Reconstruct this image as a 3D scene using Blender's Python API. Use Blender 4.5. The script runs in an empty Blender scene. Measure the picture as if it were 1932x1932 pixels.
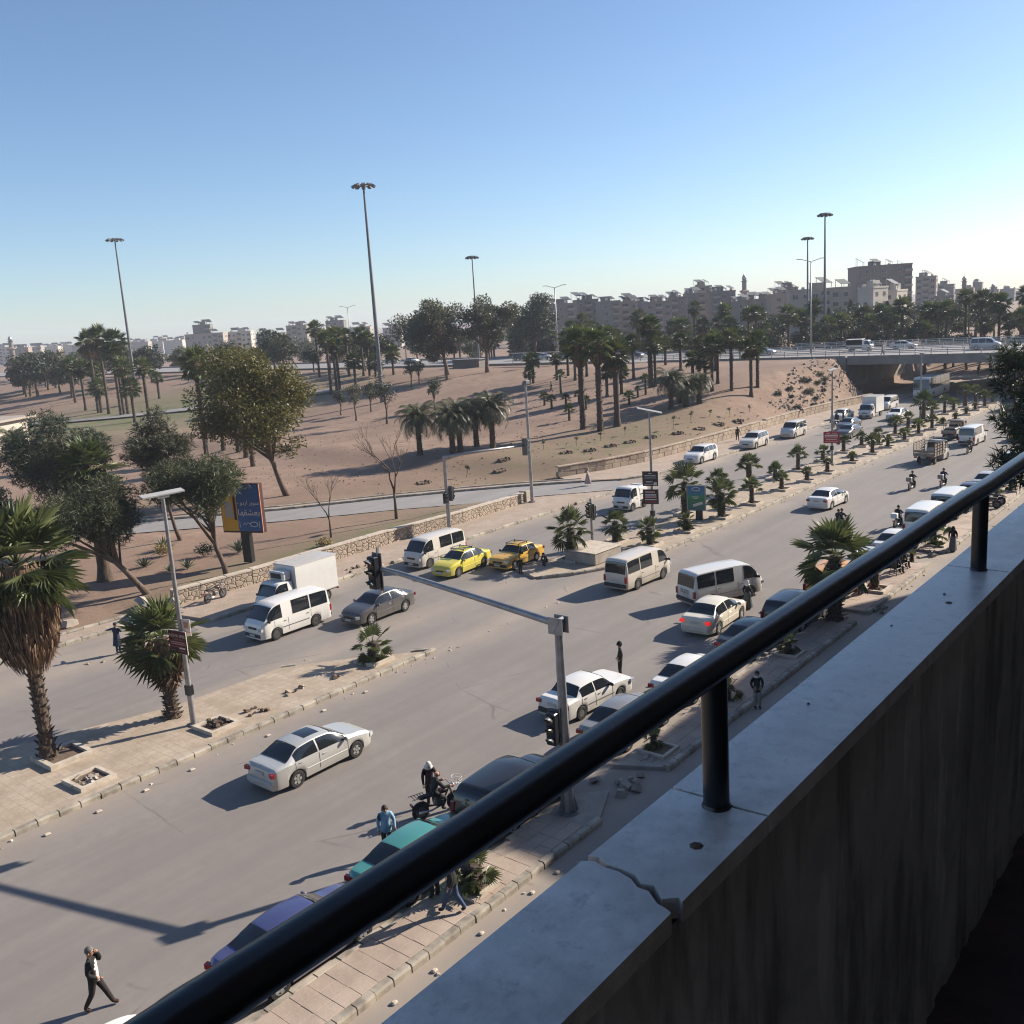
import bpy, bmesh, math, random
from math import sin, cos, pi, radians, sqrt, atan2
from mathutils import Vector, Matrix, Euler
import mathutils.noise as mnoise
RND = random.Random(7)
scene = bpy.context.scene
COL = scene.collection

# ------------------------------------------------------------------ camera, sky, sun, exposure
CAMZ = 16.0
cam_d = bpy.data.cameras.new('camera'); cam = bpy.data.objects.new('camera', cam_d); COL.objects.link(cam)
cam_d.sensor_width = 36.0; cam_d.sensor_fit = 'HORIZONTAL'; cam_d.lens = 36.0 * 1800.0 / 1932.0
cam_d.clip_start = 0.05; cam_d.clip_end = 9000.0
RT, DN, FW = Vector((0.631604, -0.772791, -0.062204)), Vector((-0.192872, -0.07891, -0.978046)), Vector((0.750917, 0.629735, -0.19889))
cam.matrix_world = Matrix(((RT.x, -DN.x, -FW.x, 0), (RT.y, -DN.y, -FW.y, 0), (RT.z, -DN.z, -FW.z, CAMZ), (0, 0, 0, 1)))
scene.camera = cam

SUN_EL = radians(28.5)
SUN_AZ = Vector((0.902, -0.431, 0)).normalized()
SUN_DIR = Vector((SUN_AZ.x * cos(SUN_EL), SUN_AZ.y * cos(SUN_EL), sin(SUN_EL)))
world = bpy.data.worlds.new('World'); scene.world = world; world.use_nodes = True
wn = world.node_tree; bg = wn.nodes['Background']
sky = wn.nodes.new('ShaderNodeTexSky'); sky.sky_type = 'NISHITA'; sky.sun_disc = False
sky.sun_elevation = SUN_EL; sky.sun_rotation = atan2(SUN_AZ.x, SUN_AZ.y)
sky.altitude = 300.0; sky.air_density = 0.9; sky.dust_density = 0.6; sky.ozone_density = 3.8
wn.links.new(sky.outputs[0], bg.inputs[0]); bg.inputs[1].default_value = 0.086
sun_d = bpy.data.lights.new('sun', 'SUN'); sun = bpy.data.objects.new('sun', sun_d); COL.objects.link(sun)
sun_d.energy = 5.0; sun_d.angle = radians(0.5); sun_d.color = (1.0, 0.90, 0.77)
sun.rotation_euler = (-SUN_DIR).to_track_quat('-Z', 'Y').to_euler()
vs = scene.view_settings
vs.view_transform = 'Standard'; vs.look = 'None'; vs.gamma = 1.0; vs.use_curve_mapping = False
vs.exposure = 0.85
scene.render.engine = 'CYCLES'
cy = scene.cycles
cy.use_denoising = True; cy.max_bounces = 6; cy.diffuse_bounces = 3; cy.glossy_bounces = 3
cy.transmission_bounces = 4; cy.transparent_max_bounces = 8; cy.volume_bounces = 1
cy.caustics_reflective = False; cy.caustics_refractive = False
cy.use_adaptive_sampling = True; cy.filter_width = 1.15

# ------------------------------------------------------------------ helpers
def ss(t):
    t = min(max(t, 0.0), 1.0); return t * t * (3 - 2 * t)

class MB:
    """collects faces, links them as one mesh object"""
    def __init__(s): s.v = []; s.f = []; s.m = []
    def add(s, vs_, fs, mi=0):
        o = len(s.v); s.v += [tuple(p) for p in vs_]
        for f in fs: s.f.append(tuple(i + o for i in f)); s.m.append(mi)
    def box(s, c, d, mi=0, rz=0.0, taper=1.0, rot=None):
        x, y, z = d[0] / 2, d[1] / 2, d[2] / 2
        pts = [Vector((sx * x * (taper if sz > 0 else 1), sy * y * (taper if sz > 0 else 1), sz * z)) for sz in (-1, 1) for sy in (-1, 1) for sx in (-1, 1)]
        if rot is not None: pts = [rot @ p for p in pts]
        elif rz: R = Matrix.Rotation(rz, 3, 'Z'); pts = [R @ p for p in pts]
        c = Vector(c)
        s.add([p + c for p in pts], [(0, 2, 3, 1), (4, 5, 7, 6), (0, 1, 5, 4), (2, 6, 7, 3), (0, 4, 6, 2), (1, 3, 7, 5)], mi)
    def bbox(s, c, d, b=0.03, mi=0, rz=0.0):
        """box with bevelled edges"""
        x, y, z = d[0] / 2, d[1] / 2, d[2] / 2; b = min(b, x * .9, y * .9, z * .9)
        R = Matrix.Rotation(rz, 3, 'Z'); c = Vector(c); pts = []
        def ring(ax, ay, zz): return [(-ax, -ay, zz), (ax, -ay, zz), (ax, ay, zz), (-ax, ay, zz)]
        rings = []
        def oct_(ax, ay, k, zz): return [(-ax + k, -ay, zz), (ax - k, -ay, zz), (ax, -ay + k, zz), (ax, ay - k, zz), (ax - k, ay, zz), (-ax + k, ay, zz), (-ax, ay - k, zz), (-ax, -ay + k, zz)]
        L = [oct_(x - b, y - b, b * .5, -z), oct_(x, y, b, -z + b), oct_(x, y, b, z - b), oct_(x - b, y - b, b * .5, z)]
        vs_ = [R @ Vector(p) + c for r in L for p in r]; fs = []
        for k in range(3):
            for i in range(8):
                j = (i + 1) % 8; fs.append((k * 8 + i, k * 8 + j, k * 8 + 8 + j, k * 8 + 8 + i))
        fs.append(tuple(range(7, -1, -1))); fs.append(tuple(range(24, 32)))
        s.add(vs_, fs, mi)
    def tube(s, pts, rad, n=8, mi=0, cap=True):
        pts = [Vector(p) for p in pts]
        if not hasattr(rad, '__len__'): rad = [rad] * len(pts)
        vs_ = []; up = None
        for i, p in enumerate(pts):
            t = (pts[min(i + 1, len(pts) - 1)] - pts[max(i - 1, 0)]).normalized()
            if up is None: up = t.orthogonal().normalized()
            u = (up - t * up.dot(t));
            u = u.normalized() if u.length > 1e-6 else t.orthogonal().normalized(); up = u
            w = t.cross(u)
            for k in range(n):
                a = 2 * pi * k / n; vs_.append(p + (u * cos(a) + w * sin(a)) * rad[i])
        fs = []
        for i in range(len(pts) - 1):
            for k in range(n):
                j = (k + 1) % n; fs.append((i * n + k, i * n + j, (i + 1) * n + j, (i + 1) * n + k))
        if cap:
            fs.append(tuple(range(n - 1, -1, -1))); e = (len(pts) - 1) * n; fs.append(tuple(range(e, e + n)))
        s.add(vs_, fs, mi)
    def poly(s, pts, mi=0): s.add(pts, [tuple(range(len(pts)))], mi)
    def prism(s, pts2, z0, z1, mi=0):
        n = len(pts2); vs_ = [(p[0], p[1], z0) for p in pts2] + [(p[0], p[1], z1) for p in pts2]
        fs = [tuple(range(n - 1, -1, -1)), tuple(range(n, 2 * n))] + [(i, (i + 1) % n, n + (i + 1) % n, n + i) for i in range(n)]
        s.add(vs_, fs, mi)
    def mesh(s, name, mats, smooth=False, sharp=None):
        me = bpy.data.meshes.new(name); me.from_pydata(s.v, [], s.f)
        if not isinstance(mats, (list, tuple)): mats = [mats]
        for m in mats: me.materials.append(m)
        if len(mats) > 1: me.polygons.foreach_set('material_index', s.m)
        if smooth:
            me.polygons.foreach_set('use_smooth', [True] * len(s.f))
            if sharp: me.set_sharp_from_angle(angle=radians(sharp))
        me.update(); return me
    def build(s, name, mats, parent=None, smooth=False, sharp=None, loc=None, rz=0.0):
        return link(name, s.mesh(name, mats, smooth, sharp), parent, loc, rz)

def link(name, me, parent=None, loc=None, rz=0.0, scale=None, rot=None):
    o = bpy.data.objects.new(name, me); COL.objects.link(o)
    if parent is not None: o.parent = parent
    if loc is not None: o.location = loc
    if rot is not None: o.rotation_euler = rot
    elif rz: o.rotation_euler = (0, 0, rz)
    if scale is not None: o.scale = scale if hasattr(scale, '__len__') else (scale,) * 3
    return o
def tag(o, label, cat, group=None):
    o['label'] = label; o['category'] = cat
    if group: o['group'] = group
    return o
def struct(o): o['kind'] = 'structure'; return o
def thing(name, label, cat, loc=(0, 0, 0), rz=0.0, group=None):
    o = bpy.data.objects.new(name, None); COL.objects.link(o); o.empty_display_size = 0.2
    o.location = loc; o.rotation_euler = (0, 0, rz); tag(o, label, cat, group); return o
_U = ['first', 'second', 'third', 'fourth', 'fifth', 'sixth', 'seventh', 'eighth', 'ninth', 'tenth', 'eleventh', 'twelfth', 'thirteenth', 'fourteenth', 'fifteenth', 'sixteenth', 'seventeenth', 'eighteenth', 'nineteenth']
ORD = _U + [(t_ + 'ieth') if u_ == 0 else t_ + 'y-' + _U[u_ - 1] for t_ in ('twent', 'thirt', 'fort', 'fift', 'sixt', 'sevent', 'eight', 'ninet') for u_ in range(10)]
def leftness(x, y): return -atan2(y, x)         # from left to right as seen from the balcony

# ------------------------------------------------------------------ materials
def new_mat(name):
    m = bpy.data.materials.new(name); m.use_nodes = True
    return m, m.node_tree, m.node_tree.nodes['Principled BSDF']
def N(t, kind, **kw):
    n = t.nodes.new(kind)
    for k, v in kw.items(): setattr(n, k, v)
    return n
def c4(c): return (c[0], c[1], c[2], 1.0)
def plain(name, c, rough=0.6, metal=0.0, coat=0.0, emit=None, spec=None):
    m, t, b = new_mat(name)
    b.inputs['Base Color'].default_value = c4(c); b.inputs['Roughness'].default_value = rough; b.inputs['Metallic'].default_value = metal
    if coat: b.inputs['Coat Weight'].default_value = coat; b.inputs['Coat Roughness'].default_value = 0.08
    if spec is not None: b.inputs['Specular IOR Level'].default_value = spec
    if emit: b.inputs['Emission Color'].default_value = c4(emit); b.inputs['Emission Strength'].default_value = 0.7
    return m
def coord(t, kind='pos', scale=(1, 1, 1)):
    if kind == 'pos': src = N(t, 'ShaderNodeNewGeometry').outputs['Position']
    else: src = N(t, 'ShaderNodeTexCoord').outputs['Object']
    mp = N(t, 'ShaderNodeMapping'); mp.inputs['Scale'].default_value = scale
    t.links.new(src, mp.inputs['Vector']); return mp.outputs[0]
def noise(t, vec, scale, detail=4.0, rough=0.55, dist=0.0):
    n = N(t, 'ShaderNodeTexNoise'); n.inputs['Scale'].default_value = scale; n.inputs['Detail'].default_value = detail
    n.inputs['Roughness'].default_value = rough; n.inputs['Distortion'].default_value = dist
    t.links.new(vec, n.inputs['Vector']); return n.outputs['Fac']
def ramp(t, fac, stops):
    r = N(t, 'ShaderNodeValToRGB'); e = r.color_ramp.elements
    while len(e) < len(stops): e.new(0.5)
    for i, (p, c) in enumerate(stops): e[i].position = p; e[i].color = c4(c) if hasattr(c, '__len__') else (c, c, c, 1)
    t.links.new(fac, r.inputs[0]); return r.outputs[0]
def mix(t, fac, a, b, mode='MIX'):
    m = N(t, 'ShaderNodeMix', data_type='RGBA', blend_type=mode)
    if hasattr(fac, 'node'): t.links.new(fac, m.inputs[0])
    else: m.inputs[0].default_value = fac
    for sock, v in ((6, a), (7, b)):
        if hasattr(v, 'node'): t.links.new(v, m.inputs[sock])
        else: m.inputs[sock].default_value = c4(v)
    return m.outputs[2]
def bump(t, b, h, strength=0.3, dist=0.02):
    n = N(t, 'ShaderNodeBump'); n.inputs['Strength'].default_value = strength; n.inputs['Distance'].default_value = dist
    t.links.new(h, n.inputs['Height']); t.links.new(n.outputs[0], b.inputs['Normal'])
def noisy(name, c1, c2, scale=2.0, rough=0.85, kind='pos', b_str=0.25, b_scale=None, stretch=(1, 1, 1), c3=None, s3=0.3, metal=0.0, lo=.35, hi=.65):
    m, t, b = new_mat(name); v = coord(t, kind, stretch)
    col = mix(t, ramp(t, noise(t, v, scale, 6), [(lo, 0.0), (hi, 1.0)]), c1, c2)
    if c3: col = mix(t, ramp(t, noise(t, v, s3, 5), [(.45, 0.0), (.62, 1.0)]), col, c3)
    t.links.new(col, b.inputs['Base Color']); b.inputs['Roughness'].default_value = rough; b.inputs['Metallic'].default_value = metal
    if b_str: bump(t, b, noise(t, v, b_scale or scale * 8, 4), b_str, 0.02)
    return m
def leafy(name, cols, rough=0.55, trans=0.25):
    """foliage: every leaf (mesh island) takes its own tint"""
    m, t, b = new_mat(name); g = N(t, 'ShaderNodeNewGeometry')
    oi = N(t, 'ShaderNodeObjectInfo')
    col = ramp(t, g.outputs['Random Per Island'], [(i / max(1, len(cols) - 1), c) for i, c in enumerate(cols)])
    hs = N(t, 'ShaderNodeHueSaturation'); t.links.new(col, hs.inputs['Color'])
    mr = N(t, 'ShaderNodeMapRange'); mr.inputs['To Min'].default_value = 0.75; mr.inputs['To Max'].default_value = 1.3
    t.links.new(oi.outputs['Random'], mr.inputs['Value']); t.links.new(mr.outputs[0], hs.inputs['Value'])
    t.links.new(hs.outputs[0], b.inputs['Base Color']); b.inputs['Roughness'].default_value = rough
    if trans:
        tr = N(t, 'ShaderNodeBsdfTranslucent'); t.links.new(hs.outputs[0], tr.inputs['Color'])
        mx = N(t, 'ShaderNodeMixShader'); mx.inputs[0].default_value = trans
        t.links.new(b.outputs[0], mx.inputs[1]); t.links.new(tr.outputs[0], mx.inputs[2])
        t.links.new(mx.outputs[0], t.nodes['Material Output'].inputs['Surface'])
    return m
M = {}
# ------------------------------------------------------------------ lettering (made first, kept as meshes)
TXT = {}
def make_text(bodies):
    obs = []
    for key, body in bodies.items():
        c = bpy.data.curves.new('lettering', 'FONT'); c.body = body; c.size = 1.0; c.align_x = 'CENTER'; c.align_y = 'CENTER'; c.extrude = .004; c.resolution_u = 3
        o = bpy.data.objects.new('lettering', c); COL.objects.link(o); obs.append((key, o))
    dg = bpy.context.evaluated_depsgraph_get()
    for key, o in obs:
        TXT[key] = bpy.data.meshes.new_from_object(o.evaluated_get(dg)); TXT[key].name = 'lettering'
    for key, o in obs: c = o.data; bpy.data.objects.remove(o); bpy.data.curves.remove(c)
make_text({'nova': 'NOVA SMILE', 'dental': 'DENTAL CLINIC', 'isuzu': 'ISUZU',
           'super': '- \uFEED\uFEA9\uFEAD\uFE8D \uFEAE\uFE91\uFEEE\uFEB3', 'love': '\uFE8E\uFEEC\uFED8\uFEB8\uFECC\uFE91'})
def lettering(key, parent, loc, rot, size, mat, sx=1.0):
    me = TXT[key].copy(); me.materials.clear(); me.materials.append(mat)
    return link('lettering', me, parent, loc, rot=rot, scale=(size * sx, size, size))
# ------------------------------------------------------------------ ground, roads, medians, pavements
SLIP_NEAR = [(71.5, 47.3), (70.3, 48.7), (66.1, 52.7), (62.3, 56.2), (57.5, 61.0), (49.3, 67.6), (40.6, 76.2), (30.0, 88.0), (14.0, 108.0), (-10, 140)]
SLIP_FAR = [(76.5, 50.2), (74.3, 53.2), (70.2, 57.9), (66.2, 61.6), (61.2, 65.8), (52.8, 71.8), (44.0, 79.8), (33.6, 91.2), (17.6, 111.2), (-6, 143.5)]
def seg_d(p, a, b):
    ax, ay = a; bx, by = b; dx, dy = bx - ax, by - ay
    t = max(0, min(1, ((p[0] - ax) * dx + (p[1] - ay) * dy) / (dx * dx + dy * dy)))
    return sqrt((p[0] - ax - t * dx) ** 2 + (p[1] - ay - t * dy) ** 2)
SLIP_MID = [((a[0] + b[0]) / 2, (a[1] + b[1]) / 2) for a, b in zip(SLIP_NEAR, SLIP_FAR)]
def slip_d(x, y): return min(seg_d((x, y), SLIP_MID[i], SLIP_MID[i + 1]) for i in range(len(SLIP_MID) - 1))
PRW = [(72, 58.5), (75.2, 56.9), (80.5, 55.0), (86.2, 53.75), (98, 53.15), (110, 53.1), (128, 53.25), (138, 52.4), (148.5, 51.1), (152, 51.1), (158, 57.5), (400, 57.5)]
def wall_y(X):
    if X <= PRW[0][0]: return 52.0
    for a, c in zip(PRW[:-1], PRW[1:]):
        if X <= c[0]: return a[1] + (c[1] - a[1]) * (X - a[0]) / (c[0] - a[0])
    return 57.5
def terr(X, Y):
    """height of the park ground"""
    if X > 190:
        h = 3.4 * ss((X - 190) / 30) * ss((Y - 40 - 0.02 * (X - 190)) / 14)
        if Y > 58: h = max(h, 6.1 * (1 - ss((X - 189) / 22)))
        return h - 0.05
    if Y < 52: return -0.06
    y0 = max(wall_y(X) + .9, 52 + 6 * ss((X - 150) / 6)); wd = 9 - 7.5 * ss((X - 148) / 8)
    h = (0.06 if X < 73 or Y > wall_y(X) else -.06) + 0.5 * (1 - ss((Y - 53) / 6)) * ss((X - 27) / 4) * (1 - ss((X - 61) / 4))
    h += 0.95 * ss((X - 73) / 8) * ss((Y - wall_y(X) - .9) / 1.8)
    h += 5.15 * ss((X - 88) / 64) * ss((Y - y0) / wd)
    if X < 85 and Y < 150:
        d = slip_d(X, Y); h = h * ss((d - 3.0) / 2.5) - 0.07 * (1 - ss((d - 3.0) / 0.8))
    if X < 28.5 and Y < 54: h = min(h, -0.06)
    return h
def frange(a, b, s):
    r = []; 
    while a < b - 1e-6: r.append(a); a += s
    return r
gx = [-4000, -1500, -600, -300, -150] + frange(-80, 16, 8) + frange(16, 92, 1.25) + frange(92, 160, 2) + frange(160, 230, 4) + frange(230, 420, 19) + [420, 520, 700, 1000, 1600, 2600, 4500, 7000]
gy = [-4000, -1500, -500, -200, -60, 0, 15, 40, 47, 49, 50.5] + frange(51.5, 100, 1.25) + frange(100, 180, 2.5) + frange(180, 300, 8) + frange(300, 480, 20) + [480, 600, 800, 1200, 2000, 3500, 7000]
verts = []
for y in gy:
    for x in gx:
        z = terr(x, y)
        if 52.5 < y < 300 and x < 156 and slip_d(x, y) > 4: z += 0.10 * mnoise.noise((x * .22, y * .22, 0)) + 0.05 * mnoise.noise((x * .7, y * .7, 3))
        verts.append((x, y, z))
nx = len(gx); gb = MB()
gb.add(verts, [(j * nx + i, j * nx + i + 1, (j + 1) * nx + i + 1, (j + 1) * nx + i) for j in range(len(gy) - 1) for i in range(nx - 1)])
# dirt with dry grass and some green
m, t, b = new_mat('dirt'); v = coord(t)
n1 = noise(t, v, 0.075, 7, .65); n2 = noise(t, v, 0.6, 8, .72); n3 = noise(t, v, 9.0, 4)
col = mix(t, ramp(t, n2, [(.32, 0.), (.68, 1.)]), (.17, .108, .076), (.335, .226, .162))
col = mix(t, ramp(t, n1, [(.44, 0.), (.60, .75)]), col, (.185, .118, .082))
col = mix(t, ramp(t, n3, [(.3, .35), (.55, 0.)]), col, (.10, .065, .042))
def blob(t, cx, cy, r0, r1, sx=1.0, sy=1.0):
    g = N(t, 'ShaderNodeNewGeometry').outputs['Position']; mp = N(t, 'ShaderNodeMapping'); mp.inputs['Location'].default_value = (-cx * sx, -cy * sy, 0); mp.inputs['Scale'].default_value = (sx, sy, 0)
    t.links.new(g, mp.inputs['Vector']); l = N(t, 'ShaderNodeVectorMath', operation='LENGTH'); t.links.new(mp.outputs[0], l.inputs[0])
    mr = N(t, 'ShaderNodeMapRange'); mr.inputs['From Min'].default_value = r1; mr.inputs['From Max'].default_value = r0; t.links.new(l.outputs['Value'], mr.inputs['Value']); return mr.outputs[0]
def mul(t, a, b_):
    n = N(t, 'ShaderNodeMath', operation='MULTIPLY'); t.links.new(a, n.inputs[0]); t.links.new(b_, n.inputs[1]); return n.outputs[0]
for (cx, cy, r0, r1, sx, sy, cc) in ((92, 62, 5, 17, .55, 1.2, (.135, .115, .05)), (100, 178, 8, 45, .8, .9, (.075, .115, .025)), (37, 90, 3, 13, .9, 1., (.05, .11, .015)), (46, 53.2, 2, 9, .4, 1.2, (.12, .12, .04)), (60, 64, 2, 10, 1., 1., (.15, .12, .06))):
    col = mix(t, mul(t, blob(t, cx, cy, r0, r1, sx, sy), ramp(t, n2, [(.36, 0.), (.6, 1.)])), col, cc)
t.links.new(col, b.inputs['Base Color']); b.inputs['Roughness'].default_value = .95
bump(t, b, n2, .5, .12); M['dirt'] = m
struct(gb.build('ground', M['dirt'], smooth=True))

# asphalt: worn, with paler dust drifted along the kerbs
def asphalt(name, base, dust, lanes=()):
    m, t, b = new_mat(name); v = coord(t)
    nA = noise(t, v, .25, 5, .6); nB = noise(t, v, 2.2, 6, .6); nC = noise(t, v, 60, 3)
    streak = noise(t, coord(t, 'pos', (.035, .9, 1)), 1.0, 5, .6)
    col = mix(t, ramp(t, nA, [(.35, 0.), (.65, 1.)]), base, tuple(c * 1.16 for c in base))
    col = mix(t, ramp(t, streak, [(.38, 0.), (.62, .55)]), col, tuple(c * .82 for c in base))
    col = mix(t, ramp(t, nB, [(.35, .35), (.6, 0.)]), col, tuple(c * .85 for c in base))
    sp = N(t, 'ShaderNodeSeparateXYZ'); t.links.new(N(t, 'ShaderNodeNewGeometry').outputs['Position'], sp.inputs[0])
    for (yc, wd, amt) in lanes:
        mp = N(t, 'ShaderNodeMath', operation='SUBTRACT'); t.links.new(sp.outputs['Y'], mp.inputs[0]); mp.inputs[1].default_value = yc
        ab = N(t, 'ShaderNodeMath', operation='ABSOLUTE'); t.links.new(mp.outputs[0], ab.inputs[0])
        mr = N(t, 'ShaderNodeMapRange'); mr.inputs['From Min'].default_value = wd; mr.inputs['From Max'].default_value = 0; mr.inputs['To Max'].default_value = amt
        t.links.new(ab.outputs[0], mr.inputs['Value'])
        col = mix(t, mul(t, mr.outputs[0], ramp(t, nA, [(.25, .35), (.6, 1.)])), col, dust)
    # thin cracks
    vo = N(t, 'ShaderNodeTexVoronoi', feature='DISTANCE_TO_EDGE'); vo.inputs['Scale'].default_value = .16; 
    wv = mix(t, .16, v, noise_col(t, v, .8)); t.links.new(wv, vo.inputs['Vector'])
    cr = ramp(t, vo.outputs['Distance'], [(0., 1.), (.006, 0.)])
    col = mix(t, mul(t, cr, ramp(t, nA, [(.52, 0.), (.6, .6)])), col, tuple(c * .4 for c in base))
    t.links.new(col, b.inputs['Base Color']); b.inputs['Roughness'].default_value = .82
    bump(t, b, nC, .25, .01); return m
def noise_col(t, v, sc):
    n = N(t, 'ShaderNodeTexNoise'); n.inputs['Scale'].default_value = sc; t.links.new(v, n.inputs['Vector']); return n.outputs['Color']
AB = (.205, .183, .168)
M['asphalt'] = asphalt('asphalt', AB, (.36, .295, .235), ((18., 3.2, .75), (32.2, 2.2, .6), (37.0, 2.0, .55), (47.2, 2.6, .7), (16.2, 1.6, .6), (53., 9., .6)))
M['asphalt_grey'] = asphalt('asphalt_grey', (.25, .235, .225), (.36, .30, .25), ((53., 1., .01),))
r = MB(); r.poly([(-160, -1.4, 0), (420, -1.4, 0), (420, 53.5, 0), (150, 53.5, 0), (150, 50.0, 0), (75.8, 50.2, 0), (75, 51.5, 0), (70, 49.2, 0), (60, 49.5, 0), (29, 49.5, 0), (28, 52.6, 0), (20, 53.6, 0), (-160, 53.6, 0)])
struct(r.build('road', M['asphalt']))
def strip(name, A, B, z, mat, kind=True):
    s_ = MB(); n = len(A)
    s_.add([(p[0], p[1], z) for p in A] + [(p[0], p[1], z) for p in B], [(i, i + 1, n + i + 1, n + i) for i in range(n - 1)])
    return struct(s_.build(name, mat))
strip('slip_road', SLIP_NEAR, SLIP_FAR, .004, M['asphalt_grey'])
# narrow path in the left of the park
PA = [(60, 205), (78, 200), (94, 188), (106, 172), (114, 156), (124, 148)]; 
def offs(P, d):
    out = []
    for i, p in enumerate(P):
        a = Vector(P[max(i - 1, 0)]); c = Vector(P[min(i + 1, len(P) - 1)]); tt = (c - a).normalized(); out.append((p[0] - tt.y * d, p[1] + tt.x * d))
    return out
def resamp(P, step):
    out = []
    for a, c in zip(P[:-1], P[1:]):
        L = sqrt((a[0] - c[0]) ** 2 + (a[1] - c[1]) ** 2); k = max(1, int(L / step))
        out += [(a[0] + (c[0] - a[0]) * i / k, a[1] + (c[1] - a[1]) * i / k) for i in range(k)]
    return out + [P[-1]]
PP = resamp(PA, 3); A_, B_ = offs(PP, 2.2), offs(PP, -2.2); s_ = MB(); n_ = len(PP)
s_.add([(p[0], p[1], terr(*p) + .28) for p in A_] + [(p[0], p[1], terr(*p) + .28) for p in B_], [(i, i + 1, n_ + i + 1, n_ + i) for i in range(n_ - 1)])
struct(s_.build('path', M['asphalt_grey']))

# paving
def paving(name, c1, c2, mortar, sc, off=.5, dirtc=(.30, .235, .17)):
    m, t, b = new_mat(name); v = coord(t); br = N(t, 'ShaderNodeTexBrick'); br.offset = off
    br.inputs['Color1'].default_value = c4(c1); br.inputs['Color2'].default_value = c4(c2); br.inputs['Mortar'].default_value = c4(mortar)
    br.inputs['Scale'].default_value = sc; br.inputs['Mortar Size'].default_value = .025; br.inputs['Brick Width'].default_value = .5; br.inputs['Row Height'].default_value = .5
    t.links.new(v, br.inputs['Vector'])
    col = mix(t, ramp(t, noise(t, v, .7, 6, .65), [(.4, 0.), (.62, .85)]), br.outputs['Color'], dirtc)
    col = mix(t, ramp(t, noise(t, v, 3.5, 5), [(.3, .5), (.5, 0.)]), col, tuple(c * .62 for c in c1))
    t.links.new(col, b.inputs['Base Color']); b.inputs['Roughness'].default_value = .9; bump(t, b, noise(t, v, 6, 5), .4, .03); return m
M['pave_med'] = paving('pave_median', (.43, .35, .27), (.40, .325, .25), (.33, .265, .20), 1.25, 0.)
M['pave_far'] = paving('pave_far', (.42, .33, .27), (.37, .285, .235), (.26, .2, .16), 2.2)
M['kerb'] = noisy('kerb_stone', (.33, .295, .245), (.19, .165, .135), 3.0, .9, 'pos', .3, c3=(.42, .37, .30), s3=.9)
M['concrete'] = noisy('concrete', (.36, .32, .27), (.27, .235, .195), 1.5, .9, 'pos', .3)
M['stone'] = noisy('wall_stone', (.36, .285, .215), (.26, .2, .15), 1.6, .95, 'pos', .5, c3=(.40, .33, .25), s3=.6)
M['soil'] = noisy('soil', (.11, .075, .05), (.17, .12, .085), 4.0, .97, 'pos', .6)
M['white_kerb'] = noisy('limewashed_kerb', (.55, .48, .40), (.40, .34, .27), 3.0, .9, 'pos', .3)

def slab(name, pts, z, mat):
    s_ = MB(); s_.prism(pts, -.04, z, 0); return struct(s_.build(name, mat))
KERBM = {}
def kerb_mesh(L):
    k = round(L, 2)
    if k not in KERBM:
        s_ = MB(); x = L / 2; prof = [(-.13, -.1), (-.13, .185), (-.10, .215), (.09, .215), (.13, .15), (.13, -.1)]
        n = len(prof); vs_ = [(sx * x, p[0], p[1]) for sx in (-1, 1) for p in prof]
        s_.add(vs_, [tuple(range(n)), tuple(range(2 * n - 1, n - 1, -1))] + [(i, n + i, n + (i + 1) % n, (i + 1) % n) for i in range(n)])
        KERBM[k] = s_.mesh('kerb_stone', M['kerb'])
    return KERBM[k]
def kerb_run(parent, P, L=.7, gap=.035, skip=0.0, jit=.012, side=1, zoff=0.0):
    """a row of kerb stones along P, the rounded face to the left of travel when side is 1"""
    for a, c in zip(P[:-1], P[1:]):
        a = Vector(a); c = Vector(c); d = c - a; n = max(1, round(d.length / L)); u = d / n; ang = atan2(d.y, d.x) + (0 if side > 0 else pi)
        me = kerb_mesh(round(u.length - gap, 2))
        for i in range(n):
            if RND.random() < skip: continue
            p = a + u * (i + .5)
            link('kerb_stone', me, parent, (p.x + RND.uniform(-jit, jit), p.y + RND.uniform(-jit, jit), zoff + RND.uniform(-.012, .008)), rot=(RND.uniform(-.03, .03), RND.uniform(-.012, .012), ang + RND.uniform(-.012, .012)))
# south median (towards the camera's left) and north median
MS = [(-60, 32.35), (26.9, 32.35), (31.5, 32.35), (29.0, 34.9), (26.2, 37.1), (20.5, 37.45), (14.2, 39.6), (-60, 44)]
msl = slab('median', MS, .15, M['pave_med'])
kerb_run(msl, [(-6, 32.32), (31.9, 32.32)], .76, side=-1)
kerb_run(msl, [(31.6, 32.5), (29.1, 35.0), (26.2, 37.2)], .8, skip=.45)
MN = [(44.7, 36.0), (46.5, 34.6), (48.8, 33.4), (51.5, 32.6), (54.4, 32.35), (300, 32.35), (300, 36.9), (54.1, 36.9), (50, 37.3), (45.9, 38.6)]
mnl = slab('median', MN, .15, M['pave_med'])
kerb_run(mnl, [(45.0, 35.7), (46.5, 34.4), (48.8, 33.25), (51.5, 32.5), (54.2, 32.25), (142, 32.25)], .8, side=-1)
kerb_run(mnl, [(56, 36.95), (64, 36.95)], .8, skip=.25)
kerb_run(mnl, [(46.0, 38.7), (50, 37.4), (54.1, 37.0)], .8, skip=.5)
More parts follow.
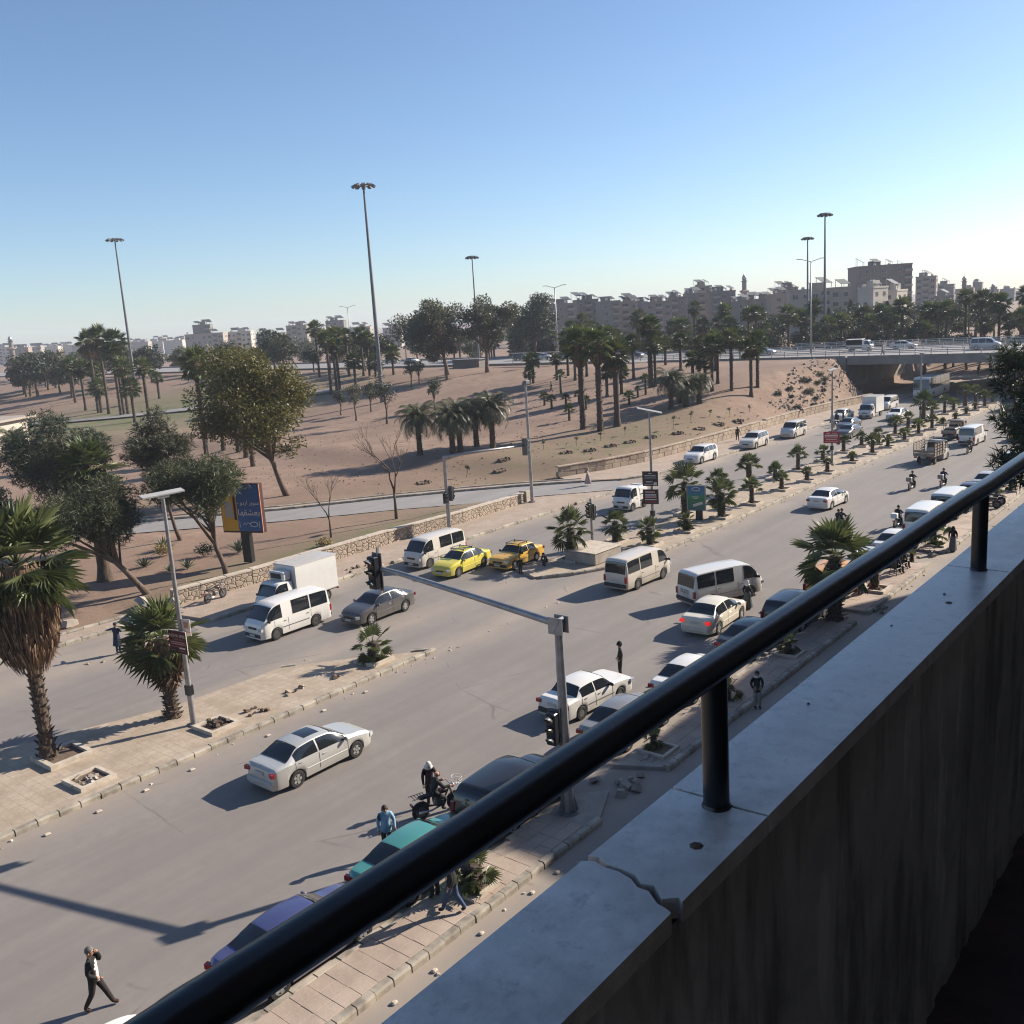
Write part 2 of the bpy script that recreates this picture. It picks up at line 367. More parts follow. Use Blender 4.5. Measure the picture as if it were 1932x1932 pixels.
# far pavement, left and right of the slip road
fl = slab('pavement', [(29.0, 47.45), (69.5, 47.3), (71.0, 47.4), (69.8, 48.8), (65.9, 52.4), (64.3, 52.1), (30, 52.3), (28.4, 51.2)], .15, M['pave_far'])
kerb_run(fl, [(29.0, 47.38), (71.2, 47.25)], .9, side=-1, skip=.06)
kerb_run(fl, [(71.2, 47.5), (66.0, 52.6)], .9)
fr = slab('pavement', [(76.6, 50.1), (80, 48.6), (86, 47.85), (104, 47.75), (150, 47.4), (260, 47.4), (260, 52), (146, 51.4), (128, 53.3), (110, 53.2), (86, 53.9), (75.4, 56.8), (74.0, 54.6)], .15, M['pave_far'])
kerb_run(fr, [(76.4, 50.2), (80, 48.6), (86, 47.8), (104, 47.7), (150, 47.35)], .9, side=-1, skip=.05)
# slip road's far kerb and its narrow walk
wk = [(p[0], p[1]) for p in SLIP_FAR]; o1 = offs(wk, -1.15)
sf = MB(); n_ = len(wk); sf.add([(p[0], p[1], .13) for p in wk] + [(p[0], p[1], .13) for p in o1], [(i, n_ + i, n_ + i + 1, i + 1) for i in range(n_ - 1)])
sfo = struct(sf.build('footpath', M['pave_far'])); kerb_run(sfo, wk[1:8], 1.0, side=-1); kerb_run(sfo, o1[1:8], 1.0, side=1, zoff=.02)
# near kerb of the dirt strip by the crossing
dk = slab('footpath', [(14, 51.6), (29, 51.0), (29.2, 52.6), (14, 53.2)], .13, M['pave_far']); kerb_run(dk, [(14, 51.55), (28.8, 50.95)], .95, side=-1, skip=.05); kerb_run(dk, [(14, 53.2), (28.8, 52.6)], .95, side=-1, zoff=.05)

# near pavement where the cars park
NPS = [[(-12, 16.35), (22.9, 16.35), (24.6, 17.1), (23.6, 18.0), (-12, 18.0)], [(27.0, 16.35), (45.6, 16.35), (45.6, 18.0), (26.2, 18.0)], [(47.2, 16.35), (58.6, 16.35), (58.0, 17.0), (57.4, 18.0), (47.2, 18.0)], [(61, 16.35), (130, 16.35), (130, 18.0), (61, 18.0)]]
M['tile'] = noisy('paving_tile', (.37, .29, .235), (.30, .235, .19), 1.1, .9, 'pos', .35, b_scale=14, c3=(.42, .335, .27), s3=.5)
nps = [slab('pavement', P, .13, M['soil' if False else 'concrete']) for P in NPS]
tm = MB(); tm.bbox((0, 0, 0), (.545, .463, .05), .008); TILE = tm.mesh('paving_tile', M['tile'])
def tiles(par, x0, x1, skip=0.0):
    x = x0
    while x < x1:
        for k in range(3):
            if RND.random() < skip: continue
            link('paving_tile', TILE, par, (x, 16.72 + k * .47, .128 + RND.uniform(-.008, .008)), rot=(RND.uniform(-.012, .012), RND.uniform(-.012, .012), RND.uniform(-.01, .01)))
        x += .55
tiles(nps[0], 6.5, 22.3, .01); tiles(nps[1], 28.2, 45.2, .01)
for par, x0, x1, L in ((nps[2], 47.5, 57.5, .55), (nps[3], 61.2, 110, .55)):
    s_ = MB(); x = x0
    while x < x1:
        for k in range(3): s_.box((x, 16.72 + k * .47, .13 + RND.uniform(-.006, .006)), (.535, .455, .045))
        x += .55
    o = s_.build('paving_tile', M['tile'], par); o['kind'] = 'stuff'
kerb_run(nps[0], [(2, 16.3), (22.8, 16.3)], .62, side=-1); kerb_run(nps[1], [(27.0, 16.3), (45.4, 16.3)], .62, side=-1)
kerb_run(nps[2], [(47.2, 16.3), (56.5, 16.3)], .6, side=-1); kerb_run(nps[3], [(61.2, 16.3), (100, 16.3)], .6, side=-1)
kerb_run(nps[0], [(2, 18.0), (22.5, 18.0)], .75, side=1, skip=.35, zoff=-.05); kerb_run(nps[1], [(28.0, 18.0), (45.4, 18.0)], .75, side=1, skip=.4, zoff=-.05)

# ------------------------------------------------------------------ retaining walls
wl = thing('retaining_wall', 'low pale stone retaining wall behind the far pavement, left of the slip road', 'wall')
m, t, b = new_mat('rubble_stone'); v = coord(t, 'pos', (1, 1, 1.3)); vo = N(t, 'ShaderNodeTexVoronoi', feature='DISTANCE_TO_EDGE'); vo.inputs['Scale'].default_value = 2.6; t.links.new(v, vo.inputs['Vector'])
vc = N(t, 'ShaderNodeTexVoronoi'); vc.inputs['Scale'].default_value = 2.6; t.links.new(v, vc.inputs['Vector'])
col = mix(t, ramp(t, vc.outputs['Color'], [(0., 0.), (1., 1.)]), (.40, .325, .25), (.29, .23, .18)); col = mix(t, ramp(t, vo.outputs['Distance'], [(0., 1.), (.07, 0.)]), col, (.16, .12, .09))
t.links.new(col, b.inputs['Base Color']); b.inputs['Roughness'].default_value = .95; bump(t, b, ramp(t, vo.outputs['Distance'], [(0., 0.), (.12, 1.)]), .9, .05); M['rubble'] = m
PL = [(29.6, 52.25), (35, 51.75), (41, 51.7), (49, 51.75), (55, 51.5), (63.6, 52.0)]
HL = [.85, .95, .95, .9, .85, .75]
for i in range(len(PL) - 1):
    a, c = Vector(PL[i]), Vector(PL[i + 1]); u = (c - a).normalized(); nn = Vector((-u.y, u.x)) * .22
    n = max(1, round((c - a).length / 2.0))
    for k in range(n):
        p, q = a + (c - a) * (k / n), a + (c - a) * ((k + 1) / n - .006); h0 = HL[i] + (HL[i + 1] - HL[i]) * k / n + RND.uniform(-.02, .02)
        s_ = MB(); s_.prism([tuple(p - nn), tuple(q - nn), tuple(q + nn), tuple(p + nn)], 0.0, .15 + h0); s_.build('stone_panel', M['rubble'], wl)
        s_ = MB(); e = nn * 1.18; s_.prism([tuple(p - e), tuple(q - e), tuple(q + e), tuple(p + e)], .153 + h0, .25 + h0); s_.build('coping_stone', M['white_kerb'], wl)
s_ = MB(); s_.bbox((63.9, 52.05, .62), (.75, .75, 1.0), .05, rz=.2); s_.build('end_block', M['concrete'], wl)
wr = thing('retaining_wall', 'long stone retaining wall in courses along the foot of the park slope', 'wall')
PR = [(75.2, 56.9), (80.5, 55.0), (86.2, 53.75), (98, 53.15), (110, 53.1), (128, 53.25), (138, 52.4), (148.5, 51.1)]
bm_cache = {}
for i in range(len(PR) - 1):
    a, c = Vector(PR[i]), Vector(PR[i + 1]); d = c - a; ang = atan2(d.y, d.x)
    for course in range(3):
        L = 1.25 if course < 2 else 1.7; n = max(1, round(d.length / L)); u = d / n; key = (round(u.length, 2), course)
        if key not in bm_cache:
            s_ = MB(); s_.bbox((0, 0, 0), (u.length - .03, .5 if course < 2 else .6, .46 if course < 2 else .14), .03); bm_cache[key] = s_.mesh('stone_block', M['stone'])
        for k in range(n):
            p = a + u * (k + .5 + (.25 if course == 1 else 0)); zz = (.38, .86, 1.18)[course]
            if course == 2 and RND.random() < .08: continue
            link('stone_block', bm_cache[key], wr, (p.x, p.y + RND.uniform(-.02, .02), zz), rot=(RND.uniform(-.012, .012), 0, ang + RND.uniform(-.012, .012)))
# ------------------------------------------------------------------ ring road on its embankment, overpass
RZ = 6.2
s_ = MB(); s_.poly([(157.6, 58.2, RZ), (188, 58.2, RZ), (188, 900, RZ), (157.6, 900, RZ)]); struct(s_.build('ring_road', M['asphalt_grey']))
M['bridge'] = noisy('bridge_concrete', (.30, .27, .24), (.22, .195, .17), .5, .9, 'pos', .2, b_scale=6)
M['rail'] = noisy('painted_rail', (.50, .49, .46), (.36, .35, .33), 2., .6, 'pos', 0)
ov = thing('overpass', 'grey concrete road overpass with pale railings crossing above the main road', 'overpass')
s_ = MB(); s_.box((172.75, 12, 5.75), (29.3, 92.4, .85)); s_.build('deck', M['bridge'], ov)
s_ = MB(); s_.box((157.75, 12, 5.72), (.5, 92.4, 1.45)); s_.build('girder', M['bridge'], ov)
s_ = MB(); s_.box((187.75, 12, 5.72), (.5, 92.4, 1.45)); s_.build('girder', M['bridge'], ov)
for x in (163, 169, 175, 181): s_ = MB(); s_.box((x, 12, 4.98), (.7, 92.3, .68)); s_.build('girder', M['bridge'], ov)
s_ = MB(); s_.poly([(158.3, -34, RZ + .02), (187.2, -34, RZ + .02), (187.2, 58.2, RZ + .02), (158.3, 58.2, RZ + .02)]); s_.build('carriageway', M['asphalt_grey'], ov)
s_ = MB(); s_.box((172.8, 59.0, 2.9), (30.6, 1.2, 6.2)); s_.build('abutment', M['bridge'], ov)
s_ = MB(); s_.prism([(157.1, 58.4), (157.1, 96), (157.5, 96), (157.5, 58.4)], 4.4, 6.5); s_.build('wing_wall', M['bridge'], ov)
for x in (163, 172.5, 182): s_ = MB(); s_.tube([(x, 34.6, -.1), (x, 34.6, 4.7)], .55, 12); s_.build('pier', M['bridge'], ov, True, 40)
s_ = MB(); s_.box((172.8, 34.6, 4.55), (24, 1.1, .5)); s_.build('pier_cap', M['bridge'], ov)
pm = MB(); pm.box((0, 0, .5), (.14, .14, 1.0)); POST = pm.mesh('rail_post', M['rail'])
for X, y0, y1, sp in ((157.75, -20, 104, 2.4), (187.75, -20, 80, 2.4), (172.6, -20, 90, 3.2)):
    for zz in (.35, .62, .92):
        s_ = MB(); s_.box((X, (y0 + y1) / 2, RZ + .25 + zz), (.07, y1 - y0, .11)); s_.build('rail', M['rail'], ov)
    y = y0 + .3
    while y < y1: link('rail_post', POST, ov, (X, y, RZ + .22)); y += sp
# low wall along the ring road's far side and near side
for X in (157.9, 188.2):
    w_ = thing('roadside_barrier', 'low concrete barrier on the %s side of the raised ring road' % ('park' if X < 160 else 'far'), 'barrier', (X, 0, RZ)); s_ = MB(); s_.prism([(-.14, 105 if X < 160 else 81), (.14, 105 if X < 160 else 81), (.14, 420), (-.14, 420)], -.3, .42); s_.build('barrier', M['bridge'], w_)

# ------------------------------------------------------------------ city buildings
BW = {k: noisy('facade_' + k, c, tuple(v * .8 for v in c), .35, .92, 'pos', 0, c3=tuple(v * .9 for v in c), s3=.1) for k, c in {'grey': (.21, .185, .165), 'tan': (.30, .24, .19), 'white': (.50, .45, .385), 'brown': (.19, .155, .13), 'pale': (.36, .31, .26)}.items()}
M['bglass'] = plain('dark_window_glass', (.03, .035, .04), .15)
M['bframe'] = plain('window_frame', (.38, .34, .30), .6)
M['panel'] = plain('solar_panel', (.02, .022, .028), .55, 0.0)
M['steel'] = plain('galvanised_steel', (.34, .34, .33), .45, .8)
M['tank'] = plain('water_tank', (.42, .17, .10), .5); M['tank2'] = plain('water_tank_white', (.6, .57, .52), .5)
def win_mesh(w, h):
    s_ = MB(); f = .09
    s_.box((0, .02, 0), (w, .06, h), 1)
    for sx in (-1, 1): s_.box((sx * (w / 2), -.02, 0), (f, .12, h + f), 0)
    for sz in (-1, 1): s_.box((0, -.02, sz * (h / 2)), (w + f, .124, f), 0)
    s_.box((0, -.022, 0), (.06, .1, h), 0)
    return s_.mesh('window', [M['bframe'], M['bglass']])
WIN = [win_mesh(1.25, 1.35), win_mesh(1.9, 1.5)]
bs = MB(); bs.box((0, -.6, -.75), (3.2, 1.3, .16)); bs.box((0, -1.2, -.3), (3.2, .1, .9)); bs.box((-1.55, -.62, -.3), (.1, 1.1, .9)); bs.box((1.55, -.62, -.3), (.1, 1.1, .9)); bs.box((0, -.02, .35), (2.6, .06, 2.0), 1)
BALC = bs.mesh('balcony', [BW['pale'], M['bglass']])
sp_ = MB(); sp_.box((0, 0, 1.5), (4.2, 2.4, .08), 0, rot=Matrix.Rotation(radians(32), 3, 'X')); 
for sx in (-1.8, 1.8):
    sp_.box((sx, -.9, .5), (.1, .1, 1.1), 1); sp_.box((sx, .9, 1.05), (.1, .1, 2.1), 1)
PANEL = sp_.mesh('solar_panel', [M['panel'], M['steel']])
tk = MB(); tk.tube([(0, 0, 0), (0, 0, 1.3)], .6, 10, 0); tk.tube([(0, 0, 1.3), (0, 0, 1.45)], [.55, .2], 10, 0)
TANKS = [tk.mesh('water_tank', M['tank']), tk.mesh('water_tank', M['tank2'])]
ds = MB(); ds.tube([(0, 0, 0), (0, 0, .9)], .05, 5, 1); ds.tube([(0, -.06, 1.1), (0, .12, 1.1)], [.6, .15], 10, 0); DISH = ds.mesh('satellite_dish', [M['tank2'], M['steel']])
def building(cx, cy, w, top, mat, label, group, z0=2.5, depth=None, rz_off=.32, wins=True, panels=2, side=True):
    rz = atan2(cx, -cy) * 0 + (atan2(cy, cx) - pi / 2) + rz_off * 0
    rz = atan2(cy, cx) - pi / 2 + rz_off
    cw = w * .88; d = depth or max(9.0, w * .7); o = thing('apartment_building', label, 'building', (cx, cy, z0), rz, group); h = top - z0
    s_ = MB(); s_.box((0, d / 2, h / 2), (cw, d, h)); s_.build('wall', BW[mat], o)
    s_ = MB()
    for (a, b_, c_, e) in ((0, -.03, cw + .3, .32), (0, d + .03, cw + .3, .32)): s_.box((a, b_, h + .3), (c_, e, .62))
    for sx in (-1, 1): s_.box((sx * (cw / 2 + .02), d / 2, h + .3), (.3, d - .4, .618))
    s_.build('parapet', BW[mat], o)
    fl = max(2, int(h / 3.15)); 
    if wins:
        nc = max(1, int(cw / 3.1)); bal = {RND.randrange(nc)} if nc > 1 else set()
        for f in range(fl):
            z = h - 1.9 - f * 3.15
            if z < 1.2 or f > 4: break
            for c in range(nc):
                x = -cw / 2 + (c + .5) * cw / nc
                if c in bal: link('balcony', BALC, o, (x, -.02, z))
                elif RND.random() < .9: link('window', WIN[(c + fl) % 2], o, (x, -.02, z))
            if side:
                for c in range(max(1, int(d / 4.5))):
                    if RND.random() < .85: link('window', WIN[0], o, (cw / 2 + .02, (c + .5) * d / max(1, int(d / 4.5)), z), rz=pi / 2)
    s_ = MB(); sw = min(4.5, cw * .4); s_.box((RND.uniform(-.2, .2) * cw, d * .5, h + 1.3), (sw, 4, 2.6)); s_.build('stair_house', BW[mat], o)
    for k in range(panels): link('solar_panel', PANEL, o, (-cw / 2 + (k + .5) * cw / panels + RND.uniform(-.6, .6), d * RND.uniform(.15, .8), h + RND.uniform(.3, 1.2)), rz=RND.uniform(-.3, .3) - rz, scale=RND.uniform(.9, 1.6))
    for k in range(2): link('water_tank', TANKS[RND.randrange(2)], o, (RND.uniform(-.45, .45) * cw, d * RND.uniform(.1, .9), h))
    if RND.random() < .6: link('satellite_dish', DISH, o, (RND.uniform(-.45, .45) * cw, .6, h + .3))
    return o
ROWB = [(344.7, 253.6, 13.2, 20.3), (369.6, 256.6, 10.7, 21.7), (362.9, 239.9, 9.6, 20.2), (377.6, 239.2, 8.6, 19.7), (383.3, 235.8, 4.5, 19.1), (368.0, 218.4, 12.5, 18.6), (391.3, 222.1, 7.6, 20.2), (407.9, 223.3, 5.8, 21.6), (423.7, 225.6, 7.0, 24.9), (408.1, 207.8, 11.6, 21.6), (404.3, 197.5, 5.5, 16.6), (420.0, 199.6, 5.2, 17.0), (409.0, 187.7, 7.5, 17.0), (383.8, 170.6, 6.3, 18.4), (398.1, 172.7, 9.1, 21.0)]
for i, (x, y, w, t_) in enumerate(sorted(ROWB, key=lambda b_: leftness(b_[0], b_[1]))):
    building(x, y, w * 1.06, t_, ['grey', 'brown', 'grey', 'tan', 'brown'][i % 5], 'hazy concrete apartment block, %s from the left in the row behind the park palms' % ORD[i], 'apartment blocks behind the park', rz_off=.25, panels=2 + i % 2)
building(325.0, 129.4, 22.5, 18.8, 'pale', 'long pale apartment block with cluttered roof behind the overpass palms', None, rz_off=.12, panels=4)
building(327.4, 115.0, 6.5, 18.2, 'white', 'narrow sunlit white building end beside the long pale block', None, rz_off=-.55, panels=1)
building(426.8, 142.1, 26, 27.8, 'brown', 'tallest brown apartment tower with solar panels on its roof', None, rz_off=.22, panels=4)
building(348.8, 114.2, 6, 16.8, 'white', 'small white building half hidden below the brown tower', None, rz_off=-.4, panels=1)
ROWC = [(537.4, 157.3, 10.2, 23.4), (622.0, 170.6, 9.3, 19.1), (682.6, 176.2, 12.2, 15.9), (699.2, 171.9, 5.7, 19.5), (810.0, 190.0, 12.3, 13.9), (896.3, 198.2, 13.8, 13.7), (932.8, 190.2, 19.3, 10.8), (512.8, 141.5, 9.6, 13.0), (582.0, 145.9, 9.3, 11.0)]
for i, (x, y, w, t_) in enumerate(sorted(ROWC, key=lambda b_: leftness(b_[0], b_[1]))):
    building(x, y, w * 1.1, t_, ['tan', 'brown', 'grey'][i % 3], 'far hazy building right of the brown tower, %s from the left on the skyline' % ORD[i], 'far buildings right of the tower', rz_off=-.1, panels=1, wins=i < 3, z0=1)
ROWD = [(374.6, 883.9, 9.9, 18.3), (337.8, 769.0, 12.8, 16.8), (373.0, 819.1, 8.7, 16.5), (440.2, 936.7, 14.7, 16.2), (471.5, 971.6, 13.1, 16.9), (436.7, 871.7, 13.8, 15.5), (475.3, 834.0, 15.1, 15.3), (525.1, 891.9, 14.9, 14.8), (476.7, 781.0, 17.3, 14.9)]
ROWD += [(395 + 22 * i, 1010 - 12 * i, 17, 15.2 + (i * 7 % 5) * .5) for i in range(9)]
for i, (x, y, w, t_) in enumerate(sorted(ROWD, key=lambda b_: leftness(b_[0], b_[1]))):
    building(x, y, w * 1.1, t_, ['white', 'pale', 'white', 'tan'][i % 4], 'small far white building, %s from the left on the skyline' % ORD[i], 'far buildings on the left skyline', rz_off=-.3, panels=2, wins=i < 6, z0=0, side=False)
ROWE = [(352.1, 540.3, 25.5, 18.0), (354.4, 545.5, 11.9, 23.6), (378.3, 540.8, 17.0, 18.0), (386.0, 490.3, 13.9, 19.5), (432.3, 507.9, 13.3, 21.3), (400.3, 419.7, 11.5, 14.3), (440.6, 538.7, 14.6, 16.6), (483.0, 540.6, 17.3, 16.1), (407.8, 546.5, 21.0, 15.6), (440.4, 442.0, 14.4, 16.0), (422.7, 353.4, 12.0, 19.3), (378.6, 291.8, 9.1, 19.5)]
for i, (x, y, w, t_) in enumerate(sorted(ROWE, key=lambda b_: leftness(b_[0], b_[1]))):
    building(x, y, w * 1.05, t_, ['grey', 'pale', 'white', 'brown', 'pale', 'white'][i % 6], 'apartment block behind the park trees, %s from the left between mast and eucalyptus' % ORD[i], 'apartment blocks behind the trees', rz_off=-.2, panels=2, z0=1)
def minaret(x, y, top, label, r=1.6):
    o = thing('minaret', label, 'minaret', (x, y, 0)); s_ = MB()
    s_.tube([(0, 0, 0), (0, 0, top * .62)], r, 10); s_.build('shaft', BW['brown'], o, True, 40)
    s_ = MB(); s_.tube([(0, 0, top * .62), (0, 0, top * .65), (0, 0, top * .665), (0, 0, top * .68)], [r, r * 1.7, r * 1.7, r * .9], 10); s_.build('balcony', BW['tan'], o)
    s_ = MB(); s_.tube([(0, 0, top * .68), (0, 0, top * .82)], r * .8, 10); s_.tube([(0, 0, top * .82), (0, 0, top * .83)], r * 1.2, 10); s_.build('upper_shaft', BW['brown'], o, True, 40)
    s_ = MB(); s_.tube([(0, 0, top * .83), (0, 0, top * .87), (0, 0, top * .9), (0, 0, top * .93), (0, 0, top * .945), (0, 0, top)], [r * .6, r * .85, r * .7, r * .3, r * .08, .04], 10); s_.build('dome', M['steel'], o, True)
minaret(540, 261.5, 35.0, 'tall brown minaret rising over the palms left of the pale block', 1.7)
minaret(542.3, 139.6, 24.2, 'slim hazy minaret on the skyline right of the tower', 1.4)
minaret(623.4, 144.6, 19.4, 'faint small minaret near the right edge of the skyline', 1.3)
minaret(253.6, 587.6, 25.4, 'thin far minaret on the left skyline', 1.5)

# low white kiosk at the left edge
k = thing('kiosk_building', 'low white flat-roofed building at the left edge behind the pines', 'building', (63, 163, 0), .62)
s_ = MB(); s_.box((0, 0, 2.4), (13, 9, 4.9)); s_.build('wall', BW['white'], k)
s_ = MB(); s_.box((.3, 0, 5.05), (15, 11, .35)); s_.build('roof', BW['pale'], k)
s_ = MB(); s_.box((1.5, -4.53, 2.1), (1.2, .08, 2.3)); s_.build('door', M['bframe'], k)
for x in (-4, 4.4): link('window', WIN[0], k, (x, -4.53, 2.6))

# the street's own row of buildings, behind and beside the camera (they shade the near pavement)
hb = thing('street_building', 'building with the shaded balcony at the right edge', 'building', (0, 0, 0))
s_ = MB(); s_.box((5, -8.2, 9.6), (106, 13.6, 19.2)); s_.build('wall', BW['tan'], hb)
s_ = MB(); s_.box((73.6, -8.2, 12.2), (27, 13.6, 24.4)); s_.build('tall_block', BW['pale'], hb)
s_ = MB(); s_.box((130, -8.2, 8.5), (88, 13.6, 17)); s_.build('low_block', BW['grey'], hb)
# ------------------------------------------------------------------ vegetation
M['palm_leaf'] = leafy('palm_leaf', [(.045, .07, .018), (.085, .115, .03), (.12, .135, .045), (.055, .08, .025), (.17, .16, .06)], .42, .22)
M['palm_dead'] = leafy('palm_dead', [(.10, .062, .036), (.19, .115, .065), (.07, .04, .026), (.28, .19, .12), (.14, .085, .05)], .8, .1)
M['date_leaf'] = leafy('date_leaf', [(.05, .07, .025), (.085, .10, .04), (.12, .115, .055), (.065, .08, .03)], .45, .2)
M['palm_trunk'] = noisy('palm_trunk', (.05, .034, .025), (.115, .082, .06), 5., .95, 'obj', .9, b_scale=14, stretch=(1, 1, 2.2))
M['bark'] = noisy('bark', (.085, .058, .042), (.16, .115, .085), 4., .95, 'obj', .8, b_scale=16, stretch=(1, 1, .4))
M['broadleaf'] = leafy('broadleaf', [(.055, .062, .012), (.095, .085, .018), (.13, .105, .025), (.06, .07, .018), (.20, .165, .03)], .55, .3)
M['pine_needle'] = leafy('pine_needle', [(.036, .05, .02), (.075, .09, .036), (.115, .12, .052), (.055, .066, .028)], .6, .2)
M['euca'] = leafy('eucalyptus', [(.05, .058, .028), (.085, .088, .045), (.065, .07, .036), (.11, .10, .055)], .5, .25)
M['rust_leaf'] = leafy('rusty_leaf', [(.10, .065, .035), (.14, .085, .045), (.085, .065, .03), (.16, .11, .06)], .6, .3)
M['dark_leaf'] = leafy('dark_leaf', [(.022, .034, .016), (.04, .055, .024), (.055, .068, .03)], .55, .2)
M['dry_grass'] = leafy('dry_grass', [(.26, .19, .075), (.34, .26, .11), (.2, .15, .06)], .8, .2)
M['agave'] = leafy('agave', [(.07, .09, .05), (.10, .12, .07)], .5, .1)

def frond_pts(mb, org, az, el, pet, blade, droop, rg, mi=0, nseg=13, fold=.55):
    """one fan leaf: stalk and pleated blade, added to mb"""
    R = Matrix.Rotation(az, 3, 'Z') @ Matrix.Rotation(-el, 3, 'Y') @ Matrix.Rotation(rg.uniform(-.5, .5), 3, 'X')
    org = Vector(org); vs_ = []; fs = []
    sag = -droop * .12 * pet
    for p in ((0, -.028, 0), (0, .028, 0), (pet * .6, -.02, sag * .3), (pet * .6, .02, sag * .3), (pet, 0, sag)): vs_.append(Vector(p))
    fs += [(0, 2, 3, 1), (2, 4, 3)]; hub = 4; span = radians(rg.uniform(95, 118))
    for i in range(nseg):
        a = -span + 2 * span * i / (nseg - 1) + rg.uniform(-.03, .03); L = blade * (.72 + .28 * cos(a * .62)) * rg.uniform(.9, 1.05)
        w = L * .6 * span / (nseg - 1) * .95; ca, sa = cos(a), sin(a); cup = fold * abs(sa)
        h6 = .10 * cup * L; tz = -droop * L * (.30 + .25 * rg.random()) + .22 * cup * L
        o = len(vs_)
        vs_.append(Vector((pet + .6 * L * ca + w * sa, .6 * L * sa - w * ca, sag + h6 - droop * .10 * L)))
        vs_.append(Vector((pet + L * ca, L * sa, sag + tz)))
        vs_.append(Vector((pet + .6 * L * ca - w * sa, .6 * L * sa + w * ca, sag + h6 - droop * .10 * L)))
        fs += [(hub, o, o + 1), (hub, o + 1, o + 2)]
    mb.add([R @ p + org for p in vs_], fs, mi)
def fan_crown(seed, n=30, lo=-35, hi=84, pet=.85, blade=.95):
    rg = random.Random(seed); mb = MB()
    for i in range(n):
        f = i / (n - 1); el = radians(hi + (lo - hi) * f ** .9 + rg.uniform(-7, 7))
        frond_pts(mb, (0, 0, .12 - .3 * f), i * 2.39996 + rg.uniform(-.2, .2), el, pet * rg.uniform(.85, 1.1), blade * rg.uniform(.85, 1.1), .25 + .75 * f, rg)
    return mb
FAN = [fan_crown(s, 32).mesh('crown', M['palm_leaf']) for s in (1, 2, 3)]
FAN_S = [fan_crown(s, 18, 2, 84).mesh('crown', M['palm_leaf']) for s in (5, 6, 7)]
FROND = []
for s in range(4):
    mb = MB(); frond_pts(mb, (0, 0, 0), 0, 0, .85, .95, (.3, .55, .8, 1.05)[s], random.Random(40 + s), nseg=19); FROND.append(mb.mesh('frond', M['palm_leaf']))
DFROND = []
for s in range(2):
    mb = MB(); frond_pts(mb, (0, 0, 0), 0, 0, .7, .9, 1.25, random.Random(60 + s), nseg=15, fold=.9); DFROND.append(mb.mesh('dead_frond', M['palm_dead']))
def skirt_mesh(seed):
    rg = random.Random(seed); mb = MB()
    for i in range(170):
        a = rg.uniform(0, 2 * pi); t0 = rg.uniform(0, .75) ** 1.1; r0 = .28 + .5 * (1 - t0) * rg.uniform(.5, 1); L = rg.uniform(.22, .42); w = rg.uniform(.035, .085)
        prof = lambda z: .95 * (sin(pi * min(1, .16 + z * .8)) ** .8) * .62 + .2
        z0, z1 = -t0, -min(1, t0 + L); ra, rb = prof(t0) * rg.uniform(.85, 1.1), prof(min(1, t0 + L)) * rg.uniform(.8, 1.15); da = rg.uniform(-.18, .18)
        ca, sa = cos(a), sin(a); cb, sb = cos(a + da), sin(a + da)
        mb.add([(ra * ca + w * sa, ra * sa - w * ca, z0), (ra * ca - w * sa, ra * sa + w * ca, z0), (rb * cb - w * sb, rb * sb + w * cb, z1 + .05), (rb * cb + rg.uniform(-.05, .05), rb * sb, z1), (rb * cb + w * sb, rb * sb - w * cb, z1 + .06)], [(0, 1, 2, 3, 4)])
    mb.tube([(0, 0, 0), (0, 0, -.3), (0, 0, -.7), (0, 0, -.95)], [.35, .5, .38, .2], 8)
    return mb.mesh('skirt', M['palm_dead'])
SKIRT = [skirt_mesh(s) for s in (11, 12)]
def skirt_fine(seed):
    rg = random.Random(seed); mb = MB()
    for i in range(1500):
        a = rg.uniform(0, 2 * pi); t0 = rg.random() ** .9 * .8; L = rg.uniform(.12, .34); w = rg.uniform(.008, .022); t1 = min(1.04, t0 + L)
        prof = lambda z: .30 + .52 * sin(pi * min(1, .14 + z * .82)) ** .75
        lump = 1 + .22 * mnoise.noise((cos(a) * 2, sin(a) * 2, t0 * 3)); ra, rb = prof(t0) * rg.uniform(.7, 1.05) * lump, prof(t1) * rg.uniform(.75, 1.12) * lump; da = rg.uniform(-.12, .12); ca, sa = cos(a), sin(a); cb, sb = cos(a + da), sin(a + da); bz = rg.uniform(.0, .03)
        mb.add([(ra * ca + w * sa, ra * sa - w * ca, -t0), (ra * ca - w * sa, ra * sa + w * ca, -t0 + bz), ((ra + rb) * .53 * cb - w * sb, (ra + rb) * .53 * sb + w * cb, -(t0 + t1) / 2), (rb * cb, rb * sb, -t1)], [(0, 1, 2, 3)])
    mb.tube([(0, 0, 0), (0, 0, -.3), (0, 0, -.7), (0, 0, -.92)], [.28, .40, .32, .2], 8)
    return mb.mesh('skirt', M['palm_dead'])
SKIRT_N = skirt_fine(15)
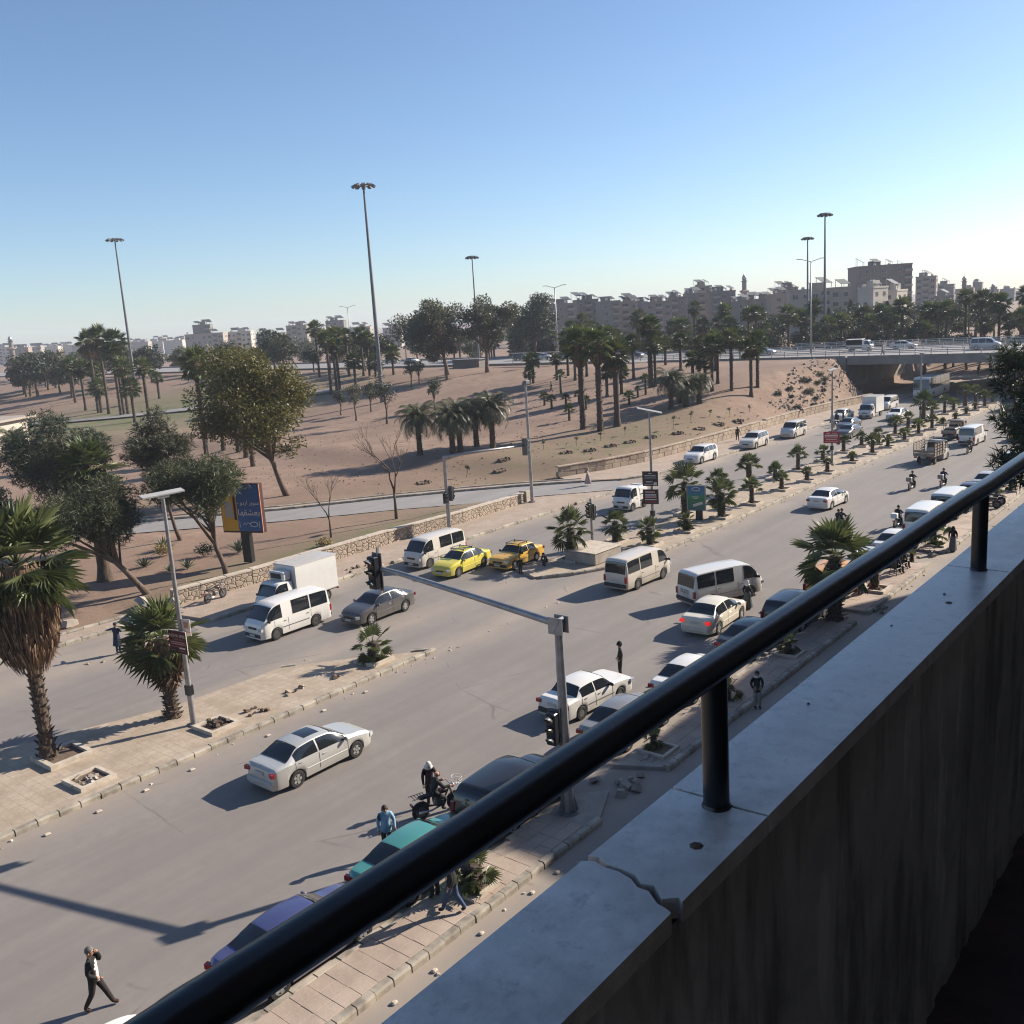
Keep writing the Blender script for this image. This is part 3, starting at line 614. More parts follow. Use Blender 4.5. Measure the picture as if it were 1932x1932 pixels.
def trunk_mesh(seed, boots=0, flare=1.5):
    rg = random.Random(seed); mb = MB(); pts = []; rad = []; n = 14
    for i in range(n + 1):
        f = i / n; pts.append((rg.uniform(-.02, .02) * 3 * f, rg.uniform(-.02, .02) * 3 * f, f)); rad.append((1.0 + (flare - 1) * max(0, 1 - f * 9) - .12 * f) * rg.uniform(.93, 1.07))
    for (px_, py_, pz_), r0_ in zip(pts, rad): mb.v += [(px_ + r0_ * cos(2 * pi * k / 10), py_ + r0_ * sin(2 * pi * k / 10), pz_) for k in range(10)]
    mb.f += [(i * 10 + k, i * 10 + (k + 1) % 10, i * 10 + 10 + (k + 1) % 10, i * 10 + 10 + k) for i in range(n) for k in range(10)] + [tuple(range(n * 10, n * 10 + 10))]; mb.m = [0] * len(mb.f)
    for i in range(boots):
        f = .04 + .95 * i / boots; a = i * 2.4; r_ = rad[min(n, int(f * n))] * .92; ca, sa = cos(a), sin(a); w = .42; l_ = rg.uniform(.15, .75); dz = rg.uniform(.006, .018)
        mb.add([(r_ * ca + w * sa, r_ * sa - w * ca, f), (r_ * ca - w * sa, r_ * sa + w * ca, f), ((r_ + l_) * ca - w * .4 * sa, (r_ + l_) * sa + w * .4 * ca, f + dz), ((r_ + l_) * ca + w * .4 * sa, (r_ + l_) * sa - w * .4 * ca, f + dz), (r_ * ca, r_ * sa, f - .018)], [(0, 1, 2, 3), (0, 3, 4), (1, 4, 2), (3, 2, 4)])
    return mb.mesh('trunk', M['palm_trunk'], boots == 0)
TRUNK = [trunk_mesh(21), trunk_mesh(22, 60, 1.25)]; TRUNK_B = trunk_mesh(23, 210, 1.6); TRUNK_S = trunk_mesh(24, 34, 1.7)
def fan_palm(x, y, z, h, label, group=None, R=1.8, skirt=0.0, tr=.2, near=0, small=False, seed=0, lo=-40):
    o = thing('fan_palm', label, 'palm', (x, y, z), RND.uniform(0, 6.28), group); rg = random.Random(seed * 13 + 5)
    k = R / 1.75; hc = max(.2, h - (.95 if not small else .72) * R)
    link('trunk', TRUNK_S if small else (TRUNK_B if near else TRUNK[seed % 2]), o, (0, 0, -.12), scale=(tr, tr, hc + .3))
    if near:
        for i in range(near):
            f = i / (near - 1); el = radians(84 + (lo - 84) * f ** .9 + rg.uniform(-8, 8)); az = i * 2.39996 + rg.uniform(-.2, .2)
            link('frond', FROND[min(3, int(f * 4))], o, (0, 0, hc + .15 * k - .3 * k * f), rot=Euler((rg.uniform(-.5, .5), -el, az), 'XYZ'), scale=k * rg.uniform(.88, 1.1))
        if skirt:
            for i in range(26):
                f = rg.random(); link('dead_frond', DFROND[i % 2], o, (0, 0, hc - .15 - f * skirt * .45), rot=Euler((rg.uniform(-.4, .4), radians(52 + 26 * f + rg.uniform(-8, 8)), i * 2.4), 'XYZ'), scale=k * rg.uniform(.7, 1.0))
    else: link('crown', (FAN_S if small else FAN)[seed % 3], o, (0, 0, hc), scale=(k, k, k * rg.uniform(.9, 1.1)), rz=rg.uniform(0, 6))
    if skirt: link('skirt', SKIRT_N if near else SKIRT[seed % 2], o, (0, 0, hc + .1), scale=(k * .95, k * .95, skirt))
    return o
def date_crown(seed, n=46, R=1.0):
    rg = random.Random(seed); mb = MB()
    for i in range(n):
        f = i / (n - 1); el = radians(82 - 92 * f + rg.uniform(-7, 7)); az = i * 2.39996; L = rg.uniform(.85, 1.08); Rm = Matrix.Rotation(az, 3, 'Z'); pts = []; p = Vector((0, 0, 0)); e = el; st = L / 8
        for k in range(9):
            pts.append(p.copy()); p = p + Vector((cos(e), 0, sin(e))) * st; e -= (.10 + .10 * f + .035 * k)
        vs_ = []; fs = []
        for k in range(9): vs_ += [pts[k] + Vector((0, .012, 0)), pts[k] - Vector((0, .012, 0))]
        for k in range(8): fs.append((2 * k, 2 * k + 2, 2 * k + 3, 2 * k + 1))
        for k in range(1, 8):
            for j in (0, .5):
                q = pts[k].lerp(pts[min(8, k + 1)], j); tdir = (pts[min(8, k + 1)] - pts[k]).normalized(); ll = .27 * (1 - abs(k + j - 3.5) / 6.5) + .05
                for sy in (-1, 1):
                    tip = q + tdir * ll * .75 + Vector((0, sy * ll * .8, -.04 - ll * .3)); o = len(vs_); vs_ += [q - tdir * .022, q + tdir * .022, tip]; fs.append((o, o + 1, o + 2))
        mb.add([Rm @ v_ for v_ in vs_], fs)
    return mb.mesh('crown', M['date_leaf'])
DATE = [date_crown(s) for s in (31, 32, 33)]; DATE_S = date_crown(34, 22)
def date_palm(x, y, z, h, label, group=None, R=2.8, tr=.34, seed=0, small=False):
    o = thing('date_palm', label, 'palm', (x, y, z), RND.uniform(0, 6.28), group); hc = max(.2, h - .78 * R)
    link('trunk', TRUNK[1], o, (0, 0, -.12), scale=(tr, tr, hc + .3)); link('crown', DATE_S if small else DATE[seed % 3], o, (0, 0, hc), scale=R)
    if not small: link('skirt', SKIRT[seed % 2], o, (0, 0, hc + .1), scale=(R * .32, R * .32, 1.0))
    return o
# ---- leafy trees
def leaf_cloud(seed, clumps, n, size, mat, asp=.45, tuft=0):
    rg = random.Random(seed); mb = MB(); tot = sum(r ** 2 for _, r in clumps)
    for c, r in clumps:
        k = int(n * r * r / tot); c = Vector(c)
        for i in range(k):
            d = Vector((rg.gauss(0, 1), rg.gauss(0, 1), rg.gauss(0, 1))).normalized(); p = c + d * r * (rg.random() ** .45) * (1 + .25 * mnoise.noise(d * 2.3 + c)); p.z = c.z + (p.z - c.z) * .78
            for q in range(max(1, tuft)):
                u = (Vector((rg.gauss(0, 1), rg.gauss(0, 1), rg.gauss(0, .8))) + d * .7).normalized(); w = u.orthogonal().normalized(); w.rotate(Matrix.Rotation(rg.uniform(0, 6.28), 3, u)); s = size * rg.uniform(.65, 1.25)
                if tuft: mb.add([p + w * s * .07, p + u * s, p - w * s * .07], [(0, 1, 2)])
                else: mb.add([p - u * s * .5, p + w * s * asp * .5, p + u * s * .5, p - w * s * asp * .5], [(0, 1, 2, 3)])
    return mb.mesh('crown', mat)
def limbs(mb, base, top, clumps, r0, rg, sub=True):
    base, top = Vector(base), Vector(top); pts = [base.lerp(top, f) + Vector((rg.uniform(-.12, .12), rg.uniform(-.12, .12), 0)) * (0 if f in (0, 1) else 1) for f in (0, .2, .45, .7, 1)]
    mb.tube(pts, [r0 * 1.35, r0, r0 * .85, r0 * .72, r0 * .55], 8)
    for c, r in clumps:
        c = Vector(c); st = pts[2].lerp(pts[4], rg.random()); mid = st.lerp(c, .5) + Vector((0, 0, rg.uniform(-.1, .3)))
        mb.tube([st, mid, c], [r0 * .42, r0 * .28, r0 * .08], 6)
        if sub:
            for k in range(3):
                e = c + Vector((rg.uniform(-1, 1), rg.uniform(-1, 1), rg.uniform(-.4, .9))) * r * .8; mb.tube([mid.lerp(c, .5), e], [r0 * .14, r0 * .03], 5)
def tree(name, label, x, y, z, top, clumps, n, size, mat, r0, seed, group=None, tuft=0, asp=.45, cat='tree'):
    o = thing(name, label, cat, (x, y, z), 0, group); mb = MB(); limbs(mb, (0, 0, -.2), top, clumps, r0, random.Random(seed)); mb.build('trunk', M['bark'], o, True)
    link('crown', leaf_cloud(seed, clumps, n, size, mat, asp, tuft), o); return o
def rclumps(seed, c, rad, n, rr):
    rg = random.Random(seed); out = []
    for i in range(n):
        d = Vector((rg.gauss(0, 1), rg.gauss(0, 1), rg.gauss(0, .8))).normalized() * (rg.random() ** .4)
        out.append(((c[0] + d.x * rad[0], c[1] + d.y * rad[1], c[2] + d.z * rad[2]), rr * rg.uniform(.7, 1.25)))
    return out
# big broadleaf tree in the middle left (u: unit vector to the left in the picture)
UL = Vector((-.70, .71, 0))
def offl(d, z): return (UL.x * d, UL.y * d, z)
tree('broadleaf_tree', 'large olive-green broadleaf tree with leaning trunk behind the billboard', 57.7, 77.5, .1, offl(2.4, 7.5), rclumps(3, offl(2.3, 10.0), (5.2, 5.2, 5.8), 60, 1.9) + [(offl(-.6, 4.4), 1.0), (offl(.4, 4.8), 1.2), (offl(-1.6, 5.2), 1.0), (offl(3.4, 5.4), 1.5), (offl(5.0, 6.4), 1.5)], 30000, .34, M['broadleaf'], .27, 3)
tree('pine_tree', 'pine with leaning trunk nearest the retaining wall at the left', 29.9, 55.4, .3, offl(3.0, 4.0), rclumps(5, offl(3.2, 5.4), (2.9, 2.9, 2.3), 34, 1.15), 6500, .36, M['pine_needle'], .2, 5, 'pines on the left', 5)
tree('pine_tree', 'pine with twisted trunk just left of the yellow and blue billboard', 34.9, 54.3, .4, offl(.8, 4.6), rclumps(6, offl(.9, 6.2), (2.9, 2.9, 1.9), 30, 1.15), 6000, .35, M['pine_needle'], .18, 6, 'pines on the left', 5)
tree('pine_tree', 'thin wispy grey-green pine between the two leaning pines', 40.6, 69.1, .05, offl(1.2, 6.5), rclumps(8, offl(1.3, 7.4), (2.7, 2.7, 2.8), 30, 1.0), 3800, .38, M['euca'], .15, 8, 'pines on the left', 5)
tree('pine_tree', 'large dark pine behind the lone fan palm at the left', 40, 84, .05, offl(.5, 5.5), rclumps(9, offl(1.0, 6.4), (4.4, 4.4, 3.6), 36, 1.6), 8000, .45, M['dark_leaf'], .28, 9, 'pines on the left', 5)
tree('pine_tree', 'pine cut by the left edge above the big fan palm', 24.5, 72, .05, offl(.5, 4.5), rclumps(10, offl(1.2, 6.0), (2.8, 2.8, 2.8), 26, 1.2), 4600, .38, M['pine_needle'], .2, 10, 'pines on the left', 5)
# three eucalyptus near the ring road
tree('eucalyptus_tree', 'tall eucalyptus with rusty lower leaves, leftmost of the three by the ring road', 140, 132, 5.7, offl(.6, 7.5), rclumps(12, offl(2.2, 9.6), (6.4, 6.4, 4.8), 40, 2.2), 15000, .55, M['euca'], .4, 12, 'eucalyptus by the ring road')
tree('eucalyptus_tree', 'open grey eucalyptus beside the short mast, middle of the three', 143, 124, 5.8, offl(-.3, 7.5), rclumps(13, offl(-.6, 9.6), (5.6, 5.6, 4.8), 36, 1.8), 11000, .52, M['euca'], .36, 13, 'eucalyptus by the ring road')
tree('eucalyptus_tree', 'dense dark eucalyptus, rightmost of the three by the ring road', 196, 153, 5.0, offl(0, 9), rclumps(14, offl(.4, 10.2), (6.0, 6.0, 6.6), 44, 2.8), 18000, .6, M['dark_leaf'], .5, 14, 'eucalyptus by the ring road')
tree('rusty_tree', 'slender tree with rusty brown leaves in front of the eucalyptus', 134, 126.5, 5.2, offl(.5, 6), rclumps(15, offl(.7, 6.6), (2.2, 2.2, 4.2), 16, 1.1), 3000, .42, M['rust_leaf'], .2, 15)
# small park trees
SMALL = [(99.6, 107.2, 8.0, 'dark_leaf', 'dark ragged conifer in the park below the tall mast'), (104.9, 123.7, 4.3, 'dark_leaf', 'small round dark tree on a thin stem in the park'), (100.9, 115.7, 6.8, 'euca', 'thin pale sapling with a crooked stem in the park'), (107.7, 119.5, 5.4, 'euca', 'thin grey tree beside the ragged conifer'), (110.4, 107.3, 5.3, 'dark_leaf', 'dark bushy tree just behind the date palm cluster'), (127.1, 129.1, 5.3, 'euca', 'pale round olive tree near the ring road'), (131, 131, 4.8, 'euca', 'second pale olive tree near the ring road'), (88, 133, 6.0, 'euca', 'small grey tree beside the palm trunks left of the park'), (113, 150, 5.5, 'euca', 'small pale tree in front of the left palm row')]
for i, (x, y, h, mt, lb) in enumerate(SMALL):
    tree('park_tree', lb, x, y, terr(x, y), (0, 0, h * .55), rclumps(70 + i, (0, 0, h * .68), (h * .22, h * .22, h * .26), 12, h * .13), 1100, .30, M[mt], .09 + h * .008, 70 + i, 'small trees in the park')
# generic far trees, shared crowns
GEN = []
for i, mt in enumerate(('dark_leaf', 'pine_needle', 'rust_leaf', 'euca')):
    cl = rclumps(90 + i, (0, 0, 5.2), (3.0, 3.0, 2.4), 20, 1.35); mb = MB(); limbs(mb, (0, 0, -.5), (0, 0, 4.5), cl[:6], .28, random.Random(90 + i), False)
    GEN.append((mb.mesh('trunk', M['bark'], True), leaf_cloud(90 + i, cl, 2600, .55, M[mt])))
def gen_tree(x, y, z, s, k, label, group):
    o = thing('park_tree', label, 'tree', (x, y, z), RND.uniform(0, 6.28), group); link('trunk', GEN[k][0], o, scale=s); link('crown', GEN[k][1], o, scale=s); return o
FT = []
for i in range(26):                                     # wood at the far left
    f = i / 25; FT.append((118 + 40 * RND.random() - 30 * (1 - f), 300 - 75 * f + RND.uniform(-25, 45), RND.uniform(1.0, 1.5), (0, 1, 3, 0, 2)[i % 5]))
for i in range(26): FT.append((150 + RND.uniform(-4, 5), 158 + i * 7 + RND.uniform(-3, 3), RND.uniform(.7, 1.2), (0, 1, 0, 3)[i % 4]))
for i in range(22): FT.append((200 + RND.uniform(0, 40), 175 + i * 9 + RND.uniform(-4, 4), RND.uniform(.9, 1.35), (0, 3, 1, 2)[i % 4]))
FT += [(62, 190, 1.05, 1), (56, 200, 1.2, 1), (70, 205, 1.1, 0), (48, 185, 1.0, 1), (44, 170, .9, 3), (84, 215, 1.0, 1)]
FT.sort(key=lambda p: leftness(p[0], p[1]))
for i, (x, y, s, k) in enumerate(FT):
    z = terr(x, y); gen_tree(x, y, z, s, k, 'leafy tree in the belt behind the park, %s from the left' % ORD[i], 'trees behind the park')
FR = [(222 + RND.uniform(0, 110), 22 + RND.uniform(0, 95), RND.uniform(.9, 1.4)) for i in range(46)]
for i, (x, y, s) in enumerate(sorted(FR, key=lambda p: leftness(p[0], p[1]))): gen_tree(x, y, terr(x, y), s, (0, 1, 0, 3)[i % 4], 'tree in the belt beyond the overpass palms, %s from the left' % ORD[i], 'trees beyond the overpass palms')
# thicket under the palms behind the overpass
TH = []
for i in range(34): y = 34 + i * 4.1 + RND.uniform(-1.5, 1.5); TH.append((200 + RND.uniform(0, 12), y))
for i, (x, y) in enumerate(sorted(TH, key=lambda p: leftness(*p))): gen_tree(x, y, terr(x, y) - .6, RND.uniform(.85, 1.2), (0, 1, 0, 3)[i % 4], 'dark tree in the thicket under the palm bank, %s from the left' % ORD[i], 'thicket under the palm bank')
# cypresses in front of the pale block
cyp = []
for i in range(2):
    rg = random.Random(200 + i); mb = MB()
    for k in range(1500):
        f = rg.random(); a = rg.uniform(0, 6.28); r_ = (.9 * sin(pi * min(1, f * .95 + .05)) ** .7) * (rg.random() ** .3); p = Vector((r_ * cos(a), r_ * sin(a), f * 9 + .4)); u = Vector((cos(a) * .4, sin(a) * .4, 1)).normalized(); w = u.orthogonal().normalized(); w.rotate(Matrix.Rotation(rg.uniform(0, 6.28), 3, u)); mb.add([p, p + w * .1 + u * .25, p + u * .55, p - w * .1 + u * .25], [(0, 1, 2, 3)])
    cyp.append(mb.mesh('crown', M['dark_leaf']))
tb = MB(); tb.tube([(0, 0, -.3), (0, 0, 3)], [.18, .1], 7); CT = tb.mesh('trunk', M['bark'])
for i, (x, y, s) in enumerate(((262, 96, 1.25), (262, 109, 1.0), (262, 102, 1.05), (264, 87, 1.15))):
    o = thing('cypress_tree', 'slim dark cypress before the pale block, %s from the %s' % (('first', 'fourth', 'third', 'second')[i] if False else ORD[sorted(range(4), key=lambda q: leftness(*((262, 96), (262, 109), (262, 102), (264, 87))[q])).index(i)], 'left'), 'tree', (x, y, 3), 0, 'cypresses before the pale block'); link('trunk', CT, o, scale=s); link('crown', cyp[i % 2], o, scale=s)

# ---- palms
PT = [(99.8, 70.9, 13.1, 2.6, 2.9), (99.0, 67.7, 13.1, 2.4, 2.8), (102.0, 67.1, 11.4, 2.4, 2.4), (126.6, 76.9, 10.9, 2.0, 1.8), (127.1, 76.4, 7.9, 1.9, 1.2), (123.8, 65.1, 8.1, 1.9, 1.6), (128.8, 66.8, 7.7, 1.9, 1.3), (124.2, 62.3, 9.0, 1.9, 1.2), (125.0, 59.7, 8.4, 1.9, 1.6), (129.2, 60.7, 8.2, 1.9, 1.0), (140.9, 79.8, 6.5, 1.8, 1.2), (124.2, 68.4, 5.9, 1.5, .8), (132.4, 95.2, 9.2, 2.0, 1.6), (136.0, 95.3, 7.7, 1.9, 1.2), (139.7, 72.9, 6.5, 1.8, 1.0), (139.9, 75.8, 5.8, 1.7, .8), (149.2, 87.5, 5.4, 1.8, 0), (137.0, 100.0, 8.4, 1.9, 1.5), (132.6, 99.2, 4.8, 1.4, .6), (129.3, 102.6, 3.2, 1.3, 0), (130.4, 102.7, 5.5, 1.7, .8), (120.2, 80.7, 4.6, 1.3, .7), (122.0, 79.3, 4.3, 1.4, 0), (125.5, 67.1, 5.4, 1.6, .6), (135, 90, 8.6, 1.9, 1.2), (133, 84, 7.4, 1.8, 1.0)]
for i, (x, y, h, R_, sk) in enumerate(sorted(PT, key=lambda p: leftness(p[0], p[1]))):
    fan_palm(x, y, terr(x, y), h, 'tall fan palm%s, %s from the left in the right-hand park grove' % (' with a brown skirt' if sk else '', ORD[i]), 'palms on the park slope', R=R_, skirt=sk, tr=.24 if h < 10 else .38, seed=i)
PS = [(121.5, 90.3, 3.7, 1.2), (121.1, 74.5, 3.0, 1.0), (119.4, 74.8, 1.6, .6), (113.9, 87.8, 1.9, .95), (111.8, 84.9, 2.0, 1.0), (113.6, 83.6, 1.8, .95), (104.7, 76.6, 2.1, .95), (115.4, 82.5, 1.8, .9), (111.7, 78.7, 1.9, .9), (114.8, 73.4, 1.9, 1.1), (148, 118, 2.4, 1.0), (149, 106, 2.2, 1.0)]
for i, (x, y, h, R_) in enumerate(sorted(PS, key=lambda p: leftness(p[0], p[1]))):
    fan_palm(x, y, terr(x, y), h, 'young short palm on the bare park slope, %s from the left' % ORD[i], 'young palms on the park slope', R=R_, tr=.17, small=True, seed=i)
PB = [(120.8, 144.9, 12.6), (123.2, 146.0, 11.0), (124.3, 146.4, 12.8), (140.4, 161.8, 10.6), (128.0, 145.8, 7.1), (140.2, 156.8, 10.7), (140.0, 154.7, 9.8), (141.4, 148.8, 6.6), (139.9, 152.7, 4.9), (139.2, 170.4, 12.7), (132, 158, 11.2)]
for i, (x, y, h) in enumerate(sorted(PB, key=lambda p: leftness(p[0], p[1]))):
    fan_palm(x, y, terr(x, y), h, 'tall skirted fan palm, %s from the left in the row beside the tallest mast' % ORD[i], 'palm row beside the tallest mast', R=2.2, skirt=2.0 if h > 8 else .8, tr=.26, seed=i + 3)
PLF = [(101.2, 193.5, 18.5, 3.2, 4.0), (101.4, 187.8, 17.6, 3.1, 3.6), (102.0, 199.5, 17.8, 3.1, 3.4), (111.5, 228.6, 11.4, 2.8, 2.0), (103.7, 208.3, 11.7, 2.6, 2.2), (105.1, 204.7, 11.1, 2.5, 2.0), (102.2, 198.6, 7.5, 2.4, 1.2), (100.2, 186.8, 15.2, 2.5, 2.4), (100.3, 184.2, 11.9, 2.5, 1.8), (93.8, 170.1, 8.7, 2.3, 1.0), (96.7, 170.0, 12.1, 2.3, 1.2), (116.4, 199.1, 6.2, 1.6, 0), (74.2, 116.8, 14.9, 2.6, 2.4), (76.4, 115.8, 11.9, 2.4, 2.0), (76.2, 112.1, 12.0, 2.3, 2.0), (74.3, 107.6, 10.5, 2.2, 1.8), (69.4, 99.4, 9.6, 2.2, 1.6)]
for i, (x, y, h, R_, sk) in enumerate(sorted(PLF, key=lambda p: leftness(p[0], p[1]))):
    fan_palm(x, y, terr(x, y), h, 'tall fan palm, %s from the left in the groves left of the broadleaf tree' % ORD[i], 'palms left of the broadleaf tree', R=R_, skirt=sk, tr=.30, seed=i + 1)
fan_palm(30.7, 62.5, .05, 10.2, 'lone fan palm with thick dark trunk among the pines at the left', None, R=2.3, skirt=1.6, tr=.42, seed=2)
DP = [(78.9, 79.7, 6.9), (80.5, 75.9, 6.5), (81.6, 75.7, 6.7), (85.6, 76.7, 6.9), (84.8, 73.4, 7.3)]
for i, (x, y, h) in enumerate(sorted(DP, key=lambda p: leftness(p[0], p[1]))):
    date_palm(x, y, terr(x, y), h, 'bushy date palm, %s from the left in the cluster above the dark shadow' % ORD[i], 'date palm cluster', R=3.3, seed=i)
for i, (x, y, h, R_) in enumerate(sorted([(112.3, 65.2, 6.1, 3.0), (114.0, 63.9, 4.2, 2.3), (116.0, 63.0, 4.7, 2.4), (116.3, 66.2, 3.0, 1.8)], key=lambda p: leftness(p[0], p[1]))):
    date_palm(x, y, terr(x, y), h, 'date palm on the right of the park slope, %s from the left' % ORD[i], 'date palms on the slope', R=R_, seed=i, tr=.36)
date_palm(55.6, 133.0, .1, 6.4, 'date palm at the left edge beside the white building', None, R=3.0)
# bank of palms behind the overpass and ring road
BK = []
for i in range(74):
    y = 31 + 155 * (i / 73) ** 1.25 + RND.uniform(-1.0, 1.0); x = 193 + RND.uniform(0, 20); z = terr(x, y); top = 14.6 + RND.uniform(-2.8, 1.2) + (.8 if 80 < y < 130 else 0) + (x - 193) * .05
    if i % 3 == 2: top -= 3.2
    BK.append((x, y, z, max(5, top - z)))
for i, (x, y, z, h) in enumerate(sorted(BK, key=lambda p: leftness(p[0], p[1]))):
    fan_palm(x, y, z, h, 'fan palm in the bank behind the ring road, %s from the left' % ORD[i], 'palm bank behind the ring road', R=RND.uniform(2.0, 2.7), skirt=RND.uniform(1.2, 2.6), tr=.28, seed=i)
# palms on the medians
MED = [(49.1, 36.3, 3.5, 1.55, 1), (54.5, 36.4, 2.4, 1.15, 1), (54.8, 33.8, 2.0, 1.0, 1), (64.4, 36.4, 4.1, 1.75, 1), (59.5, 33.6, 1.4, .7, 1), (64.6, 33.4, 3.1, 1.4, 1), (69.5, 36.2, 2.7, 1.15, 0), (70.0, 33.5, 2.1, 1.0, 0), (75.8, 36.5, 3.0, 1.3, 0), (85.8, 36.3, 2.3, 1.1, 0), (80.9, 36.4, 1.4, .9, 0), (76.4, 33.8, 1.5, .8, 0), (80.9, 33.4, 1.2, .6, 0), (85.6, 33.4, 1.3, .65, 0), (91.9, 36.3, 1.5, .9, 0), (97.7, 36.4, 1.7, .9, 0), (91.9, 33.4, 1.0, .6, 0), (97.6, 33.4, 2.0, 1.05, 0), (102.1, 36.1, 1.5, .8, 0), (104.4, 35.1, 1.6, .9, 0), (102.3, 33.4, 1.2, .75, 0), (107.4, 33.3, 1.3, .8, 0), (111.8, 35.7, 2.1, 1.1, 0), (117.1, 35.9, 1.9, 1.0, 0), (112.4, 33.3, 1.7, 1.0, 0), (117.1, 33.2, 1.7, 1.0, 0), (128.3, 36.4, 2.0, 1.1, 0), (121.4, 33.2, .8, .5, 0), (126.1, 33.0, .9, .5, 0), (132.0, 35.9, 2.5, 1.2, 0), (135.8, 35.8, 1.7, 1.0, 0), (140.6, 35.6, 3.0, 1.3, 0), (131.7, 33.2, .9, .5, 0), (136.9, 33.4, 1.0, .55, 0), (140.9, 33.2, 2.2, 1.1, 0), (125.4, 36.6, 3.4, 1.7, 0), (146, 35.6, 2.4, 1.2, 0), (146, 33.4, 1.6, .9, 0)]
pl = MB()
for sx, sy, lx, ly in ((0, -.62, 1.4, .16), (0, .62, 1.4, .16), (-.62, 0, .16, 1.08), (.62, 0, .16, 1.08)): pl.box((sx, sy, .06), (lx, ly, .2))
PLANT = pl.mesh('planter_kerb', M['white_kerb']); sl_ = MB(); sl_.box((0, 0, 0), (1.08, 1.08, .06)); PSOIL = sl_.mesh('soil_bed', M['soil'])
def planter(x, y, label, group=None, z=.15, rz=0.0, s=1.0):
    o = thing('tree_planter', label, 'planter', (x, y, z), rz, group); link('planter_kerb', PLANT, o, (0, 0, 0), scale=s); link('soil_bed', PSOIL, o, (0, 0, .035), scale=s); return o
for row, test in (('near', lambda p: p[1] < 34.5), ('far', lambda p: p[1] >= 34.5)):
    for i, (x, y, h, R_, nr) in enumerate(sorted([p for p in MED if test(p)])):
        fan_palm(x, y, .15, h, 'small fan palm on the long median, %s from the left in its %s row' % (ORD[i], row), 'palms on the long median', R=R_, tr=.2 if h < 2.6 else .27, near=20 if nr else 0, small=not nr, seed=i)
        planter(x, y, 'square kerbed planter on the long median, %s from the left in its %s row' % (ORD[i], row), 'planters on the long median', rz=RND.uniform(-.05, .05))
fan_palm(14.8, 36.9, .15, 10.3, 'huge fan palm with long brown skirt at the left edge on the median', None, R=2.6, skirt=4.2, tr=.25, near=34, seed=1, lo=-26)
fan_palm(19.9, 36.4, .15, 5.2, 'mid-sized fan palm beside the lamp post with the maroon sign', None, R=1.9, skirt=1.6, tr=.26, near=26, seed=4, lo=-22)
fan_palm(29.1, 33.7, .15, 1.9, 'small ragged palm alone near the tip of the left median', None, R=1.15, tr=.24, near=12, seed=6)
planter(29.1, 33.7, 'broken white planter around the small ragged palm', rz=.05); planter(14.8, 33.7, 'empty rubble-filled planter on the left median', rz=.03); planter(20.3, 33.75, 'planter with a dead stump beside the lamp post', rz=.02)
planter(15.2, 36.6, 'planter kerb at the foot of the huge fan palm', rz=.0, s=1.25)
# near pavement palms
fan_palm(17.7, 17.2, .12, 1.35, 'small yellow-green palm in the nearest pavement planter', None, R=.85, tr=.22, near=15, seed=3)
fan_palm(28.0, 17.4, .12, .9, 'tiny palm in the square planter in the shade', None, R=.5, tr=.1, near=9, seed=5)
fan_palm(33.4, 17.2, .12, 1.1, 'low dark palm by the pedestrian in the white scarf', None, R=.75, tr=.14, near=11, seed=7)
fan_palm(45.4, 17.3, .12, 5.2, 'big dark green fan palm standing among the parked cars', None, R=2.15, tr=.34, near=24, seed=8, lo=-25)
fan_palm(39.7, 17.3, .12, 1.0, 'low palm in a planter beside the dark parked car', None, R=.65, tr=.12, near=10, seed=9)
fan_palm(62.4, 17.4, .12, 2.0, 'bushy low palm on the pavement near the balcony post', None, R=1.2, tr=.16, near=14, seed=10)
fan_palm(58.0, 17.4, .12, .8, 'little yellow palm behind the seated pair', None, R=.5, tr=.1, near=8, seed=11)
fan_palm(78.0, 17.3, .12, 1.2, 'small palm in a round planter at the far end of the pavement', None, R=.7, tr=.12, near=10, seed=12)
fan_palm(82.0, 17.2, .12, 1.5, 'last small palm on the near pavement', None, R=.85, tr=.14, near=10, seed=13)
for x, lb in ((17.7, 'nearest'), (28.0, 'shaded'), (39.7, 'third'), (62.4, 'fourth'), (78.0, 'fifth'), (82.0, 'last')): planter(x, 17.2, '%s square planter on the near pavement' % lb, 'planters on the near pavement', z=.13, s=.8)
o = thing('palm_stump', 'cut palm stump in a planter beside the yellow van', 'stump', (51.2, 17.3, .13)); link('trunk', TRUNK_S, o, scale=(.24, .24, 1.7)); link('planter_kerb', PLANT, o)
# bare tree
def bare(x, y, z, h, label, seed, r0=.16):
    rg = random.Random(seed); o = thing('bare_tree', label, 'tree', (x, y, z)); mb = MB(); tw = MB()
    def grow(p, d, L, r_, lv):
        q = p + d * L; mid = p.lerp(q, .5) + Vector((rg.uniform(-.05, .05), rg.uniform(-.05, .05), 0)) * L; (mb if lv < 3 else tw).tube([p, mid, q], [r_, r_ * .82, r_ * .62], 6 if lv < 3 else 4)
        if lv >= 5: return
        for k in range(2 if lv < 2 else 3):
            a = Vector((rg.uniform(-1, 1), rg.uniform(-1, 1), rg.uniform(-.1, .6))); grow(q if k else mid.lerp(q, .7), (d + a * (.5 if lv else .42)).normalized(), L * rg.uniform(.6, .85), r_ * .58, lv + 1)
    grow(Vector((0, 0, -.1)), Vector((0, 0, 1)), h * .33, r0, 0); mb.build('trunk', M['bark'], o, True); tw.build('twigs', M['bark'], o)
bare(54.0, 58.0, .15, 7.7, 'bare leafless tree with forked branches by the slip road', 4)
bare(46.5, 57.5, .2, 5.2, 'small thin tree with a forked stem right of the billboard', 9, .10)
bare(146.5, 55.3, 1.4, 4.2, 'bare dark sapling by the retaining wall near the overpass', 12, .1)
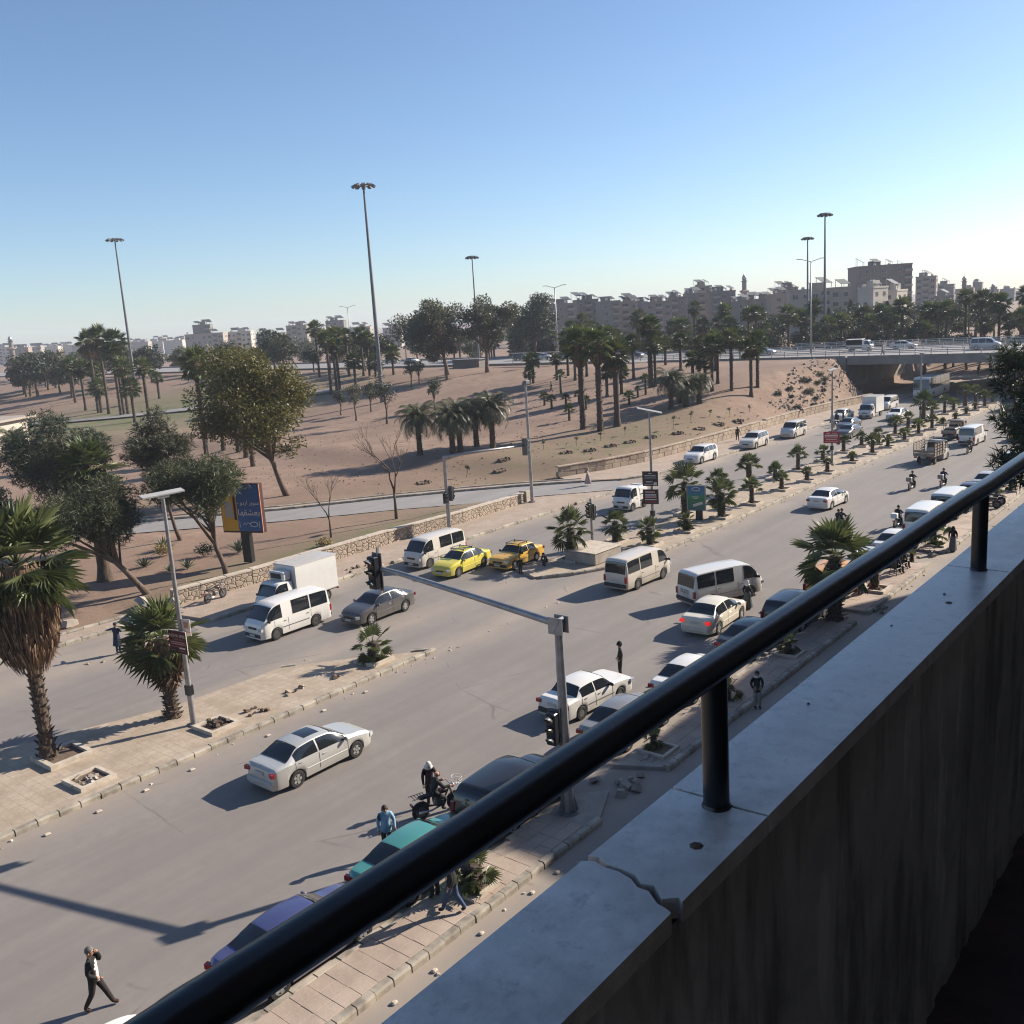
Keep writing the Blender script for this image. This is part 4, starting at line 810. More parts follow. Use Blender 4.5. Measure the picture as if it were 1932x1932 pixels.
# saplings on the slope
for i, (x, y, h) in enumerate([(85.8, 66.7, 1.3), (88.7, 64.0, 1.6), (93.5, 64.0, 1.1), (97.1, 62.9, 1.1), (102.1, 59.0, 1.9), (107.0, 59.3, 1.6), (111.1, 58.8, 1.1), (113.7, 57.4, 1.5), (118.6, 56.9, 1.3), (72.5, 66.5, 1.4)]):
    tree('sapling', 'thin sapling on the grassy foot of the slope, %s along from the left' % ORD[i] if i < 9 else 'thin dark sapling near the slip road bend', x, y, terr(x, y), (0, 0, h * .6), rclumps(300 + i, (0, 0, h * .72), (h * .16, h * .16, h * .2), 4, h * .13), 130, .16, M['pine_needle'], .025, 300 + i, 'saplings on the slope')
# shrubs, agaves, dry grass on the left dirt strip
def agave(x, y, z, s, label):
    o = thing('agave_plant', label, 'plant', (x, y, z)); mb = MB(); rg = random.Random(int(x * 10))
    for i in range(22):
        a = i * 2.4; e = radians(78 - 60 * i / 22); L = s * rg.uniform(.8, 1.1); d = Vector((cos(a) * cos(e), sin(a) * cos(e), sin(e))); w = Vector((-sin(a), cos(a), 0)) * s * .07
        mb.add([Vector((0, 0, 0)) - w * .6, Vector((0, 0, 0)) + w * .6, d * L * .5 + w, d * L + Vector((0, 0, -.08 * s)), d * L * .5 - w], [(0, 1, 2, 3, 4)])
    mb.build('leaves', M['agave'], o)
agave(34.1, 63.4, .05, 1.1, 'spiky grey agave left of the lamp post on the dirt strip'); agave(37.9, 67.2, .05, 1.3, 'upright agave behind the dry grass tuft'); agave(40.2, 60.6, .1, 1.3, 'dark cactus-like plant beside the billboard post')
agave(35.4, 59.9, .1, .9, 'low dark spiky plant near the twisted pine'); agave(34.3, 60.4, .1, .7, 'second low spiky plant near the twisted pine')
def shrub(x, y, z, s, mat, label, name='shrub', group=None):
    o = thing(name, label, 'plant', (x, y, z), 0, group); link('foliage', leaf_cloud(int(x * 7 + y), [((0, 0, s * .45), s * .5), ((s * .3, 0, s * .35), s * .35), ((-s * .25, s * .2, s * .4), s * .35)], int(260 * s + 120), .2, M[mat], .4), o)
shrub(38.2, 61.9, .1, 1.3, 'dark_leaf', 'dark green bush between the pines and the billboard'); shrub(36.9, 65.4, .05, 1.2, 'dry_grass', 'tuft of dry yellow grass beside the agave', 'grass_tuft'); shrub(43.5, 54.6, .3, 1.0, 'dry_grass', 'tuft of straw-coloured grass behind the retaining wall', 'grass_tuft')
gen_tree(36, 92, .05, .5, 1, 'low green bush on the lawn behind the big fan palm', 'bushes on the left lawn')
SC = [(140 + RND.uniform(-12, 9), 54.4 + RND.uniform(0, 4), RND.uniform(.6, 1.2)) for i in range(16)]
for i, (x, y, s) in enumerate(sorted(SC, key=lambda p: leftness(p[0], p[1]))):
    shrub(x, y, terr(x, y) - .1, s, ('pine_needle', 'dark_leaf', 'euca')[i % 3], 'low scrub on the rocky bank by the overpass, %s from the left' % ORD[i], group='scrub on the bank')
# tree at the right edge, close to the building
tree('casuarina_tree', 'dark feathery conifer cut by the right edge above the balcony rail', 43.4, 8.0, 0, (0, 0, 13), rclumps(401, (0, 0, 10.8), (1.75, 1.75, 5.4), 40, .62), 2600, .42, M['dark_leaf'], .22, 401, None, 5)
# ------------------------------------------------------------------ street furniture
M['pole'] = noisy('galvanised_pole', (.36, .355, .35), (.27, .26, .255), 3., .45, 'pos', 0, metal=.55)
M['darkpole'] = noisy('weathered_pole', (.22, .20, .19), (.30, .28, .27), 2., .6, 'pos', 0, metal=.3)
M['mast'] = noisy('mast_steel', (.12, .12, .13), (.17, .17, .18), .5, .5, 'pos', 0, metal=.4)
M['black'] = plain('black_plastic', (.012, .012, .014), .4); M['sil'] = plain('grey_visor', (.11, .11, .11), .5)
M['lens_r'] = plain('red_lens', (.09, .008, .007), .25); M['lens_y'] = plain('amber_lens', (.11, .055, .006), .25); M['lens_g'] = plain('green_lens', (.008, .06, .03), .25)
M['cell'] = noisy('solar_cells', (.38, .37, .35), (.30, .30, .29), 1.5, .35, 'pos', 0)
M['cream'] = plain('cream_print', (.62, .55, .50), .6); M['white'] = plain('white_print', (.75, .74, .72), .5); M['grey_p'] = plain('grey_print', (.42, .42, .42), .6)
M['maroon'] = plain('maroon_sign', (.075, .012, .02), .5); M['red_sign'] = plain('red_sign', (.34, .012, .025), .5); M['brown_sign'] = plain('brown_sign', (.028, .014, .012), .5)
M['pinkp'] = plain('pink_print', (.55, .28, .28), .6); M['orangep'] = plain('orange_print', (.5, .22, .12), .6)
M['yellow_ad'] = noisy('yellow_print', (.75, .42, .03), (.68, .36, .025), 1., .5, 'obj', 0); M['blue_ad'] = noisy('blue_print', (.03, .10, .30), (.04, .125, .36), .8, .5, 'obj', 0)
M['brown_ad'] = plain('brown_print', (.05, .012, .006), .5)
def face_rot(nx, ny):
    """rotation that turns a plate in local XZ (facing -Y) to face (nx, ny)"""
    return atan2(nx, -ny)
def plate(parent, w, h, th, loc, mat, name='panel'):
    s_ = MB(); s_.box((0, 0, 0), (w, th, h)); return s_.build(name, mat, parent, loc=loc)
FACE = Euler((pi / 2, 0, 0))
def street_lamp(x, y, h, label, bar_dir, tilt, z=.15):
    o = thing('street_lamp', label, 'street lamp', (x, y, z)); s_ = MB()
    s_.tube([(0, 0, -.1), (0, 0, h * .3), (0, 0, h)], [.125, .105, .065], 10); s_.build('pole', M['pole'], o, True, 40)
    s_ = MB(); s_.box((0, 0, .03), (.42, .42, .06)); s_.build('base_plate', M['darkpole'], o)
    s_ = MB(); s_.box((0, 0, 1.55), (.26, .27, .42)); s_.build('junction_box', M['black'], o)
    s_ = MB(); rot = Matrix.Rotation(bar_dir, 3, 'Z') @ Matrix.Rotation(tilt, 3, 'Y') @ Matrix.Rotation(radians(18), 3, 'X')
    s_.box((0, 0, h + .12), (1.85, .3, .06), rot=rot); s_.build('solar_panel', M['cell'], o)
    s_ = MB(); s_.box((0, 0, h + .02), (.5, .2, .1), rot=rot); s_.build('lamp_head', M['pole'], o); return o
la = street_lamp(19.9, 34.8, 9.75, 'nearest solar street lamp with the maroon sign on the left median', 0.0, 0.0)
lb = street_lamp(57.6, 35.2, 8.8, 'solar street lamp carrying two square signs on the long median', -.75, .26)
lc = street_lamp(90.6, 34.9, 9.0, 'solar street lamp with a red sign on the long median', 0.0, -.05)
ld = street_lamp(125.4, 37.0, 8.3, 'solar street lamp without signs near the overpass', -.75, .2)
le = street_lamp(158.0, 36.2, 6.0, 'farthest solar street lamp under the overpass edge', -.75, .2)
def bars(parent, rows, y=-.022):
    for (x, z, w, h, mt) in rows: s_ = MB(); s_.box((0, 0, 0), (w, .006, h)); s_.build('print_line', M[mt], parent, loc=(x, y, z))
# maroon sign
sg = thing('shop_sign', 'maroon NOVA SMILE sign clamped to the nearest lamp post', 'sign', (19.7, 34.8, 3.85), face_rot(-1, -.12)); plate(sg, 1.05, .95, .04, (0, 0, 0), M['maroon']); plate(sg, 1.09, .99, .03, (0, .01, 0), M['cream'], 'frame')
lettering('nova', sg, (.06, -.022, .27), FACE, .19, M['cream']); lettering('dental', sg, (.06, -.022, .12), FACE, .075, M['orangep'])
bars(sg, [(0, .0, .9, .035, 'pinkp'), (.02, -.08, .88, .035, 'pinkp'), (-.2, -.2, .45, .02, 'orangep'), (.25, -.24, .36, .07, 'cream'), (0, -.36, .9, .018, 'orangep')])
sg = thing('shop_sign', 'small pale poster behind the maroon sign', 'sign', (19.98, 34.5, 4.45), face_rot(-1, -.3)); plate(sg, .42, .7, .02, (0, 0, 0), M['cream']); bars(sg, [(0, .1, .22, .26, 'orangep'), (0, -.2, .3, .05, 'pinkp')], -.014)
for k, (zz, mt, lb_, rows) in enumerate(((4.25, 'brown_sign', 'upper dark brown square sign on the two-sign lamp post', [(0, .38, .25, .04, 'cream'), (0, .22, .8, .07, 'grey_p'), (0, .06, .8, .04, 'grey_p'), (-.08, -.22, .48, .06, 'cream'), (-.1, -.4, .7, .05, 'grey_p'), (.36, -.36, .22, .22, 'cream')]), (2.95, 'brown_sign', 'lower maroon square sign with four pale lines on the two-sign lamp post', [(-.05, .34, .7, .1, 'pinkp'), (0, .14, .8, .12, 'grey_p'), (0, -.02, .82, .1, 'pinkp'), (0, -.2, .84, .07, 'cream'), (0, -.37, .82, .07, 'red_sign')]))):
    sg = thing('shop_sign', lb_, 'sign', (57.42, 35.2, zz), face_rot(-1, -.35)); plate(sg, 1.12, 1.06, .06, (0, 0, 0), M[mt]); bars(sg, rows, -.034)
sg = thing('shop_sign', 'bright red sign with pale lines on the far lamp post', 'sign', (90.42, 34.9, 2.75), face_rot(-1, -.35)); plate(sg, 1.45, 1.12, .05, (0, 0, 0), M['red_sign']); bars(sg, [(-.3, .4, .3, .14, 'pinkp'), (.3, .4, .5, .08, 'pinkp'), (0, .18, 1.2, .17, 'cream'), (0, -.04, 1.2, .08, 'pinkp'), (0, -.22, 1.0, .07, 'cream'), (0, -.4, 1.2, .06, 'pinkp')], -.03)
# green and blue advertising panel
gp = thing('advertising_panel', 'green and blue framed advertising panel on the long median', 'sign', (63.1, 34.7, .15), face_rot(-1, -.3))
m, t, b = new_mat('green_blue_print'); tc = N(t, 'ShaderNodeTexCoord'); sp = N(t, 'ShaderNodeSeparateXYZ'); t.links.new(tc.outputs['Object'], sp.inputs[0])
mr = N(t, 'ShaderNodeMapRange'); mr.inputs['From Min'].default_value = -.85; mr.inputs['From Max'].default_value = .85; t.links.new(sp.outputs['Z'], mr.inputs['Value'])
t.links.new(ramp(t, mr.outputs[0], [(0., (.03, .13, .13)), (.42, (.03, .17, .07)), (.55, (.035, .22, .10)), (.66, (.03, .17, .22)), (1., (.02, .14, .30))]), b.inputs['Base Color']); b.inputs['Roughness'].default_value = .35; M['green_ad'] = m
plate(gp, 1.32, 1.85, .12, (0, 0, 1.7), M['green_ad'])
for sx in (-1, 1): plate(gp, .06, 1.95, .18, (sx * .68, 0, 1.7), M['pole'], 'frame')
for sz in (-1, 1): plate(gp, 1.42, .06, .185, (0, 0, 1.7 + sz * .95), M['pole'], 'frame')
plate(gp, .5, .8, .3, (.2, .0, .36), M['black'], 'post'); s_ = MB(); pts = [(.3 * cos(a) * 1.0, -.07, 2.38 + .13 * sin(a)) for a in [i * pi / 10 for i in range(21)]]; s_.tube(pts, .03, 6); s_.build('emblem', M['cream'], gp)
bars(gp, [(-.05, 1.78, .5, .05, 'cream'), (-.05, 1.66, .3, .04, 'cream')], -.066); s_ = MB(); s_.box((0, 0, 0), (.75, .01, .2), rot=Matrix.Rotation(-.3, 3, 'Y')); s_.build('print_line', M['cream'], gp, loc=(.12, -.066, 1.22))
# billboard
bb = thing('billboard', 'yellow and blue billboard on a black post behind the retaining wall', 'billboard', (38.4, 56.8, .3), face_rot(-.94, -.35))
plate(bb, .68, 2.3, .4, (.05, 0, 1.1), M['black'], 'post'); plate(bb, 3.25, 3.5, .42, (0, 0, 3.85), M['brown_ad'], 'case')
for sx in (-1, 1): plate(bb, .05, 3.5, .06, (sx * 1.62, -.21, 3.85), M['orangep'], 'trim')
plate(bb, 1.28, 3.3, .03, (-.96, -.222, 3.88), M['yellow_ad'], 'poster'); plate(bb, 1.9, 3.3, .03, (.63, -.222, 3.88), M['blue_ad'], 'poster')
plate(bb, .2, 1.75, .012, (-.5, -.242, 3.9), M['brown_ad'], 'print_shape'); s_ = MB(); s_.prism([(-.32, -.5), (.32, -.62), (.24, .6), (-.3, .55)], -.006, .006); s_.build('print_shape', M['grey_p'], bb, loc=(-1.0, -.242, 3.75)).rotation_euler = (pi / 2, 0, 0)
lettering('super', bb, (.62, -.245, 4.25), FACE, .42, M['white']); lettering('love', bb, (.62, -.245, 3.55), FACE, .62, M['white'])
s_ = MB(); s_.tube([(.95 + .3 * cos(a), -.245, 2.72 + .17 * sin(a)) for a in [i * pi / 9 for i in range(19)]], .025, 5); s_.tube([(.62, -.245, 2.75), (.45, -.245, 2.85), (.32, -.245, 2.7), (.2, -.245, 2.83), (.1, -.245, 2.68)], .022, 5); s_.build('emblem', M['white'], bb)
bars(bb, [(1.38, 2.72, .03, .5, 'white'), (-.2, 2.72, .03, .45, 'white')], -.245)
# traffic signals
def signal_head(parent, loc, rz, s=1.0, name='signal_head'):
    b_ = MB(); b_.bbox((0, 0, 0), (.36 * s, .3 * s, 1.12 * s), .03); h = b_.build(name, M['black'], parent, loc=loc, rz=rz)
    p_ = MB(); p_.box((0, .17 * s, 0), (.44 * s, .03, 1.3 * s)); p_.build('backplate', M['sil'], h)
    for k, mt in enumerate(('lens_r', 'lens_y', 'lens_g')):
        z = (.36 - .36 * k) * s; l_ = MB(); l_.tube([(0, -.15 * s, z), (0, -.175 * s, z)], .12 * s, 12); l_.build('lens', M[mt], h)
        v_ = MB(); n = 9; pts = []
        for i in range(n):
            a = radians(-20 + 220 * i / (n - 1)); pts += [(.135 * s * cos(a), -.15 * s, z + .135 * s * sin(a)), (.135 * s * cos(a), (-.15 - .26 * (.35 + .65 * max(0, sin(a)))) * s, z + .135 * s * sin(a))]
        v_.add(pts, [(2 * i, 2 * i + 1, 2 * i + 3, 2 * i + 2) for i in range(n - 1)]); v_.build('visor', M['sil' if k != 1 else 'black'], h)
    return h
tp = thing('traffic_signal', 'tall grey traffic signal pole with a long arm over the road, nearest the balcony', 'traffic signal', (22.65, 17.4, .12))
s_ = MB(); s_.tube([(0, 0, 0), (0, 0, 2.2), (0, 0, 6.35)], [.20, .17, .13], 8); s_.build('pole', M['pole'], tp)
s_ = MB(); s_.tube([(0, 0, -.05), (0, 0, .06)], .36, 12); 
for i in range(8): a = i * pi / 4; s_.add([(.2 * cos(a), .2 * sin(a), .62), (.21 * cos(a + .06), .21 * sin(a + .06), .06), (.34 * cos(a), .34 * sin(a), .06), (.21 * cos(a - .06), .21 * sin(a - .06), .06)], [(0, 1, 2), (0, 2, 3), (1, 3, 2)])
s_.build('base_plate', M['pole'], tp)
s_ = MB(); s_.tube([(.0, -.08, 6.42), (-.25, 3.2, 6.92), (-.5, 6.4, 7.38), (-.58, 7.3, 7.48)], [.135, .115, .095, .085], 10); s_.build('arm', M['pole'], tp, True, 50)
s_ = MB(); s_.box((0, -.02, 6.42), (.4, .1, .5), rot=Matrix.Rotation(.5, 3, 'X')); s_.box((-.17, .0, 6.4), (.03, .55, .55)); s_.box((.17, .0, 6.4), (.03, .55, .55)); s_.tube([(0, 0, 6.1), (0, 0, 6.5)], [.13, .2], 8); s_.build('bracket', M['pole'], tp)
s_ = MB(); s_.box((-.58, 7.42, 7.4), (.08, .08, 1.7)); s_.build('hanger', M['pole'], tp)
signal_head(tp, (-.75, 7.5, 7.36), -pi / 2, 1.05); signal_head(tp, (-.42, .14, 3.05), -pi / 2 + .12, .95)
s_ = MB()
for z in (2.75, 3.35): s_.box((-.22, .05, z), (.34, .05, .06))
s_.build('bracket', M['black'], tp)
tf = thing('traffic_signal', 'traffic signal pole with an arm on the far pavement, behind the beige van', 'traffic signal', (51.9, 49.9, .15))
s_ = MB(); s_.tube([(0, 0, 0), (0, 0, 5.85)], [.17, .12], 8); s_.build('pole', M['pole'], tf); s_ = MB(); s_.tube([(-.1, .05, 5.85), (3, -1.4, 5.95), (6.2, -2.8, 5.95)], [.12, .1, .08], 8); s_.build('arm', M['pole'], tf, True)
signal_head(tf, (6.4, -2.85, 5.85), pi / 2 + .2, 1.05); signal_head(tf, (.42, -.1, 3.0), pi / 2 + .1, .9); signal_head(tf, (-.3, -.12, 2.75), 0, .7)
tm_ = thing('traffic_signal', 'short traffic signal post on the long median by the concrete block', 'traffic signal', (52.1, 36.7, .15))
s_ = MB(); s_.tube([(0, 0, 0), (0, 0, 3.55)], [.09, .075], 8); s_.build('pole', M['pole'], tm_); signal_head(tm_, (-.28, 0, 2.75), -pi / 2, .85); signal_head(tm_, (.24, -.05, 2.6), pi / 2, .85)
fp_ = thing('floodlight_pole', 'slim floodlight pole at the tip of the far pavement', 'light pole', (63.9, 51.2, .15)); s_ = MB(); s_.tube([(0, 0, 0), (0, 0, 10.3)], [.15, .09], 8); s_.build('pole', M['pole'], fp_); s_ = MB(); s_.bbox((0, -.1, 10.4), (.6, .4, .35), .05); s_.box((.1, .25, 10.2), (.3, .2, .35)); s_.build('floodlight', M['mast'], fp_); s_ = MB(); s_.tube([(0, 0, -.05), (0, 0, .1)], .3, 8); s_.build('base_plate', M['darkpole'], fp_)
fp2 = thing('floodlight_pole', 'thin park lamp pole rising between the pines at the left', 'light pole', (46.0, 80.5, .1)); s_ = MB(); s_.tube([(0, 0, 0), (0, 0, 9.0)], [.13, .09], 8); s_.build('pole', M['pole'], fp2); s_ = MB(); s_.bbox((0, -.05, 9.1), (.5, .45, .45), .06); s_.build('lamp_head', M['tank2'], fp2)
fp3 = thing('floodlight_pole', 'thin pole behind the white kiosk at the left', 'light pole', (88, 232, 1.2)); s_ = MB(); s_.tube([(0, 0, 0), (0, 0, 12)], [.16, .1], 8); s_.build('pole', M['pole'], fp3); s_ = MB(); s_.bbox((0, 0, 12.1), (1.0, .5, .4), .06); s_.build('lamp_head', M['mast'], fp3)
# high masts
def high_mast(x, y, z, h, label, r=.34, ring=2.0):
    o = thing('high_mast_light', label, 'light mast', (x, y, z), 0, 'high mast lights'); s_ = MB(); s_.tube([(0, 0, -.3), (0, 0, h)], [r, r * .38], 10); s_.build('pole', M['mast'], o, True, 40)
    s_ = MB(); n = 14; s_.tube([(ring * .72 * cos(a), ring * .72 * sin(a), h) for a in [2 * pi * i / n for i in range(n + 1)]], .07, 5); s_.tube([(0, 0, h - .3), (0, 0, h + .35)], .35, 8)
    for i in range(4): a = i * pi / 2; s_.tube([(0, 0, h), (ring * .72 * cos(a), ring * .72 * sin(a), h)], .06, 5)
    s_.build('ring', M['mast'], o)
    for i in range(10): a = 2 * pi * i / 10 + .2; l_ = MB(); l_.box((0, 0, 0), (.75, .62, .34), rot=Matrix.Rotation(a, 3, 'Z') @ Matrix.Rotation(.5, 3, 'Y')); l_.build('floodlight', M['mast'], o, loc=(ring * .9 * cos(a), ring * .9 * sin(a), h - .05))
high_mast(126.8, 227.5, 2.5, 38.3, 'tall floodlight mast at the left, above the palm group', .42, 2.0); high_mast(115.1, 124.5, 3.0, 36.3, 'tallest floodlight mast standing in the middle of the park', .44, 1.85)
high_mast(162.4 + 11, 143.7 + 9, 6.0, 24.5, 'short floodlight mast above the eucalyptus trees', .3, 1.4); high_mast(199.7, 78.6, 5.0, 27.8, 'right taller floodlight mast beside the pale apartment block', .36, 1.35); high_mast(234.4, 96.6, 3.4, 27.2, 'left shorter floodlight mast beside the pale apartment block', .36, 1.35)
def double_lamp(x, y, z, h, label, d):
    o = thing('double_street_lamp', label, 'street lamp', (x, y, z), d, 'double-armed lamps on the ring road'); s_ = MB(); s_.tube([(0, 0, -.2), (0, 0, h)], [.2, .1], 8); s_.build('pole', M['pole'], o, True)
    for sx in (-1, 1): s_ = MB(); s_.tube([(0, 0, h - .1), (sx * 1.6, 0, h + .35)], .06, 6); s_.box((sx * 2.1, 0, h + .42), (1.0, .3, .12)); s_.build('lamp_arm', M['pole'], o)
RG = atan2(-.78, .62)
double_lamp(172.6, 128.5, 6.2, 15.8, 'double-armed street lamp left of the dense eucalyptus gap', RG); double_lamp(172.6, 70.5, 6.2, 16.5, 'double-armed street lamp between the two right masts', RG); double_lamp(212, 242, 6.2, 16.5, 'small double-armed lamp above the palm row', RG); double_lamp(178, 182, 6.2, 11.5, 'plain lamp pole left of the eucalyptus trees', RG)
# concrete block, rubble, debris
cb = thing('concrete_block', 'large grey concrete block on the tip of the long median', 'block', (50.0, 35.2, .15), -.05); s_ = MB(); s_.bbox((0, 0, .38), (2.9, 2.5, .76), .06); s_.build('block', M['concrete'], cb); s_ = MB(); s_.bbox((0, 0, .79), (3.0, 2.6, .06), .02); s_.build('cap_slab', M['white_kerb'], cb)
def rubble_pile(x, y, z, n, spread, label, s=.16, mat='kerb'):
    o = thing('rubble_pile', label, 'rubble', (x, y, z), 0, None); rg = random.Random(int(x * 31 + y * 7))
    for i in range(n):
        b_ = MB(); sz = s * rg.uniform(.5, 1.6); b_.box((0, 0, 0), (sz * rg.uniform(.8, 1.8), sz, sz * rg.uniform(.4, .9)), taper=rg.uniform(.6, .95)); q = b_.build('rubble_piece', M[mat], o, loc=(rg.gauss(0, spread), rg.gauss(0, spread), sz * .3)); q.rotation_euler = (rg.uniform(-.5, .5), rg.uniform(-.5, .5), rg.uniform(0, 3))
rubble_pile(27.3, 17.3, .05, 8, .25, 'loose kerb pieces at the end of the shaded pavement'); rubble_pile(25.3, 17.0, .02, 14, .35, 'heap of broken stones in the pavement gap beside the signal pole', .2, 'concrete')
rubble_pile(24.7, 34.2, .16, 7, .22, 'scattered rubble on the left median before the ragged palm', .13, 'rubble'); rubble_pile(26.8, 33.6, .16, 6, .2, 'reddish debris near the tip of the left median', .12, 'soil'); rubble_pile(22.2, 33.6, .16, 10, .25, 'dry twigs and debris by the dead-stump planter', .12, 'soil')
rubble_pile(14.8, 33.7, .19, 12, .25, 'broken bricks inside the empty planter', .13, 'concrete'); rubble_pile(29.2, 33.9, .2, 8, .45, 'broken bricks around the small ragged palm', .16, 'rubble'); rubble_pile(20.3, 33.75, .22, 10, .2, 'rotten palm stump remains in the planter', .2, 'palm_trunk')
rubble_pile(45.2, 46.2, .0, 10, .5, 'debris beside the broken drain cover behind the beige van', .14, 'soil'); rubble_pile(41, 47.8, .16, 12, .6, 'branches and rubbish on the far pavement behind the signal head', .14, 'soil')
rubble_pile(59.5, 52.9, .3, 9, .5, 'white sacks and stones by the slip road', .25, 'white_kerb'); rubble_pile(115, 97, 3.1, 12, .8, 'heap of rubbish on the park slope below the mast', .3, 'white_kerb'); rubble_pile(21.8, 46.9, .0, 5, .5, 'small stones on the road edge by the policeman', .08)
rubble_pile(28.6, 51.9, .2, 5, .5, 'broken concrete slabs at the left end of the retaining wall', .75, 'concrete'); rubble_pile(23.4, 54.8, .1, 2, .5, 'pale broken slab on the dirt at the left', .55, 'concrete')
for i, (x, y, lb_) in enumerate(((48.2, 16.2, 'left'), (60.2, 17.0, 'middle'), (75.5, 17.2, 'right'))): rubble_pile(x, y, .05, 7, .3, 'litter and loose kerb pieces on the near pavement, %s heap' % lb_, .16)
# rocks on the bank beside the overpass
rk = thing('rock_bank', 'strewn pale rocks on the bank left of the overpass', 'rocks', (0, 0, 0)); rg = random.Random(5); s_ = MB()
for i in range(330):
    x = rg.uniform(126, 157); y = rg.uniform(53.6, 58 + (x - 126) * .18); sz = rg.uniform(.08, .36); s_.box((x, y, terr(x, y) + sz * .15), (sz * 1.5, sz, sz * .7), rz=rg.uniform(0, 3), taper=.6)
o = s_.build('rocks', M['stone'], rk); o['kind'] = 'stuff'
# tree pits and clods on the slope
s_ = MB(); rg = random.Random(8)
for i in range(1500):
    x = rg.uniform(62, 128); y = rg.uniform(54 + max(0, (75 - x) * .9), 110); sz = rg.uniform(.05, .16)
    if slip_d(x, y) < 5: continue
    s_.box((x, y, terr(x, y) + sz * .1), (sz * 1.6, sz, sz * .7), rz=rg.uniform(0, 3), taper=.5)
o = s_.build('clods', M['dirt']); o['kind'] = 'stuff'; o['label'] = 'loose clods of earth strewn over the bare park slope'; o['category'] = 'earth'
for i, (x, y) in enumerate(((84.2, 62.2), (86.5, 60.6), (90, 60.2), (93, 59.5), (96.8, 59.0), (100.5, 57.5), (104.5, 56.8), (109, 56.5), (113, 55.8), (75.5, 64.5), (79, 66.8), (68, 68.5))):
    o = thing('tree_pit', 'dug planting pit with a ridge of soil, %s along the foot of the slope' % ORD[i], 'pit', (x, y, terr(x, y)), 0, 'planting pits'); s_ = MB(); n = 10
    for k in range(n): a = 2 * pi * k / n; s_.box((.6 * cos(a) * 1.3, .6 * sin(a), .07), (.5, .3, .26 + .1 * sin(a * 3)), rz=a + 1.57, taper=.4)
    s_.build('soil_ridge', M['soil'], o)
# bits of litter and clay lumps along the kerbs (too many to count)
s_ = MB(); rg = random.Random(3)
for i in range(260):
    k = rg.random(); x = rg.uniform(8, 110); y = rg.choice((32.0, 32.05, 18.3, 47.1, 37.3, 16.0, 15.6)) - abs(rg.gauss(0, .25)); sz = rg.uniform(.03, .1); s_.box((x, y, sz * .2 + .003), (sz * 1.5, sz, sz * .6), rz=rg.uniform(0, 3), taper=.6)
o = s_.build('litter', M['white_kerb']); o['kind'] = 'stuff'; o['label'] = 'bits of stone and litter scattered along the kerbs'; o['category'] = 'litter'
# cat's eye studs: pale clay lumps along the left median
for i, x in enumerate((12.1, 13.9, 15.7, 17.6, 21.1, 24.0, 26.4)): o = thing('road_stud', 'pale road stud beside the left median kerb, %s from the left' % ORD[i], 'road stud', (x, 31.35, 0), 0, 'road studs by the left median'); s_ = MB(); s_.bbox((0, 0, .03), (.22, .16, .07), .03); s_.build('stud', M['white_kerb'], o)
for i, x in enumerate((13.2, 14.6, 16.4, 18.6, 19.8)): o = thing('road_stud', 'pale stone stud beside the near kerb, %s from the left' % ORD[i], 'road stud', (x, 15.75, 0), 0, 'studs by the near kerb'); s_ = MB(); s_.bbox((0, 0, .03), (.17, .14, .08), .035); s_.build('stud', M['white_kerb'], o)
# white stop line stub and drain covers
s_ = MB(); s_.box((25.3, 45.0, .003), (1.6, .14, .006)); o = s_.build('lane_marking', M['cream']); struct(o)
for x, y, lb_ in ((27.5, 47.0, 'left'), (62, 46.2, 'right')):
    o = thing('drain_cover', 'iron drain cover at the %s end of the far kerb' % lb_, 'drain', (x, y, .0)); s_ = MB(); s_.tube([(0, 0, -.02), (0, 0, .012)], .42, 14); s_.build('cover', M['darkpole'], o)
# bus shelter frames by the ring road
sh = thing('bus_shelter', 'grey metal-framed shelter beside the ring road behind the eucalyptus', 'shelter', (156.0, 128, 6.1)); s_ = MB()
for i in range(7): s_.tube([(0, -i * 2.4, 0), (0, -i * 2.4, 2.6)], .05, 6)
s_.build('posts', M['darkpole'], sh); s_ = MB(); s_.box((0, -7.2, 2.65), (1.6, 15, .1)); s_.build('roof', M['darkpole'], sh); s_ = MB(); s_.box((-.1, -7.2, 1.0), (.05, 14.5, .06)); s_.box((-.1, -7.2, .5), (.05, 14.5, .06)); s_.build('rail', M['darkpole'], sh)
wb = thing('white_hut', 'low grey shed beside the ring road left of the shelter', 'shed', (157.0 - 2.5, 139, 6.0), .1); s_ = MB(); s_.box((0, 0, .9), (2.4, 7, 1.9)); s_.build('wall', BW['grey'], wb); s_ = MB(); s_.box((0, 0, 1.92), (2.8, 7.6, .12)); s_.build('roof', M['darkpole'], wb)
# ------------------------------------------------------------------ vehicles
PAINT = {}
def paint(c, metal=0.0, dust=.25, rough=.32):
    key = (c, metal, dust)
    if key not in PAINT:
        m, t, b = new_mat('car_paint'); v = coord(t, 'obj'); sp = N(t, 'ShaderNodeSeparateXYZ'); t.links.new(N(t, 'ShaderNodeTexCoord').outputs['Object'], sp.inputs[0])
        mr = N(t, 'ShaderNodeMapRange'); mr.inputs['From Min'].default_value = 1.05; mr.inputs['From Max'].default_value = .25; t.links.new(sp.outputs['Z'], mr.inputs['Value'])
        f = mul(t, mr.outputs[0], ramp(t, noise(t, v, 2.2, 5), [(.25, dust), (.7, min(1, dust * 2.4))]))
        t.links.new(mix(t, f, c, (.30, .255, .21)), b.inputs['Base Color'])
        t.links.new(ramp(t, f, [(0., rough), (.6, .75)]), b.inputs['Roughness']); b.inputs['Metallic'].default_value = metal; b.inputs['Coat Weight'].default_value = .55; b.inputs['Coat Roughness'].default_value = .1
        PAINT[key] = m
    return PAINT[key]
